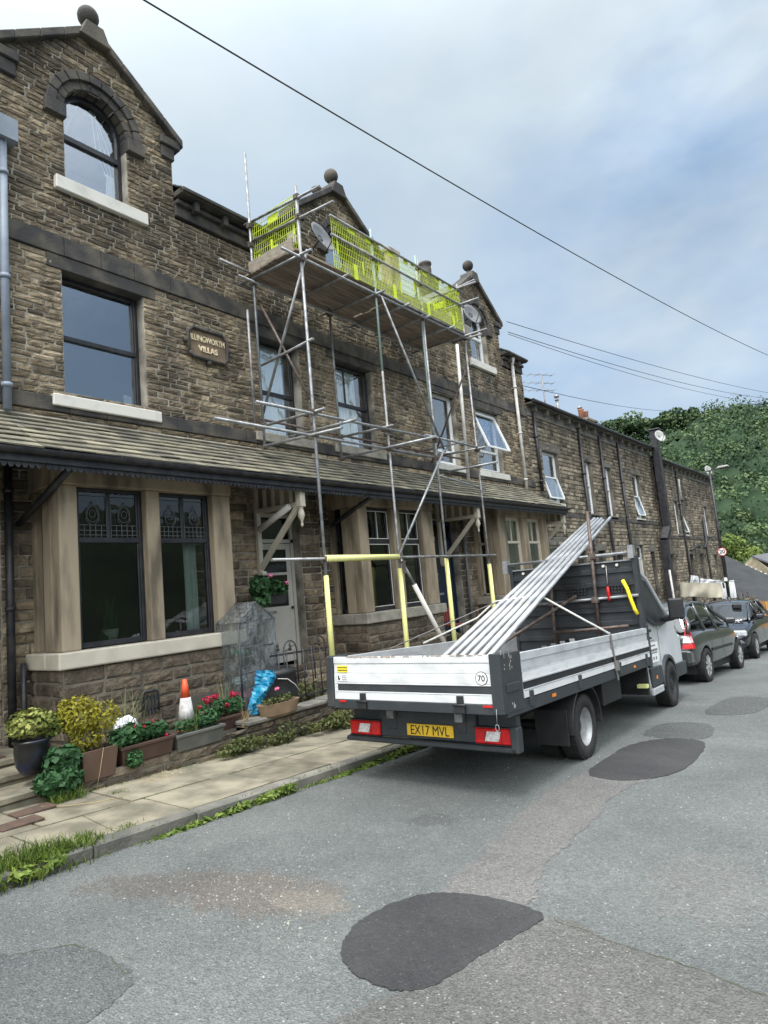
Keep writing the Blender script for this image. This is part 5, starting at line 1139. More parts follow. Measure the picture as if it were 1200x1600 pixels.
    for u in (-.8, -.62, .55, .76): m = MB(); m.lathe([(.022, -.02), (.022, .005)], (u, 2.672, 2.28), 10, 'y'); B('rivet', M_WHITE, m, 0, hb)
    for u0 in (-.1, .58):
        m = MB()
        for i in range(7):
            for j in range(4): m.box(u0+i*.05, u0+i*.05+.034, 2.668, 2.6995, 1.86+j*.05, 1.86+j*.05+.034)
        B('mesh_window', M_BLK, m, 0, hb)
    m = MB()
    for i in range(7):
        for j in range(4): m.box(-.1+i*.05, -.1+i*.05+.03, 2.664, 2.6675, 1.865+j*.05, 1.865+j*.05+.004); m.box(.58+i*.05, .58+i*.05+.03, 2.664, 2.6675, 1.865+j*.05, 1.865+j*.05+.003)
    B('mesh_edges', M_DISH, m, 0, hb)
    # tube rack clamped to the headboard
    m = MB(); m.tube((-1.1, 2.66, 2.45), (1.02, 2.66, 2.45), .024); m.box(.96, 1.04, 2.6, 2.72, 2.36, 2.56); m.box(-1.14, -1.06, 2.6, 2.72, 2.30, 2.52); B('rack_rail', M_GALV, m)
    m = MB(); m.tube((-.95, 2.62, 1.74), (1.04, 2.62, 1.80), .024); B('rack_rail', M_GALV, m)
    m = MB(); m.tube((.39, 2.60, .95), (.42, 2.60, 3.16), .026); B('rack_post', M_RUSTY, m)
    m = MB(); m.tube((-.33, 2.60, .95), (-.31, 2.60, 2.02), .026); B('rack_post', M_RUSTY, m)
    m = MB(); m.tube((-.9, 1.2, 1.05), (.1, 2.58, 1.85), .024); B('rack_brace', M_RUSTY, m)
    m = MB()
    for (u, z) in ((.39, 1.77), (-.32, 1.76), (.41, 2.45), (-.32, 1.02)): m = MB(); m.box(u-.05, u+.05, 2.56, 2.66, z-.045, z+.045); B('rack_coupler', M_RUSTY, m)
    m = MB(); m.path([(.84, 2.60, 2.04), (.90, 2.58, 1.9), (.935, 2.57, 1.75), (.97, 2.58, 1.6), (1.0, 2.60, 1.52)], .028, 10); B('yellow_foam_tube', M_YHOSE, m)
    m = MB(); m.lathe([(.01, 0), (.045, .02), (.045, .14), (.03, .2)], (-.72, 2.4, 1.72), 10); B('yellow_foam_tube', M_YHOSE, m)
    # rear mudguards, wheels
    for s in (-1, 1):
        m = MB(); pts = [(0+.47*math.cos(a), .36+.47*math.sin(a)) for a in [math.pi*(-.02+1.04*i/16) for i in range(17)]]; inn = [(0+.45*math.cos(a), .36+.45*math.sin(a)) for a in [math.pi*(1.02-1.04*i/16) for i in range(17)]]
        m.prism(pts+inn, .62*s, 1.05*s, lambda a, b, h: (h, a, b)); m.box(.62*s, 1.0*s, -.50, -.48, .22, .6); B('mudguard', M_BLK, m, .005)
        wheel(root, .92*s, 0, .35, .35, .20, .215, dual=True, side=s); wheel(root, .66*s, 0, .35, .35, .19, .2, side=-s, rimmat=M_BLK)
        wheel(root, .93*s, 3.95, .35, .35, .23, .2, side=s, rimmat=M_BLK)
    # rear lamps, bumper, plate
    m = MB(); m.box(-1.04, 1.02, -1.80, -1.70, .405, .455); m.box(.96, 1.04, -1.80, -1.68, .405, .64); m.box(-.6, .58, -1.74, -1.70, .46, .74); m.box(-1.0, 1.0, -1.70, -1.62, .47, .74)
    B('rear_bumper', M_TRIM, m, .012)
    for s in (-1, 1):
        u0, u1 = (-1.0, -.585) if s < 0 else (.575, .965)
        m = MB(); m.box(u0, u1, -1.775, -1.70, .47, .62); tl_ = B('tail_lamp', M_RED, m, .012)
        m = MB(); c = (u0+u1)/2; m.prism([(c-.085, .50), (c+.06, .50), (c+.09, .59), (c-.055, .59)], -1.782, -1.774, lambda a, b, h: (a, h, b)); B('clear_lens', M_CLEAR, m, 0, tl_)
        m = MB(); m.box(u0-.01, u1+.01, -1.772, -1.70, .462, .469); m.box(u0-.01, u1+.01, -1.772, -1.70, .621, .628); m.box(c-.09, c-.085, -1.777, -1.77, .475, .615); m.box(c+.088, c+.093, -1.777, -1.77, .475, .615); B('lamp_housing', M_BLK, m, 0, tl_)
    m = MB(); m.box(-.235, .325, -1.762, -1.742, .498, .615); pt = B('number_plate', M_PLATE, m, .004)
    textobj('lettering', 'EX17 MVL', .132, M_INK, pt, frameM((.045, -1.764, .552), (1, 0, 0), (0, 0, 1)), .001, .0, .82)
    for u in (-.42, .42): m = MB(); m.box(u-.045, u+.045, -1.80, -1.72, .66, .79); m.box(u-.02, u+.02, -1.806, -1.80, .70, .74); B('towing_bracket', M_GALVD, m, .004)
    m = MB(); m.path([(1.0, -2.09, .85), (1.0, -2.10, .72)]+[(1.0+.018*math.sin(t), -2.10, .69+.03*math.cos(t)) for t in [0+.5*i for i in range(13)]], .004, 5); B('lynch_pin', M_GALV, m)
    # stickers on the tailgate
    v = -2.0605; m = MB(); m.box(-.895, -.755, -2.0645, -2.0600, 1.165, 1.235); s1 = B('yellow_label', M_STICKY, m); m = MB()
    for z in (1.215, 1.187):
        u = -.885
        while u < -.77: w = random.uniform(.008, .02); m.box(u, u+w, -2.0660, -2.0646, z-.006, z+.006); u += w+.005
    B('small_print', M_INK, m, 0, s1)
    m = MB(); m.box(-.895, -.755, -2.0640, -2.0596, 1.075, 1.142); s1 = B('white_label', M_STICK, m); m = MB()
    m.box(-.885, -.868, -2.0655, -2.0641, 1.085, 1.13); m.box(-.868, -.858, -2.0655, -2.0641, 1.085, 1.105); m.box(-.848, -.843, -2.0655, -2.0641, 1.1, 1.12)
    for z in (1.128, 1.108, 1.088): m.box(-.83, -.765, -2.0655, -2.0641, z-.003, z+.003)
    B('small_print', M_INK, m, 0, s1)
    m = MB(); m.lathe([(.062, 0), (.062, .004)], (.86, -2.0655, 1.115), 28, 'y'); s1 = B('speed_label', M_INK, m); m = MB(); m.lathe([(.056, 0), (.056, .003)], (.86, -2.0675, 1.115), 28, 'y'); B('disc', M_STICK, m, 0, s1)
    textobj('lettering', '70', .078, M_INK, s1, frameM((.86, -2.0685, 1.113), (1, 0, 0), (0, 0, 1)), .0008, .0012)
    # cab
    prof = [(2.86, .45), (2.86, 2.22), (2.98, 2.30), (3.35, 2.28), (3.62, 2.10), (4.30, 1.42), (4.46, 1.32), (5.02, 1.12), (5.16, .92), (5.18, .42)]
    m = MB(); n = len(prof); secs = []
    for uu in (-1.0, -.985, -.6, 0, .6, .985, 1.0):
        secs.append([( (uu if z < 1.35 else uu*(1-.16*(z-1.35)/.9)), v-(0.04*uu*uu if v > 4 else 0)-(.16*uu**4 if v > 4.9 else 0), z-(.02 if abs(uu) > .99 else 0)-.05*uu*uu*(1 if z > 2 else 0)) for v, z in prof])
    k = len(m.v); vs = [p for s_ in secs for p in s_]; F = []
    for i in range(len(secs)-1):
        for j in range(n): j2 = (j+1) % n; F.append((i*n+j, i*n+j2, (i+1)*n+j2, (i+1)*n+j))
    F.append(tuple(range(n))[::-1]); F.append(tuple(range((len(secs)-1)*n, len(secs)*n)))
    m.add(vs, F, .5, False); cab = B('cab_body', M_VANW, m)
    bpy.context.view_layer.update()
    cuts = []
    for s in (-1, 1):
        bm = bmesh.new(); bmesh.ops.create_cone(bm, cap_ends=True, segments=32, radius1=.44, radius2=.44, depth=.6, matrix=Matrix.Translation((s*1.0, 3.95, .36)) @ Matrix.Rotation(R(90), 4, 'Y'))
        me = bpy.data.meshes.new('c'); bm.to_mesh(me); bm.free(); c = bpy.data.objects.new('c', me); COL.objects.link(c); c.matrix_world = root.matrix_world
        b = cab.modifiers.new('b', 'BOOLEAN'); b.object = c; b.operation = 'DIFFERENCE'; b.solver = 'EXACT'; cuts.append(c)
    bpy.context.view_layer.update(); dg = bpy.context.evaluated_depsgraph_get(); me = bpy.data.meshes.new_from_object(cab.evaluated_get(dg)); cab.modifiers.clear(); cab.data = me
    for c in cuts: bpy.data.objects.remove(c)
    bv = cab.modifiers.new('bevel', 'BEVEL'); bv.width = .03; bv.segments = 3; bv.limit_method = 'ANGLE'; bv.angle_limit = R(28)
    m = MB(); m.box(-.98, .98, 2.78, 2.85, .32, 1.0); m.box(-1.0, -.4, 2.2, 2.78, .35, .75); B('cab_shade_panel', M_BLK, m, .01)  # black panel and box added to keep the space below the cab dark
    for s in (-1, 1):
        x = lambda z, o: s*((1.0 if z < 1.35 else 1-.16*(z-1.35)/.9)+o)
        gp = [(2.90, 2.12), (3.30, 2.13), (3.60, 2.02), (4.22, 1.42), (4.20, 1.33), (3.75, 1.28), (3.3, 1.38), (2.90, 1.55)]
        m = MB(); vs = [(x(z, .006), v, z) for v, z in gp]+[(x(z, -.02), v, z) for v, z in gp]; K = len(gp); m.add(vs, [tuple(range(K)), tuple(range(K, 2*K))[::-1]]+[(i, (i+1) % K, K+(i+1) % K, K+i) for i in range(K)]); B('side_glass', M_CHAR if False else M_BLACKP, m)
        # door mirror
        m = MB(); m.beam((s*1.0, 4.02, 1.38), (s*1.20, 3.95, 1.42), .09, .10); m.box(s*1.13, s*1.36, 3.86, 3.98, 1.38, 1.72); mi = B('door_mirror', M_BLK, m, .03)
        # lower cladding, arch trim
        m = MB(); m.box(s*.99, s*1.025, 2.87, 3.49, .42, .70); pts = [(3.95+.46*math.cos(a), .36+.46*math.sin(a)) for a in [math.pi*i/16 for i in range(17)]]; inn = [(3.95+.40*math.cos(a), .36+.40*math.sin(a)) for a in [math.pi*(1-i/16) for i in range(17)]]
        m.prism(pts+inn, s*.97, s*1.035, lambda a, b, h: (h, a, b)); m.box(s*.99, s*1.03, 4.42, 5.08, .40, .62); B('lower_cladding', M_TRIM, m, .01)
        m = MB(); m.box(s*.985, s*1.028, 2.88, 3.46, .30, .40); B('sill_step', M_ALUG, m, .01)
        m = MB(); m.box(s*1.001, s*1.004, 3.55, 3.556, .72, 1.36); B('door_gap', M_INK, m)
        m = MB(); m.box(s*1.002, s*1.02, 2.92, 3.12, 1.12, 1.15); B('door_handle', M_BLK, m, .004)
        m = MB(); m.box(s*1.025, s*1.032, 3.1, 3.16, .52, .57); B('amber_marker', M_AMB, m)
        m = MB(); m.box(s*.6, s*.97, 4.98, 5.12, .78, 1.06); B('headlight', M_HEAD, m, .03)
    m = MB(); m.box(-.82, .82, 3.70, 3.72, 1.45, 2.0); 
    ws = MB(); ws.slab([(-.88, 4.30, 1.45), (.88, 4.30, 1.45), (.78, 3.66, 2.08), (-.78, 3.66, 2.08)], -.02); B('windscreen', M_BLACKP, ws)
    m = MB(); m.box(.86, 1.0, 2.62, 2.74, .44, .49); B('step_light', M_FOAM, m)
    for s in (-1, 1): m = MB(); m.path([(s*.86, 2.90, 2.22), (s*.875, 3.30, 2.20), (s*.90, 3.62, 2.06), (s*.97, 4.10, 1.58), (s*1.0, 4.34, 1.40)], .035, 8); B('window_pillar', M_VANW, m)
    # lettering on the door (a small trade panel)
    m = MB(); m.box(1.002, 1.004, 2.90, 3.46, .76, 1.06); pn = B('door_panel', MATS["white_sticker"], m)
    for z, t_, s_ in ((1.01, 'ROOFING', .05), (.93, '01422 760', .085), (.82, '07702', .085)):
        pass
    m = MB()
    m.box(1.0045, 1.0055, 2.90, 3.30, 1.085, 1.10); B('door_line', M_DISH, m, 0, pn); m = MB()
    for z, h, a, b in ((1.015, .022, 3.05, 3.32), (.945, .036, 2.94, 3.42), (.905, .02, 2.94, 3.40), (.82, .045, 2.98, 3.06), (.82, .045, 3.13, 3.2), (.82, .045, 3.27, 3.34)):
        y = a
        while y < b: w = random.uniform(.012, .03); m.box(1.0045, 1.0055, y, min(b, y+w), z-h/2, z+h/2); y += w+.008
        B('door_lettering', M_DISH, m, 0, pn); m = MB()
    # ratchet strap over the side
    m = MB(); m.beam((1.085, 1.0, 1.315), (1.09, 1.10, .74), .05, .006, up=(1, 0, 0)); m.box(1.08, 1.12, 1.05, 1.11, .86, .98); B('ratchet_strap', M_STRAPG, m)
    return root
truck()
# the load: long scaffold tubes leaning over the headboard
def load_tubes():
    lo0, lo1 = Vector((-.16, -1.0, 1.26)), Vector((.47, -1.0, 1.255)); mi0, mi1 = Vector((-.46, 2.7, 2.41)), Vector((.17, 2.7, 2.48))
    lab = ['leftmost', 'second from left', 'third from left', 'fourth from left', 'fifth from left', 'sixth from left', 'sixth from right', 'fifth from right', 'fourth from right', 'third from right', 'second from right', 'rightmost']
    n = 12
    for i in range(n):
        t = i/(n-1); a = lo0.lerp(lo1, t); b = mi0.lerp(mi1, t); d = (b-a).normalized()
        a = a+Vector((0, 0, (.030 if i % 2 else 0))); L = [8.0, 8.1, 7.7, 8.05, 8.0, 7.9, 7.5, 7.75, 7.6, 6.4, 6.2, 7.5][i]+random.uniform(-.05, .05)
        s = a-d*.62; e = a+d*(L-.62-.3)
        o = thing('scaffold_tube', '', 'steel tube', tw(*s), group='steel tubes lying on the truck')
        o['label'] = 'long galvanised tube on the truck bed, %s in the leaning bundle' % lab[i]
        m = MB(); r = .0262; k = 12; S, E_ = tw(*s), tw(*e); m.tube(S, E_, r, k)
        m.build('tube_body', M_GALVT, o)
        m = MB(); dd = (E_-S).normalized(); m.tube(E_-dd*.002, E_+dd*.002, r*.82, k); m.build('open_end', M_BLK, o)
load_tubes()
m = MB(); pts = [tw(*p) for p in ((-1.0, -.2, 1.34), (-.55, .5, 1.62), (-.37, .72, 1.83), (0, .8, 1.86), (.31, .82, 1.84), (.7, .9, 1.58), (1.08, 1.0, 1.325))]
m.path(pts, .014, 6); tag(m.build('tie_rope', M_ROPE), 'pale strap tied over the leaning tubes down to the truck side', 'strap')
m = MB(); m.path([tw(-1.02, -.9, 1.33), tw(-.2, 1.0, 1.92)], .008, 5); tag(m.build('tie_rope', M_STRAPG), 'thin dark rope running behind the leaning tubes', 'rope')
for (p0, p1, lb, mt) in (((-.75, 1.9, 1.03), (.15, 1.95, 1.03), 'short tube end lying crosswise at the foot of the headboard', M_GALVD), ((-.9, 1.3, 1.02), (-.1, 1.35, 1.02), 'white-capped short tube lying crosswise in front of another', M_PIPEW), ((-.2, 2.3, 1.30), (.9, 2.42, 1.36), 'rusty tube lying along the headboard above the bed floor', M_RUSTY), ((.35, .9, 1.02), (.8, 2.2, 1.05), 'grey tube lying lengthwise beside the side board', M_GALVD)):
    o = thing('scaffold_tube', lb, 'steel tube', tw(*p0), group='short tubes lying in the truck bed'); m = MB(); m.tube(tw(*p0), tw(*p1), .025, 10); m.build('tube_body', mt, o)
for i in range(4):
    s = (-.05+.14*i, 1.5, 1.15+.03*i); e = (.15+.14*i, 1.05, 1.10+.03*i)
    m = MB(); m.beam(tw(*s), tw(*e), .07, .025); tag(m.build('steel_fitting', M_GALV), 'bright flat steel fitting on the pile behind the side board, %s from the left' % ['first', 'second', 'third', 'fourth'][i], 'fitting', 'loose steel fittings in the truck bed')
m = MB(); m.lathe([(.012, 0), (.026, .02), (.028, .12), (.024, .20), (.012, .22)], tw(.60, 2.62, 1.74), 10); tag(m.build('spray_can', M_RED), 'red and white spray can hanging by a wire from the headboard', 'can')
m = MB(); m.path([tw(.60, 2.64, 2.28), tw(.60, 2.62, 2.0)], .004, 5); tag(m.build('hanging_wire', M_WHITE), 'thin white wire hanging from a rivet of the headboard', 'wire')
m = MB(); P_ = tw(-.5, -1.35, 1.0)
m.lathe([(.28, 0), (.30, .12), (.26, .26), (.1, .30)], P_, 14); tag(m.build('rubble_sack', M_DISH), 'grey sack slumped in the truck bed behind the tailgate', 'sack')

# ================================================================== parked cars
def parked_car(label, pos, yaw, paint, low, green, wheels, width_t, rimm, spokes, details, rear=None):
    root = thing('parked_car', label, 'car'); sl = -.047
    f = Vector((math.sin(yaw), math.cos(yaw), sl*math.cos(yaw))).normalized(); r = Vector((math.cos(yaw), -math.sin(yaw), 0)); r = (r-f*r.dot(f)).normalized(); u = r.cross(f)
    root.matrix_world = Matrix(((r.x, f.x, u.x, pos[0]), (r.y, f.y, u.y, pos[1]), (r.z, f.z, u.z, pos[2]), (0, 0, 0, 1))) @ Matrix.Scale(details.get('scale', 1), 4)
    bl = lambda n, m, mat, bev=0, par=root: m.build(n, mat, par, local=True, bevel=bev)
    def loft(m, rings, smooth=True):
        n = len(rings[0]); vs = [p for rg in rings for p in rg]; F = []
        for i in range(len(rings)-1):
            for j in range(n): F.append((i*n+j, i*n+(j+1) % n, (i+1)*n+(j+1) % n, (i+1)*n+j))
        F.append(tuple(range(n))[::-1]); F.append(tuple(range((len(rings)-1)*n, len(rings)*n))); m.add(vs, F, .5, smooth)
    m = MB(); rings = []
    for (v, w, zb, zt) in low:
        h = zt-zb; L = [(-w*.88, zb), (-w*.98, zb+h*.18), (-w, zb+h*.5), (-w*.985, zb+h*.8), (-w*.93, zt-.015), (-w*.8, zt), (-w*.3, zt+.018)]
        rings.append([(a, v, b) for a, b in L]+[(-a, v, b) for a, b in L[::-1]])
    loft(m, rings); body = bl('body', m, paint); ss = body.modifiers.new('s', 'SUBSURF'); ss.levels = 2; ss.render_levels = 2
    bpy.context.view_layer.update(); cuts = []
    for v in wheels:
        for s in (-1, 1):
            bm = bmesh.new(); bmesh.ops.create_cone(bm, cap_ends=True, segments=32, radius1=.355, radius2=.355, depth=.5, matrix=Matrix.Translation((s*.85, v, .32)) @ Matrix.Rotation(R(90), 4, 'Y'))
            me = bpy.data.meshes.new('c'); bm.to_mesh(me); bm.free(); c = bpy.data.objects.new('c', me); COL.objects.link(c); c.matrix_world = root.matrix_world
            b = body.modifiers.new('b', 'BOOLEAN'); b.object = c; b.operation = 'DIFFERENCE'; b.solver = 'EXACT'; cuts.append(c)
    bpy.context.view_layer.update(); dg = bpy.context.evaluated_depsgraph_get(); me = bpy.data.meshes.new_from_object(body.evaluated_get(dg)); body.modifiers.clear(); body.data = me
    for c in cuts: bpy.data.objects.remove(c)
    # greenhouse: dark glass shell, painted roof and pillars
    m = MB(); rings = []
    for (v, wb, zb, wt, zt) in green:
        L = [(-wb, zb), (-(wb*.35+wt*.65), zb+(zt-zb)*.6), (-wt, zt-.035), (-wt*.82, zt), (-wt*.3, zt+.022)]
        rings.append([(a, v, b) for a, b in L]+[(-a, v, b) for a, b in L[::-1]])
    loft(m, rings); g = bl('glass', m, M_GLASSC); ss = g.modifiers.new('s', 'SUBSURF'); ss.levels = 1; ss.render_levels = 2
    m = MB(); m.box(-.62, .62, wheels[0]+.3, wheels[1]-.6, .5, .95)
    for v in (wheels[0]+.55, wheels[1]-.95):
        for s in (-.36, .36): m.box(s-.22, s+.22, v, v+.14, .7, 1.22); m.box(s-.12, s+.12, v+.02, v+.1, 1.22, 1.38)
    bl('seats', m, M_BLK, .04)
    m = MB(); rings = []
    rf = [q for q in green if q[4]-q[2] > .36]
    for (v, wb, zb, wt, zt) in rf:
        L = [(-wt-.012, zt-.06), (-wt-.004, zt-.02), (-wt*.82, zt+.012), (-wt*.3, zt+.035)]
        rings.append([(a, v, b) for a, b in L]+[(-a, v, b) for a, b in L[::-1]])
    loft(m, rings); ro = bl('roof', m, paint); ss = ro.modifiers.new('s', 'SUBSURF'); ss.levels = 1; ss.render_levels = 2
    for s in (-1, 1):
        m = MB(); m.path([(s*(q[3]+.004), q[0], q[4]-.03) for q in rf], .026, 6)
        first = [q for q in green if q[0] <= rf[0][0]]; last = [q for q in green if q[0] >= rf[-1][0]]
        m.path([(s*(.82 if False else (q[3] if q[4]-q[2] > .2 else q[1])*1.0), q[0], q[4]-.02) for q in first], .045, 6); m.path([(s*(q[3] if q[4]-q[2] > .2 else q[1]), q[0], q[4]-.02) for q in last], .035, 6)
        for vv in details.get('pillars', ()):
            q = min(green, key=lambda g_: abs(g_[0]-vv)); m.path([(s*(q[1]+.004), vv, q[2]), (s*(q[1]*.35+q[3]*.65+.006), vv, q[2]+(q[4]-q[2])*.6), (s*(q[3]+.004), vv, q[4]-.04)], .032, 6)
        bl('pillars', m, details.get('pillarm', paint))
    for v in wheels:
        for s in (-1, 1): wheel(root, s*width_t, v, .31, .31, .20, .20, side=s, rimmat=rimm, spokes=spokes)
    m = MB(); m.box(-.7, .7, low[0][0]+.3, low[-1][0]-.3, .17, .35); bl('underbody', m, M_BLK)
    for (nm, mat, boxes, bev) in details['boxes']:
        for bx in boxes: m = MB(); m.box(*bx); bl(nm, m, mat, bev)
    for s in (-1, 1):
        v, z = details['mirror']; m = MB(); m.box(s*.80, s*1.0, v-.06, v+.06, z, z+.13); bl('door_mirror', m, details.get('mirrorm', paint), .035)
        m = MB()
        for vv, z0, z1 in details.get('gaps', ()): m.box(s*details['gw'], s*(details['gw']+.002), vv, vv+.006, z0, z1)
        if details.get('gaps'): bl('door_gap', m, M_INK)
    return root
low1 = [(0, .66, .38, .86), (.06, .75, .30, .92), (.25, .81, .25, .97), (.7, .835, .24, .99), (1.6, .84, .22, .97), (2.5, .84, .22, .95), (2.95, .82, .24, .93), (3.4, .79, .27, .83), (3.72, .70, .3, .7), (3.86, .55, .36, .56)]
gr1 = [(.06, .72, .92, .66, .96), (.14, .73, .93, .64, 1.10), (.30, .74, .95, .61, 1.36), (.50, .75, .95, .59, 1.48), (.95, .76, .95, .58, 1.525), (1.55, .76, .94, .58, 1.52), (1.95, .76, .93, .58, 1.46), (2.35, .76, .92, .61, 1.28), (2.75, .75, .92, .66, 1.07), (3.0, .72, .91, .68, .95)]
pz = lambda y: zr(y)
car1 = parked_car('dark grey metallic hatchback seen from behind, parked ahead of the truck', (-4.20, 13.72, pz(13.72)), R(2.6), M_CARG, low1, gr1, (.74, 3.2), .735, M_RIM, 9,
    dict(scale=1.07, pillars=(1.0, 1.85), mirror=(2.45, 1.0), gw=.842, gaps=((1.15, .35, .94), (1.95, .3, .94)), pillarm=M_CARG, boxes=[

        ('bumper', M_CARG, [(-.76, .76, -.06, .25, .36, .66)], .06), ('number_plate', M_PLATE, [(-.26, .26, -.066, -.06, .50, .61)], 0), ('rubbing_strip', M_BLK, [(.838, .852, 1.1, 2.6, .55, .60), (-.852, -.838, 1.1, 2.6, .55, .60), (-.77, .77, -.068, -.05, .64, .66)], .004),
        ('hatch_panel', M_CARS, [(-.58, .58, -.012, .04, .66, .94)], .03), ('rear_wiper', M_BLK, [(-.02, .3, .12, .14, 1.02, 1.035)], 0)]))
low2 = [(0, .62, .42, .80), (.08, .76, .32, .92), (.4, .84, .25, .97), (.9, .87, .22, .97), (2.0, .875, .2, .95), (3.0, .87, .2, .94), (3.35, .86, .24, .90), (3.8, .83, .24, .80), (4.1, .77, .28, .68), (4.25, .62, .32, .56)]
gr2 = [(.1, .70, .93, .66, .98), (.5, .74, .94, .60, 1.26), (.9, .76, .94, .57, 1.41), (1.5, .77, .94, .57, 1.45), (2.0, .77, .94, .57, 1.43), (2.35, .77, .93, .60, 1.34), (2.8, .77, .92, .66, 1.12), (3.25, .74, .91, .70, .94)]
car2 = parked_car('black car facing the camera, its pale windscreen and clear headlamp behind the grey hatchback', (-4.05, 23.3, pz(23.3)), R(180+1.0), M_CARB, low2, gr2, (.85, 3.45), .775, M_RIM, 10,
    dict(scale=1.05, pillars=(1.3, 2.1), mirror=(2.7, .95), gw=.876, gaps=((1.3, .35, .93), (2.2, .3, .93), (3.05, .3, .9)), boxes=[
        ('headlight', M_HEAD, [(s*.46, s*.80, 4.0, 4.17, .58, .73) for s in (-1, 1)], .035), ('grille', M_BLK, [(-.34, .34, 4.2, 4.275, .45, .66)], .03), ('fog_lamp', M_HEAD, [(s*.5, s*.66, 4.15, 4.25, .33, .42) for s in (-1, 1)], .02),
        ('bumper', M_CARB, [(-.76, .76, 4.02, 4.27, .26, .50)], .07), ('number_plate', M_STICK, [(-.26, .26, 4.276, 4.282, .40, .51)], 0), ('wiper', M_BLK, [(-.5, .4, 3.06, 3.08, .99, 1.005)], 0)]))

for s in (-1, 1):
    def lampat(name, mat, z0, z1, d, par=car1):
        f = lambda z: (.60+.10*max(0, (z-.66)/.55), .795-.13*max(0, (z-.66)/.55), -.005+.16*max(0, (z-.72)/.5))
        a, b = f(z0), f(z1); m = MB(); k = .17
        V = [(s*a[0], a[2]-d, z0), (s*a[1], a[2]-d+.05, z0), (s*(a[1]+.01), a[2]+k, z0), (s*a[0], a[2]+k, z0), (s*b[0], b[2]-d, z1), (s*b[1], b[2]-d+.04, z1), (s*(b[1]+.005), b[2]+k*.8, z1), (s*b[0], b[2]+k*.8, z1)]
        m.add(V, [(0, 3, 2, 1), (4, 5, 6, 7), (0, 1, 5, 4), (1, 2, 6, 5), (2, 3, 7, 6), (3, 0, 4, 7)]); return m.build(name, mat, par, local=True, bevel=.015)
    tl_ = lampat('tail_lamp', M_RED, .66, 1.19, 0.0); lampat('clear_lens', M_CLEAR, .76, .90, .012, tl_)
# ================================================================== front gardens
def gz(y): return zr(y)+.1
def build_walls():
    o = thing('dwarf_garden_wall', 'low sooty stone wall along the back of the pavement, carrying the planters', 'wall', (-7.1, 8, gz(8)))
    ms, mb = MB(), MB()
    top = lambda y: max(.09, .09+.02*(y-4)) if y < 8 else .17-.045*(y-8)
    for (a, b) in ((3.36, 4.6), (4.6, 5.6), (5.6, 7.0), (7.0, 9.0), (9.0, 11.0), (11, 13), (13, 15.2), (15.2, 19)):
        stones(ms, mb, PX(-6.98), lambda z: [(a, b)], zr(b)-.2, top((a+b)/2), (.09, .14), (.22, .45), .03, .2, simple=False, bias=-.2)
    w = ms.build('stonework', M_STONE3, o); mb.build('mortar', M_MORTAR2, w)
    m = MB(); y = 5.6
    while y < 13: L = random.uniform(.6, .9); m.box(-7.22, -6.93, y+.005, min(13, y+L)-.005, top(y+.4), top(y+.4)+.06); y += L
    m.build('coping', M_KERB, o, bevel=.015)
    g = MB()
    ys = [3.3+i*.5 for i in range(34)]
    V = [(x, y, (top(y)-.03 if x > -7.3 else top(y)+.02)+random.uniform(-.02, .02)) for y in ys for x in (-7.18, -7.6, -8.1, -8.8)]
    g.add(V, [(j*4+i, j*4+i+1, j*4+i+5, j*4+i+4) for j in range(len(ys)-1) for i in range(3)], .5, True); tag(g.build('garden_soil', M_DIRT), kind='structure')
build_walls()
# steps and path of the neighbour at the left edge
m = MB()
for i, (x0, x1, z) in enumerate(((-7.02, -7.5, .10), (-7.47, -7.9, .21), (-7.87, -8.8, .30))):
    m.box(x1, x0, .6, 3.30, -.3, z-.075); m.box(x1-.0, x0+.03, .6, 3.32, z-.07, z)
tag(m.build('entrance_steps', M_FLAG, bevel=.012), 'worn stone entrance steps at the left edge', 'steps')
m = MB(); m.box(-8.3, -7.93, 2.2, 3.05, .302, .318); tag(m.build('doormat', M_COVER), 'dark brown doormat on the top step at the left edge', 'doormat')
for k, (x, y) in enumerate(((-6.75, 2.66), (-6.42, 2.40))):
    m = MB(); m.box(x-.1, x+.12, y-.02, y+.34, gz(y)-.006, gz(y)+.009); tag(m.build('inspection_cover', M_COVER), ['rusty square cover in the pavement nearer the steps', 'rusty square cover in the pavement nearer the kerb'][k], 'drain cover')
# pots and planters
def trough(name, x0, x1, y0, y1, z0, z1, mat, label, rim=True, plants=None):
    o = thing(name, label, 'planter', ((x0+x1)/2, (y0+y1)/2, z0)); m = MB(); t = .02; e = .015
    vo = lambda a, z: [(x0+a, y0+a, z), (x1-a, y0+a, z), (x1-a, y1-a, z), (x0+a, y1-a, z)]
    V = vo(.03, z0)+vo(0, z1)+vo(t, z1)+vo(t+.02, z1-.05); F = [(0, 3, 2, 1)]
    for k in range(3): F += [(4*k+i, 4*k+(i+1) % 4, 4*k+4+(i+1) % 4, 4*k+4+i) for i in range(4)]
    m.add(V, F+[(12, 13, 14, 15)]); 
    if rim: m.box(x0-.012, x1+.012, y0-.012, y0+.008, z1-.035, z1); m.box(x1-.008, x1+.012, y0, y1, z1-.035, z1); m.box(x0-.012, x1+.012, y1-.008, y1+.012, z1-.035, z1)
    m.build('container', mat, o, bevel=.004); m = MB(); m.box(x0+t, x1-t, y0+t, y1-t, z1-.06, z1-.035); m.build('compost', M_DIRT, o)
    if plants: plants(o)
    return o
def flowers(o, pts, mat, s=.02):
    P = []; Nv = []
    for c, r, n in pts:
        p, q = ell(c, (r, r, r*.8), n, .2); P.append(p); Nv.append(q+np.array([1.5, -1, 1.2]))
    P = np.concatenate(P); Nv = np.concatenate(Nv); quads('flowers', P, Nv, s*(.7+.6*RNG.random(len(P))), mat, RNG.random(len(P)), o, aspect=1.1)
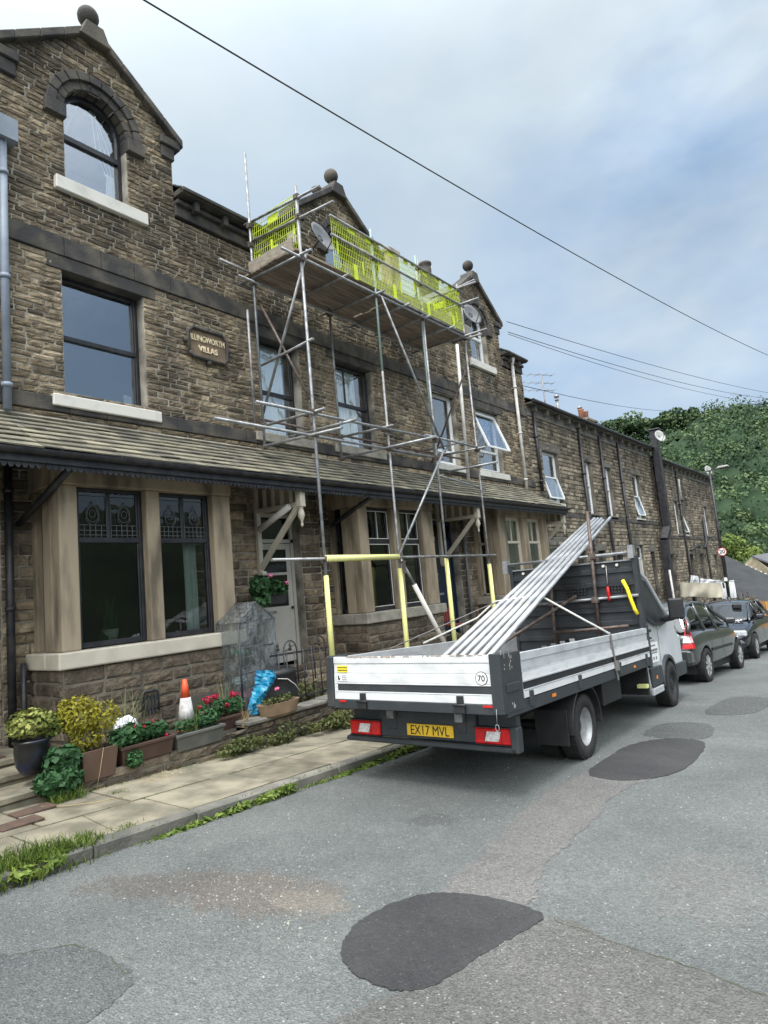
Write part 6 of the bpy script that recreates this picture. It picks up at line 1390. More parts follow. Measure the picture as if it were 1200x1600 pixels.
def p1(o):
    foliage('leaves', [((-7.02, 4.0, .40), (.12, .16, .12), 500), ((-7.05, 4.3, .38), (.12, .2, .10), 500), ((-6.92, 3.98, .14), (.08, .1, .10), 160), ((-7.0, 3.85, .38), (.12, .12, .1), 300)], .035, M_LDK, o)
    flowers(o, [((-6.98, 4.02, .47), .045, 30), ((-6.97, 4.14, .45), .03, 14), ((-6.93, 4.40, .30), .03, 16), ((-7.0, 4.28, .48), .03, 10), ((-6.88, 3.98, .16), .025, 8)], M_FLRED)
trough('flower_trough', -7.14, -6.92, 3.84, 4.50, .09, .29, M_TROUGHB, 'brown plastic trough with dark foliage and red flowers, beside the wooden box', plants=p1)
def p2(o):
    foliage('leaves', [((-7.05, 4.75, .34), (.1, .2, .06), 220), ((-7.05, 5.05, .36), (.1, .2, .10), 420)], .03, M_LDK, o)
    blades('grassy_leaves', [(-7.0+random.uniform(-.05, .05), 4.75+random.uniform(-.1, .1), .26, random.uniform(.12, .3), random.uniform(-.1, .1), random.uniform(-.12, .12), random.random()) for _ in range(26)], M_LGR, o, .006)
    flowers(o, [((-7.04, 5.0, .43), .05, 18)], M_FLRED)
trough('flower_trough', -7.14, -6.92, 4.53, 5.22, .06, .26, M_TROUGHG, 'grey trough with sparse plants in front of the traffic cone', plants=p2)
def p3(o):
    foliage('leaves', [((-7.3, 5.3, .42), (.14, .25, .14), 500), ((-7.3, 5.65, .40), (.12, .2, .12), 350)], .03, M_LDK, o)
    flowers(o, [((-7.22, 5.20, .54), .08, 70), ((-7.25, 5.35, .56), .07, 50), ((-7.22, 5.62, .54), .07, 50), ((-7.2, 5.48, .42), .05, 20), ((-7.2, 5.05, .48), .04, 14)], M_FLRED, .028)
trough('flower_trough', -7.42, -7.2, 5.02, 5.8, .10, .28, M_TROUGHB, 'brown trough crowded with crimson flowers, between the cone and the greenhouse', plants=p3)
def pbox(o): foliage('leaves', [((-7.1, 3.46, .70), (.20, .22, .22), 1100), ((-7.05, 3.70, .66), (.15, .20, .16), 420), ((-7.15, 3.36, .78), (.12, .12, .12), 300), ((-7.05, 3.50, .46), (.15, .2, .12), 350)], .022, M_LYEL, o, aspect=2.2)
ob = trough('wooden_planter', -7.22, -6.92, 3.40, 3.80, .03, .34, M_BOXW, 'brown wooden box planter holding the golden bush', rim=False, plants=pbox)
m = MB(); 
for k in range(9): a = random.uniform(0, 6.28); m.path([(-7.08, 3.5, .32), (-7.08+.1*math.cos(a), 3.5+.12*math.sin(a), .52), (-7.08+.17*math.cos(a), 3.5+.2*math.sin(a), .72)], .004, 4)
m.build('stems', M_BARK, ob)
o = thing('glazed_pot', 'dark blue glazed pot with a yellow-edged variegated shrub, beside the steps', 'plant pot', (-7.2, 3.02, .22)); m = MB()
m.lathe([(.10, 0), (.15, .08), (.17, .22), (.165, .30), (.185, .32), (.175, .34), (.15, .335), (.14, .28), (0, .28)], (-7.2, 3.02, .22), 24); m.build('pot', M_BLUEPOT, o)
foliage('leaves', [((-7.2, 3.0, .72), (.20, .24, .15), 700), ((-7.15, 3.18, .66), (.12, .13, .13), 350)], .03, M_LVAR, o)
o = thing('trailing_plant', 'dark green leafy plant tumbling over the wall end onto the pavement', 'plant', (-6.95, 3.2, 0)); 
foliage('leaves', [((-6.98, 3.22, .30), (.13, .2, .17), 420), ((-6.92, 3.15, .13), (.16, .24, .14), 620)], .055, M_LDK, o, aspect=1.3)
blades('grass_tuft', [(-6.86+random.uniform(-.1, .12), 3.15+random.uniform(-.14, .2), gz(3.1), random.uniform(.06, .16), random.uniform(-.06, .08), random.uniform(-.08, .08), random.random()) for _ in range(420)], M_LGR, o, .004)
o = thing('reedy_plant', 'tall thin reedy plant rising in front of the bay wall', 'plant', (-7.5, 4.15, .1))
blades('leaves', [(-7.45+random.uniform(-.15, .12), 4.1+random.uniform(-.2, .3), .12, random.uniform(.45, .95), random.uniform(-.2, .3), random.uniform(-.3, .3), random.random()) for _ in range(46)], M_LREED, o, .009, 6)
o = thing('reedy_plant', 'small spiky plant with pale upright leaves beside the greenhouse', 'plant', (-7.4, 5.6, .1))
blades('leaves', [(-7.4+random.uniform(-.05, .05), 5.62+random.uniform(-.07, .07), .14, random.uniform(.3, .75), random.uniform(-.08, .1), random.uniform(-.12, .12), random.random()) for _ in range(16)], M_LREED, o, .011, 6)
o = thing('reedy_plant', 'loose wispy stems arching over the golden bush and the red-flowered trough', 'plant', (-7.25, 3.8, .1))
blades('leaves', [(-7.2+random.uniform(-.12, .1), 3.85+random.uniform(-.35, .35), .2, random.uniform(.4, .8), random.uniform(-.15, .25), random.uniform(-.3, .35), random.random()) for _ in range(34)], M_LREED, o, .005, 6)
o = thing('dead_stems', 'bare brown dead stems poking up between the planters and the bay wall', 'plant', (-7.4, 4.6, .1)); m = MB()
for k in range(22):
    x, y = -7.35+random.uniform(-.15, .15), random.uniform(4.2, 5.9); h = random.uniform(.25, .5); m.path([(x, y, .1), (x+random.uniform(-.04, .04), y+random.uniform(-.06, .06), .1+h*.5), (x+random.uniform(-.1, .1), y+random.uniform(-.16, .16), .1+h)], .0035, 4)
m.build('stems', M_BARK, o)
o = thing('white_bag', 'crumpled white plastic bag lying behind the red-flowered trough', 'bag', (-7.35, 4.1, .2))
def blob(name, c, r, mat, parent, seg=14, rough=.18, squash=None):
    bm = bmesh.new(); bmesh.ops.create_icosphere(bm, subdivisions=3, radius=1)
    for v in bm.verts:
        k = 1+rough*(math.sin(v.co.x*5+c[0]*9)*math.cos(v.co.y*6+c[1]*7)+.5*math.sin(v.co.z*11+v.co.x*7)); v.co = Vector((v.co.x*r[0]*k, v.co.y*r[1]*k, v.co.z*r[2]*k))
        if squash and v.co.z < -r[2]*squash: v.co.z = -r[2]*squash
    off = Vector(c)-(wloc(parent) if parent else Vector((0, 0, 0))); bmesh.ops.translate(bm, vec=off, verts=bm.verts)
    me = bpy.data.meshes.new(name); bm.to_mesh(me); bm.free(); me.materials.append(mat); o_ = bpy.data.objects.new(name, me); COL.objects.link(o_); o_.parent = parent; return o_
blob('film', (-7.35, 4.12, .44), (.09, .13, .11), M_CLOTHW, o)
# traffic cone
o = thing('traffic_cone', 'orange and white traffic cone standing behind the grey trough', 'traffic cone', (-7.32, 4.94, .10)); m = MB()
m.box(-7.50, -7.14, 4.76, 5.12, .10, .14); m.build('cone_base', M_BLK, o); m = MB(); m.lathe([(.135, .04), (.115, .18)], (-7.32, 4.94, .10), 24); m.build('cone_body', M_ORANGE, o); m = MB(); m.lathe([(.062, .52), (.028, .745), (.0, .75)], (-7.32, 4.94, .10), 24); m.build('cone_tip', M_ORANGE, o)
m = MB(); m.lathe([(.117, .18), (.064, .52)], (-7.32, 4.94, .10), 24); m.build('reflective_sleeve', M_CONEW, o)
# small plastic greenhouse
o = thing('mini_greenhouse', 'small clear plastic greenhouse with crumpled film, standing beside the bay', 'greenhouse', (-7.75, 6.33, .12)); m = MB(); x0, x1, y0, y1, z0, z1, za = -8.0, -7.5, 5.99, 6.67, .12, 1.47, 1.74
for x in (x0, x1):
    for y in (y0, y1): m.tube((x, y, z0), (x, y, z1), .015, 6)
    m.tube((x, y0, z1), (x, (y0+y1)/2, za), .010, 6); m.tube((x, y1, z1), (x, (y0+y1)/2, za), .010, 6); m.tube((x, y0, z1), (x, y1, z1), .010, 6)
for z in (.4, .75, 1.1):
    for x in (x0, x1): m.tube((x, y0, z), (x, y1, z), .008, 6)
m.tube((x0, (y0+y1)/2, za), (x1, (y0+y1)/2, za), .01, 6); m.build('frame', M_TRIM, o)
m = MB(); n = 12
def sheet(P00, P10, P11, P01, amp, nrm):
    P00, P10, P11, P01, nrm = map(Vector, (P00, P10, P11, P01, nrm)); vs = []
    for j in range(n+1):
        for i in range(n+1):
            s, t = i/n, j/n; p = P00*(1-s)*(1-t)+P10*s*(1-t)+P11*s*t+P01*(1-s)*t
            vs.append(tuple(p+nrm*(amp*(math.sin(s*9+t*4)+math.sin(t*11-s*5)+random.uniform(-.6, .6))*(.0 if i in (0, n) else 1))))
    m.add(vs, [(j*(n+1)+i, j*(n+1)+i+1, (j+1)*(n+1)+i+1, (j+1)*(n+1)+i) for j in range(n) for i in range(n)], .5, True)
sheet((x1+.01, y0, z0), (x1+.01, y1, z0), (x1+.01, y1, z1), (x1+.01, y0, z1), .009, (1, 0, 0)); sheet((x0, y0-.01, z0), (x1, y0-.01, z0), (x1, y0-.01, z1), (x0, y0-.01, z1), .008, (0, -1, 0)); sheet((x0, y1+.01, z0), (x1, y1+.01, z0), (x1, y1+.01, z1), (x0, y1+.01, z1), .008, (0, 1, 0))
ym = (y0+y1)/2
sheet((x0-.02, y0-.02, z1), (x1+.03, y0-.02, z1), (x1+.03, ym, za+.012), (x0-.02, ym, za+.012), .004, (0, -.4, 1)); sheet((x1+.03, y1+.02, z1), (x0-.02, y1+.02, z1), (x0-.02, ym, za+.012), (x1+.03, ym, za+.012), .004, (0, .4, 1))
m.add([(x1+.012, y0, z1), (x1+.012, y1, z1), (x1+.012, ym, za)], [(0, 1, 2)]); m.build('plastic_cover', M_FILM, o)
blob('green_tray', (-7.7, 6.12, .62), (.12, .12, .07), M_GREENTUBE, o); blob('pink_pot', (-7.65, 6.2, .38), (.14, .18, .12), pmat("dusty_pink_plastic", (0.30, 0.08, 0.12), None, rough=.6), o); blob('green_pot', (-7.75, 6.2, 1.02), (.12, .14, .06), pmat("green_plastic", (0.03, 0.14, 0.08), None, rough=.5), o)
# compost bin, blue sheet, bowl
o = thing('compost_bin', 'black plastic compost bin behind the stone bowl planter', 'bin', (-7.45, 6.55, .12)); m = MB()
m.lathe([(.33, 0), (.31, .3), (.29, .52), (.31, .54), (.30, .59), (.22, .635), (.0, .65)], (-7.45, 6.58, .12), 28); m.build('bin_body', M_BLK, o)
m = MB(); m.path([(-7.2, 6.40, .62), (-7.12, 6.52, .60), (-7.12, 6.66, .5), (-7.13, 6.76, .38)], .006, 5); m.build('handle_cord', M_WHITE, o)
def drape(name, P, mat, parent=None, amp=.02):
    """sheet over a grid of 4 corner points (top-left, top-right, bottom-right, bottom-left) with folds"""
    P = [Vector(p) for p in P]; nrm = (P[1]-P[0]).cross(P[3]-P[0]).normalized(); m = MB(); nx, nz = 26, 12; vs = []
    for j in range(nz+1):
        for i in range(nx+1):
            s, t = i/nx, j/nz; p = P[0]*(1-s)*(1-t)+P[1]*s*(1-t)+P[2]*s*t+P[3]*(1-s)*t
            vs.append(tuple(p+nrm*(amp*(.3+t)*(math.sin(s*13+t*5*math.sin(s*4)+P[0].y)+.7*math.sin(s*29+1+t*3)))+Vector((0, 0, -amp*.45*abs(math.sin(s*math.pi*2.5))*(1-t)-amp*t*.35*math.sin(s*9+2)))))
    m.add(vs, [(j*(nx+1)+i, j*(nx+1)+i+1, (j+1)*(nx+1)+i+1, (j+1)*(nx+1)+i) for j in range(nz) for i in range(nx)], .5, True); return m.build(name, mat, parent)
def blue_sheet():
    m = MB(); nx, nz = 9, 22; V = []
    for j in range(nz+1):
        t = j/nz; cy_ = 6.17-.24*t+.03*math.sin(t*7); w = .17-.07*t+.02*math.sin(t*9)
        for i in range(nx+1):
            q = i/nx; V.append((-7.19+.14*math.sin(q*3.1)*(.7+.3*math.sin(t*5))+random.uniform(-.02, .02)+.02*math.sin(q*12+t*8), cy_-w+2*w*q+random.uniform(-.012, .012), .80-.58*t+random.uniform(-.014, .014)-.05*q*(1-t)))
    m.add(V, [(j*(nx+1)+i, j*(nx+1)+i+1, (j+1)*(nx+1)+i+1, (j+1)*(nx+1)+i) for j in range(nz) for i in range(nx)], .5, False); o = m.build('plastic_sheet', M_BLUE)
    s2 = o.modifiers.new('t', 'SOLIDIFY'); s2.thickness = .004
    tag(o, 'crumpled turquoise plastic sheet hanging against the compost bin', 'plastic sheet')
blue_sheet()
o = thing('bowl_planter', 'oblong brown bowl planter with one pink bloom, on the garden wall', 'planter', (-6.98, 6.2, .15)); m = MB()
n = 24; V = []; F = []
for (s, z) in ((.62, .13), (.85, .17), (1.0, .30), (1.04, .325), (.94, .325), (.9, .30)):
    for j in range(n): t = 2*math.pi*j/n; c, sn = math.cos(t), math.sin(t); V.append((-6.99+.14*s*abs(c)**.7*(1 if c > 0 else -1), 6.2+.34*s*abs(sn)**.7*(1 if sn > 0 else -1), z+.02))
for i in range(5):
    for j in range(n): F.append((i*n+j, i*n+(j+1) % n, (i+1)*n+(j+1) % n, (i+1)*n+j))
F.append(tuple(range(5*n, 6*n))); m.add(V, F); m.build('bowl', M_BOWL, o)
foliage('leaves', [((-7.0, 6.05, .37), (.08, .12, .05), 120), ((-7.0, 6.32, .38), (.07, .18, .05), 140)], .03, M_LHEDGE, o); m = MB(); m.path([(-7.0, 6.22, .32), (-7.0, 6.2, .5)], .005, 5); m.build('stem', M_LDK, o); flowers(o, [((-7.0, 6.2, .52), .04, 34)], M_FLPNK, .025)
o = thing('withered_plant', 'withered plant with drooping pale straw leaves beside the bowl planter', 'plant', (-7.02, 5.62, .12))
blades('leaves', [(-7.03+random.uniform(-.03, .03), 5.64+random.uniform(-.05, .05), .12, random.uniform(.18, .4), random.uniform(-.05, .16), random.uniform(-.12, .12), random.random()) for _ in range(26)], M_DRY, o, .007, 6)
# iron railings
def railings():
    o = thing('iron_railing', 'black iron railing with hooped tops and spear heads beside the compost bin', 'railing', (-7.2, 7.0, .2)); m = MB(); r = .010; x = -7.22
    for y in (6.46, 6.62, 6.78, 6.96, 7.14, 7.32, 7.50): m.tube((x, y, .2), (x, y, .98 if y not in (6.46,) else 1.0), r, 6)
    for c in (6.70, 7.32):
        m.path([(x, c-.13, .5), (x, c-.13, .98)]+[(x, c-.13*math.cos(t), .98+.15*math.sin(t)) for t in [math.pi*i/10 for i in range(11)]]+[(x, c+.13, .5)], .011, 6)
    for z in (.30, .95): m.beam((x, 6.3, z), (x, 7.62, z-.02), .012, .03)
    m.build('bars', M_PIPE, o)
    for y, z in ((6.46, 1.0), (6.70, .98), (7.32, .98)): m = MB(); m.lathe([(.008, 0), (.026, .03), (.012, .05), (.02, .07), (.002, .14)], (x, y, z), 8); m.box(x-.003, x+.003, y-.035, y+.035, z+.01, z+.03); m.build('spear_head', M_PIPE, o)
    m = MB(); m.path([(x, 6.58, .98), (x, 6.7, 1.03), (x, 6.82, 1.06)], .006, 4); m.build('scroll', M_PIPE, o)
railings()
# hanging basket of geraniums on the door side, red chair
o = thing('wall_basket', 'dark wall basket of pink geraniums beside the pale front door', 'hanging basket', (-8.35, 7.35, 1.7)); m = MB(); m.prism([(7.05, 1.95), (7.75, 1.95), (7.65, 1.66), (7.15, 1.66)], -8.5, -8.25, lambda a, b, h: (h, a, b)); m.build('basket', M_BLK, o, bevel=.02)
foliage('leaves', [((-8.3, 7.15, 2.0), (.2, .22, .18), 360), ((-8.28, 7.45, 1.96), (.16, .25, .12), 260), ((-8.25, 7.1, 1.8), (.14, .16, .16), 200)], .075, M_LDK, o, aspect=1.1); flowers(o, [((-8.2, 7.28, 2.16), .05, 40), ((-8.15, 7.58, 2.02), .045, 34)], M_FLPNK, .03)
A = onX((705, 968), -8.1); o = thing('garden_chair', 'faded red garden chair beside the dark blue front door', 'chair', (A.x, A.y, .2)); m = MB()
for k in range(5): y = A.y-.22+.1*k; m.box(A.x-.20, A.x-.17, y, y+.07, A.z-.06, A.z+.22)
m.box(A.x-.2, A.x-.16, A.y-.24, A.y+.26, A.z+.18, A.z+.26); m.box(A.x-.2, A.x+.2, A.y-.22, A.y+.24, A.z-.14, A.z-.10); m.build('seat_and_back', M_REDCH, o, bevel=.008)
for a in (-.18, .18):
    for b in (-.2, .2): m = MB(); m.tube((A.x+a, A.y+b, .15), (A.x+a*.9, A.y+b*.9, A.z-.1), .014, 6); m.build('leg', M_PIPE, o)
# house plant seen in the bay, weeds, straggly growth
blades_o = thing('house_plant', 'broad-leaved pot plant just inside the near bay window', 'plant', (-8.35, 4.45, 1.35)); blades('leaves', [(-8.3+random.uniform(-.08, .05), 4.5+random.uniform(-.1, .1), 1.42, random.uniform(.3, .75), random.uniform(-.2, .1), random.uniform(-.1, .35), .6) for _ in range(12)], M_LDK, blades_o, .04, 6)
m = MB(); m.lathe([(.08, 0), (.11, .2), (.0, .19)], (-8.3, 4.5, 1.36), 14); m.build('pot', M_DISHW, blades_o)
def hedge():
    B = []
    for i in range(34):
        y = random.uniform(5.1, 8.3); B.append(((-6.86+random.uniform(-.06, .12), y, gz(y)+random.uniform(.04, .18)), (random.uniform(.06, .16), random.uniform(.08, .22), random.uniform(.05, .12)), 90))
    for i in range(10): y = random.uniform(7.5, 12); B.append(((-6.9, y, gz(y)+.08), (.12, .3, .1), 90))
    tag(foliage('straggly_ground_cover', B, .030, M_LHEDGE, None), 'straggly ground cover growing along the foot of the garden wall', 'ground cover', kind='stuff')
    B = [((-7.5, random.uniform(6.9, 9.2), .3), (.3, .3, .14), 120) for _ in range(8)]
    tag(foliage('garden_ground_cover', B, .035, M_LHEDGE, None), 'low garden plants behind the iron railing', 'ground cover', kind='stuff')
hedge()
def weeds():
    S = []
    def add(x, y, n, h, sx, sy): 
        for _ in range(n):
            xx, yy = random.gauss(x, sx), random.gauss(y, sy); z = (zr(yy)+.1 if xx < -5.2 else zr(yy)+.002); S.append((xx, yy, z, random.uniform(.4, 1)*h, random.uniform(-.05, .08), random.uniform(-.06, .06), random.random()))
    for i in range(44): y = 1.25+i*.034; add(-5.34+.04*math.sin(i), y, 60, .15 if i < 36 else .09, .09, .05)
    for i in range(30): y = 3.0+i*.05; add(-5.17, y, 9, .05, .022, .03)
    for i in range(60): y = 4.45+i*.055; add(-5.16, y, 12, .055, .03, .04)
    for i in range(10): y = 7.6+i*.25; add(-5.16, y, 20, .05, .03, .1)
    for (x, y) in ((-5.42, 3.02), (-5.40, 2.98), (-6.6, 3.6), (-5.75, 2.15)): add(x, y, 34, .05, .05, .06)
    for i in range(60): add(-6.125+random.choice([0, 0, .78, -.86]), random.uniform(1.5, 9), 7, .018, .012, .04)
    for i in range(50): add(-6.93, 3.4+i*.09, 7, .045, .02, .04)
    b = blades('kerbside_grass', S, M_LGR, None, .0045, 3); tag(b, 'tufts of fresh grass and weeds growing in the gutter along the kerb', 'grass', kind='stuff')
    B = [((-5.22+random.uniform(-.12, .05), 1.55+random.random()*1.0, zr(2)+.07), (.10, .10, .05), 60) for _ in range(16)]+[((-5.16, 3.1+random.random()*1.6, zr(3.8)+.02), (.04, .10, .03), 26) for _ in range(20)]+[((-5.15, 4.7+random.random()*3.0, zr(6)+.02), (.05, .12, .03), 22) for _ in range(28)]
    tag(foliage('kerbside_weeds', B, .034, M_LGR, None, up=1.0, jit=.7, aspect=2.6), 'broad-leaved weeds sprouting along the kerb', 'weeds', kind='stuff')
    b = blades('dry_cuttings', [(random.gauss(-6.75, .10), random.gauss(4.15, .17), gz(4.1)+.005, random.uniform(.01, .05), random.uniform(-.14, .14), random.uniform(-.14, .14), random.random()) for _ in range(170)], M_DRY, None, .003, 3); tag(b, 'heap of dry straw-coloured cuttings on the flags below the planters', 'cuttings', kind='stuff')
    m = MB(); m.path([(-6.75, 2.9, gz(2.9)+.02), (-6.55, 3.05, gz(3)+.01), (-6.4, 3.25, gz(3.2)+.01), (-6.32, 3.5, gz(3.4)+.008)], .004, 4); m.path([(-6.85, 3.5, gz(3.4)), (-6.86, 3.55, .12), (-6.9, 3.62, .35)], .003, 4); tag(m.build('dry_stalk', M_DRY), 'long pale dry stalk lying on the flags by the trailing plant', 'stalk')
weeds()

# ================================================================== street lamp, wires
def lamp():
    x, y = -5.6, 29.8; o = thing('street_lamp', 'black street lamp post with a round 20 sign, at the lower end of the street', 'street lamp', (x, y, zr(y)+.1)); m = MB()
    m.tube((x, y, zr(y)), (x, y, .2), .085, 12); m.tube((x, y, .2), (x, y, 5.5), .055, 12, .042); m.build('post', M_PIPE, o)
    m = MB(); m.beam((x-.15, y-.05, 5.50), (x+.75, y+.1, 5.56), .05, .05); m.build('bracket_arm', M_PIPE, o)
    m = MB(); m.prism([(.25, 5.54), (.75, 5.57), (.72, 5.64), (.35, 5.64)], y-.08, y+.14, lambda a, b, h: (x+a, h, b)); m.build('lantern', M_DISHW, o, bevel=.02)
    c = (x+.03, y-.09, 2.07); m = MB(); m.lathe([(.165, 0), (.165, .012)], c, 28, 'y'); s = m.build('speed_sign', M_SIGNR, o); m = MB(); m.lathe([(.142, 0), (.142, .004)], (c[0], c[1]-.004, c[2]), 28, 'y'); m.build('disc', M_STICK, s)
    textobj('lettering', '20', .22, M_INK, s, frameM((c[0], c[1]-.007, c[2]), (1, 0, 0), (0, 0, 1)), .001, .005, local=False)
    m = MB(); m.box(x-.06, x+.06, y-.065, y-.055, .85, 1.0); m.build('number_sticker', M_STICK, o)
lamp()
def wire(a, b, sag, r, label, group=None):
    a, b = Vector(a), Vector(b); n = 24; m = MB(); m.path([a.lerp(b, i/n)-Vector((0, 0, sag*4*(i/n)*(1-i/n))) for i in range(n+1)], r, 5); tag(m.build('overhead_cable', M_WIRE), label, 'cable', group)
def dirpt(p, dist): return CAMP+ray(p).normalized()*dist
A = dirpt((225, 0), 10.5); B = dirpt((1200, 555), 37); m = MB()
m.path([A.lerp(B, t)-Vector((0, 0, 4*0.28*t*(1-t))) for t in [-.25+1.4*i/40 for i in range(41)]], .012, 6); tag(m.build('overhead_cable', M_WIRE), 'thick black cable crossing the whole sky from top left to right', 'cable')
a = Vector((-8.6, 18.3, 9.9)); b = dirpt((1200, 612), 52); wire(a, b+(b-a)*.1, .25, .011, 'upper thin cable running from the far gable into the sky')
a = Vector((-8.6, 18.3, 9.55)); b = dirpt((1200, 620), 52); wire(a, b+(b-a)*.1, .4, .011, 'middle thin cable leaving the far gable just below another'); 
a = Vector((-8.6, 18.3, 9.48)); b = dirpt((1200, 626), 52); wire(a, b+(b-a)*.1, .5, .009, 'lowest of the thin cables leaving the far gable')
a = onX((806, 600), -9.0); b = dirpt((1065, 642), 60); wire(a, b, .3, .012, 'faint cable above the cottage roofs, ending before the wooded hill')

# ================================================================== laundry, fence, low roofs
def laundry():
    Y0 = 33.5; grp = 'washing on the line below the cottages'
    def cl(p0, p1, p2, p3, Y, mat, lab, amp=.05):
        P = [onY(p, Y) for p in (p0, p1, p2, p3)]; o = drape('hanging_cloth', P, mat, None, amp); tag(o, lab, 'washing', grp)
    cl((1062, 909), (1127, 911), (1130, 934), (1063, 932), Y0, M_CLOTH, 'broad cream sheet pegged on the washing line, draped in folds', .06)
    cl((1079, 898), (1092, 900), (1092, 912), (1079, 910), Y0+1.2, M_CLOTHW, 'small grey-white cloth left of the long white sheet on the line')
    cl((1094, 903), (1131, 907), (1131, 914), (1094, 913), Y0+1.2, M_CLOTHW, 'long narrow white sheet on the further washing line')
    cl((1126, 911), (1134, 911), (1141, 936), (1128, 936), Y0+.3, M_CLOTHW, 'white towel hanging just left of the lamp post')
    cl((1138, 907), (1147, 906), (1151, 934), (1142, 935), Y0+.3, M_CLOTHW, 'white towel hanging just right of the lamp post')
    cl((1128, 910), (1131, 911), (1133, 919), (1130, 919), Y0, M_CLOTHK, 'black sock hung between the cream sheet and white towel', .01)
    for Y, p0, p1 in ((Y0, (1058, 907), (1150, 909)), (Y0+1.2, (1072, 896), (1150, 905))):
        a, b = onY(p0, Y), onY(p1, Y); m = MB(); m.path([a+(a-b)*.1, a, b, b+(b-a)*.1], .01, 4); tag(m.build('washing_line', M_WIRE), 'washing line carrying the %s' % ('cream sheet' if Y == Y0 else 'long narrow white sheet'), 'washing line')
laundry()
# yard wall with iron hoops in front of the lower cottages
m = MB(); ms, mb = MB(), MB(); stones(ms, mb, PX(-6.9), lambda z: [(20, 44)], -2.6, -.55, (.13, .18), (.3, .6), .03, .25, simple=True)
o = thing('yard_wall', 'stone yard wall topped with iron hoops, below the washing', 'wall', (-6.9, 32, -1.4)); w = ms.build('stonework', M_STONE2, o); mb.build('mortar', M_MORTAR2, w)
for k in range(16):
    c = 21+k*1.4; m.path([(-6.95, c-.3, -.6)]+[(-6.95, c-.3*math.cos(t), -.45+.28*math.sin(t)) for t in [math.pi*i/10 for i in range(11)]]+[(-6.95, c+.3, -.6)], .02, 5)
m.build('hooped_railing', M_RUSTY, o)
def fence():
    o = thing('board_fence', 'bright orange wooden board fence beyond the black car', 'fence', (-6.5, 46, -2.5)); m = MB(); a = onY((1150, 936), 44); x = -8.2
    top = -.95
    while x < 2.0: m.box(x, x+.14, 46, 46.03, -3.2, top+random.uniform(-.12, .08), random.random()); x += .17
    m.build('boards', M_FENCE, o); m = MB(); m.box(-8.2, 2, 46.03, 46.08, top-.3, top-.2); m.box(-8.2, 2, 46.03, 46.08, top-1.1, top-1.0); m.build('rails', M_FENCE, o)
fence()
def low_houses():
    # long grey-roofed shed running across the end of the street
    o = thing('low_building', 'low building with a long grey sheet roof beyond the lamp post', 'building', (-8, 62, -2))
    a, b, c, d = onY((1136, 868), 62), onY((1232, 905), 56), onY((1250, 960), 50), onY((1148, 935), 52)
    m = MB(); A = Vector((-11.6, 66, 1.9)); B = Vector((-3.0, 60, .9)); C = Vector((-3.2, 52, -1.2)); Dd = Vector((-9.6, 54, -1.0))
    a = onY((1133, 868), 66); b = onY((1235, 915), 60); c = onY((1235, 960), 51); d = onY((1143, 932), 51)
    m.slab([d, c, b, a], .12); rf = m.build('roof', M_ROOFG, o); m = MB()
    for k in range(22):
        t = k/21; p, q = d.lerp(c, t), a.lerp(b, t); m.beam(p+Vector((0, 0, .03)), q+Vector((0, 0, .03)), .06, .04)
    m.build('roof_ribs', M_ROOFG, rf)
    m = MB(); m.slab([d-Vector((0, 0, .1)), c-Vector((0, 0, .1)), c-Vector((0, 0, 3)), d-Vector((0, 0, 3))], .2); m.build('wall', M_STONE2, o)
    o = thing('stone_bungalow', 'pale stone building with a stepped white verge, partly hidden by the right edge', 'building', (-7, 70, -2)); m = MB(); Y = 70
    ap = onY((1176, 869), Y); l = onY((1160, 884), Y); r = onY((1230, 915), Y-3); ll = onY((1160, 905), Y)
    m.add([l, ap, r, r-Vector((0, 0, 5)), l-Vector((0, 0, 5))]+[p+Vector((1.2, 9, 0)) for p in (l, ap, r, r-Vector((0, 0, 5)), l-Vector((0, 0, 5)))], [(0, 1, 2, 3, 4), (9, 8, 7, 6, 5), (0, 5, 6, 1), (1, 6, 7, 2), (4, 9, 5, 0)]); m.build('wall', pmat("pale_stone_wall", (0.36, 0.31, 0.21), (0.26, 0.22, 0.15), 3, .9, bump=.3, bscale=8), o)
    m = MB()
    for k in range(9):
        p = l.lerp(r, (k+.5)/9.0)+Vector((0, -.2, .1)); m.box(p.x-.28, p.x+.28, p.y-.1, p.y+.1, p.z-.06, p.z+.10)
    m.build('verge_stones', M_WHITE, o)
    m = MB(); e = Vector((5, 2, 0)); m.slab([ap+Vector((0, -.2, .05)), r+Vector((2, 0, .4))+Vector((0, 0, 0)), r+Vector((4, 8, 1.6)), ap+Vector((2, 9, .4))], .15); m.build('roof', M_SLATE2, o)
low_houses()

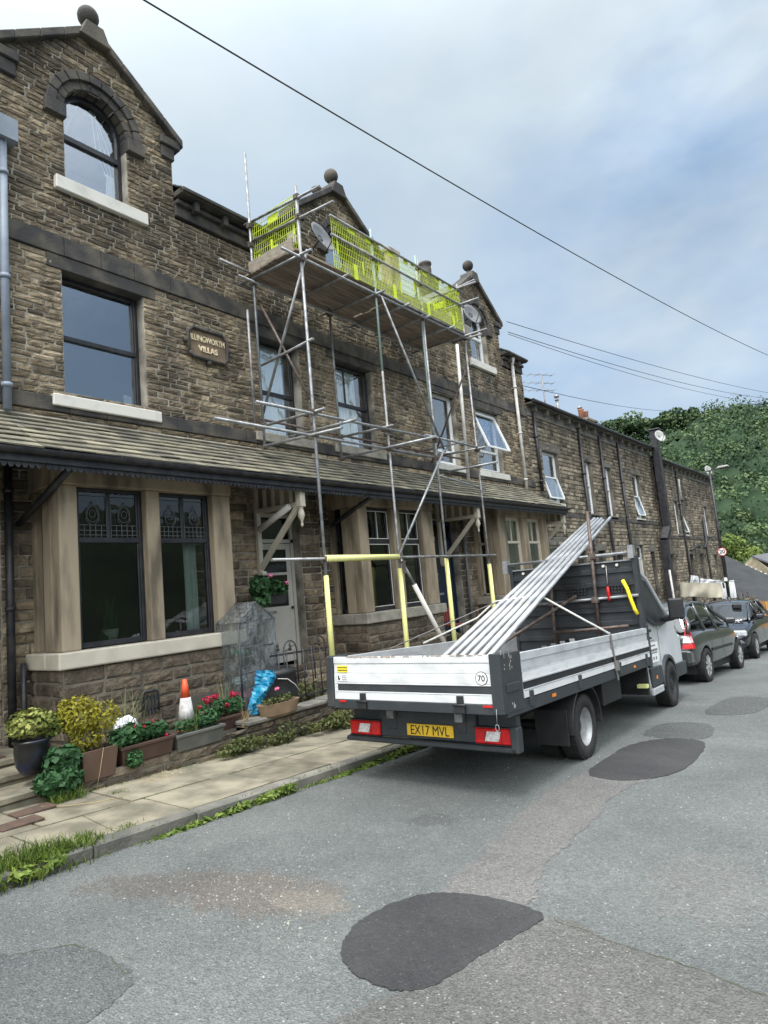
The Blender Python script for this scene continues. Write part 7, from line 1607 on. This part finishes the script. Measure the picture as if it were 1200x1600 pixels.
# ================================================================== trees
def crown_quads(c, r, n, leaf, k=9, sp=.55, br=(.38, .62), jt=.5):
    c = np.array(c); r = np.array(r); Ps, Ns, Vs = [], [], []
    cen = RNG.normal(size=(k, 3)); cen /= np.linalg.norm(cen, axis=1, keepdims=True); cen = cen*r*sp*RNG.uniform(.5, 1.25, (k, 1))+c; cen[:, 2] += r[2]*.15
    for q in cen:
        sh = RNG.random()*.55
        P, N = ell(q, r*RNG.uniform(*br), n//k, .75); N = N/np.linalg.norm(N, axis=1, keepdims=True)+RNG.normal(size=N.shape)*jt+np.array([0, 0, .1])
        Ps.append(P); Ns.append(N); Vs.append(sh+RNG.random(len(P))*.35)
    return np.concatenate(Ps), np.concatenate(Ns), np.concatenate(Vs), leaf*(.6+.8*RNG.random(sum(len(p) for p in Ps)))
def lowcore(m, c, r):
    n, k = 8, 5; V = []; F = []
    for i in range(k):
        ph = math.pi*(i+.5)/k
        for j in range(n): t = 2*math.pi*j/n; q = .62*random.uniform(.8, 1.1); V.append((c[0]+r[0]*q*math.sin(ph)*math.cos(t), c[1]+r[1]*q*math.sin(ph)*math.sin(t), c[2]+r[2]*q*math.cos(ph)))
    for i in range(k-1):
        for j in range(n): F.append((i*n+j, i*n+(j+1) % n, (i+1)*n+(j+1) % n, (i+1)*n+j))
    F.append(tuple(range(n))); F.append(tuple(range((k-1)*n, k*n))[::-1]); m.add(V, F, .15, True)  # dark face value stands in for shade inside the crown
def wood():
    P, N, V, S = [], [], [], []; core = MB(); cnt = 0
    for i in range(1050):
        a = R(random.uniform(-26, -2)); rr = 76+(168-76)*math.sqrt(random.random()) if random.random() < .8 else random.uniform(76, 110)
        x, y = rr*math.sin(a), rr*math.cos(a); z = ground_z(x, y); s = random.uniform(2.4, 4.9)*(1 if rr > 100 else .85)
        c = (x, y, z+s*.9); r_ = (s, s, s*random.uniform(.85, 1.2)); shade = random.random()**1.3
        p, n_, v, z_ = crown_quads(c, r_, 380, .36, 12, .6, (.3, .5), .28); P.append(p); N.append(n_); V.append(v*.45+shade*.75-.10); S.append(z_); lowcore(core, c, r_)
    o = quads('hillside_wood', np.concatenate(P), np.concatenate(N), np.concatenate(S), M_LWOOD, np.concatenate(V), None, aspect=1.3)
    tag(o, 'dense mixed woodland covering the hillside beyond the street', 'woodland', kind='stuff')
    o2 = core.build('woodland_shade_cores', M_LWOOD, None); tag(o2, 'dark crown cores standing in for the shade inside the hillside woodland', 'woodland', kind='stuff')
wood()
def tree(label, base, h, r, mat, n=2600, leaf=.3, cat='tree', group=None, name='broadleaf_tree'):
    o = thing(name, label, cat, base, group=group); m = MB(); b = Vector(base); m.path([b, b+Vector((.1, 0, h*.3)), b+Vector((0, .1, h*.62))], r*.07, 8, .5, r*.03)
    for k in range(5): a = 2*math.pi*k/5+.4; m.path([b+Vector((0, 0, h*.35)), b+Vector((r*.45*math.cos(a), r*.45*math.sin(a), h*.62)), b+Vector((r*.7*math.cos(a), r*.7*math.sin(a), h*.75))], r*.03, 6, .5, r*.012)
    m.build('trunk', M_BARK, o); p, nn, v, s = crown_quads(tuple(b+Vector((0, 0, h*.66))), (r, r, h*.36), n, leaf, 20, .75, (.22, .42)); quads('crown', p, nn, s, mat, v, o, aspect=1.4)
P_ = dirpt((1148, 866), 86); tree('bright lime-green tree standing beyond the low grey roof', (P_.x-.5, P_.y, -6.3), 10.6, 4.1, M_LLIME, 6000, .26)
for px, hh, rr_, lb in (((958, 672), 9, 6.2, 'broad round tree on the skyline left of the hill notch'), ((992, 674), 7, 4.5, 'smaller skyline tree just left of the notch in the ridge'), ((1046, 662), 8.5, 5.0, 'skyline tree just right of the notch in the ridge'), ((1078, 655), 8, 2.6, 'narrow pointed tree on the ridge')):
    d_ = ray(px); d_ = d_/math.hypot(d_.x, d_.y); rr0 = 150; q = CAMP+d_*rr0; tree(lb, (q.x, q.y, q.z-hh*.72), hh, rr_, M_LWOOD, 2400, .5, group=None)
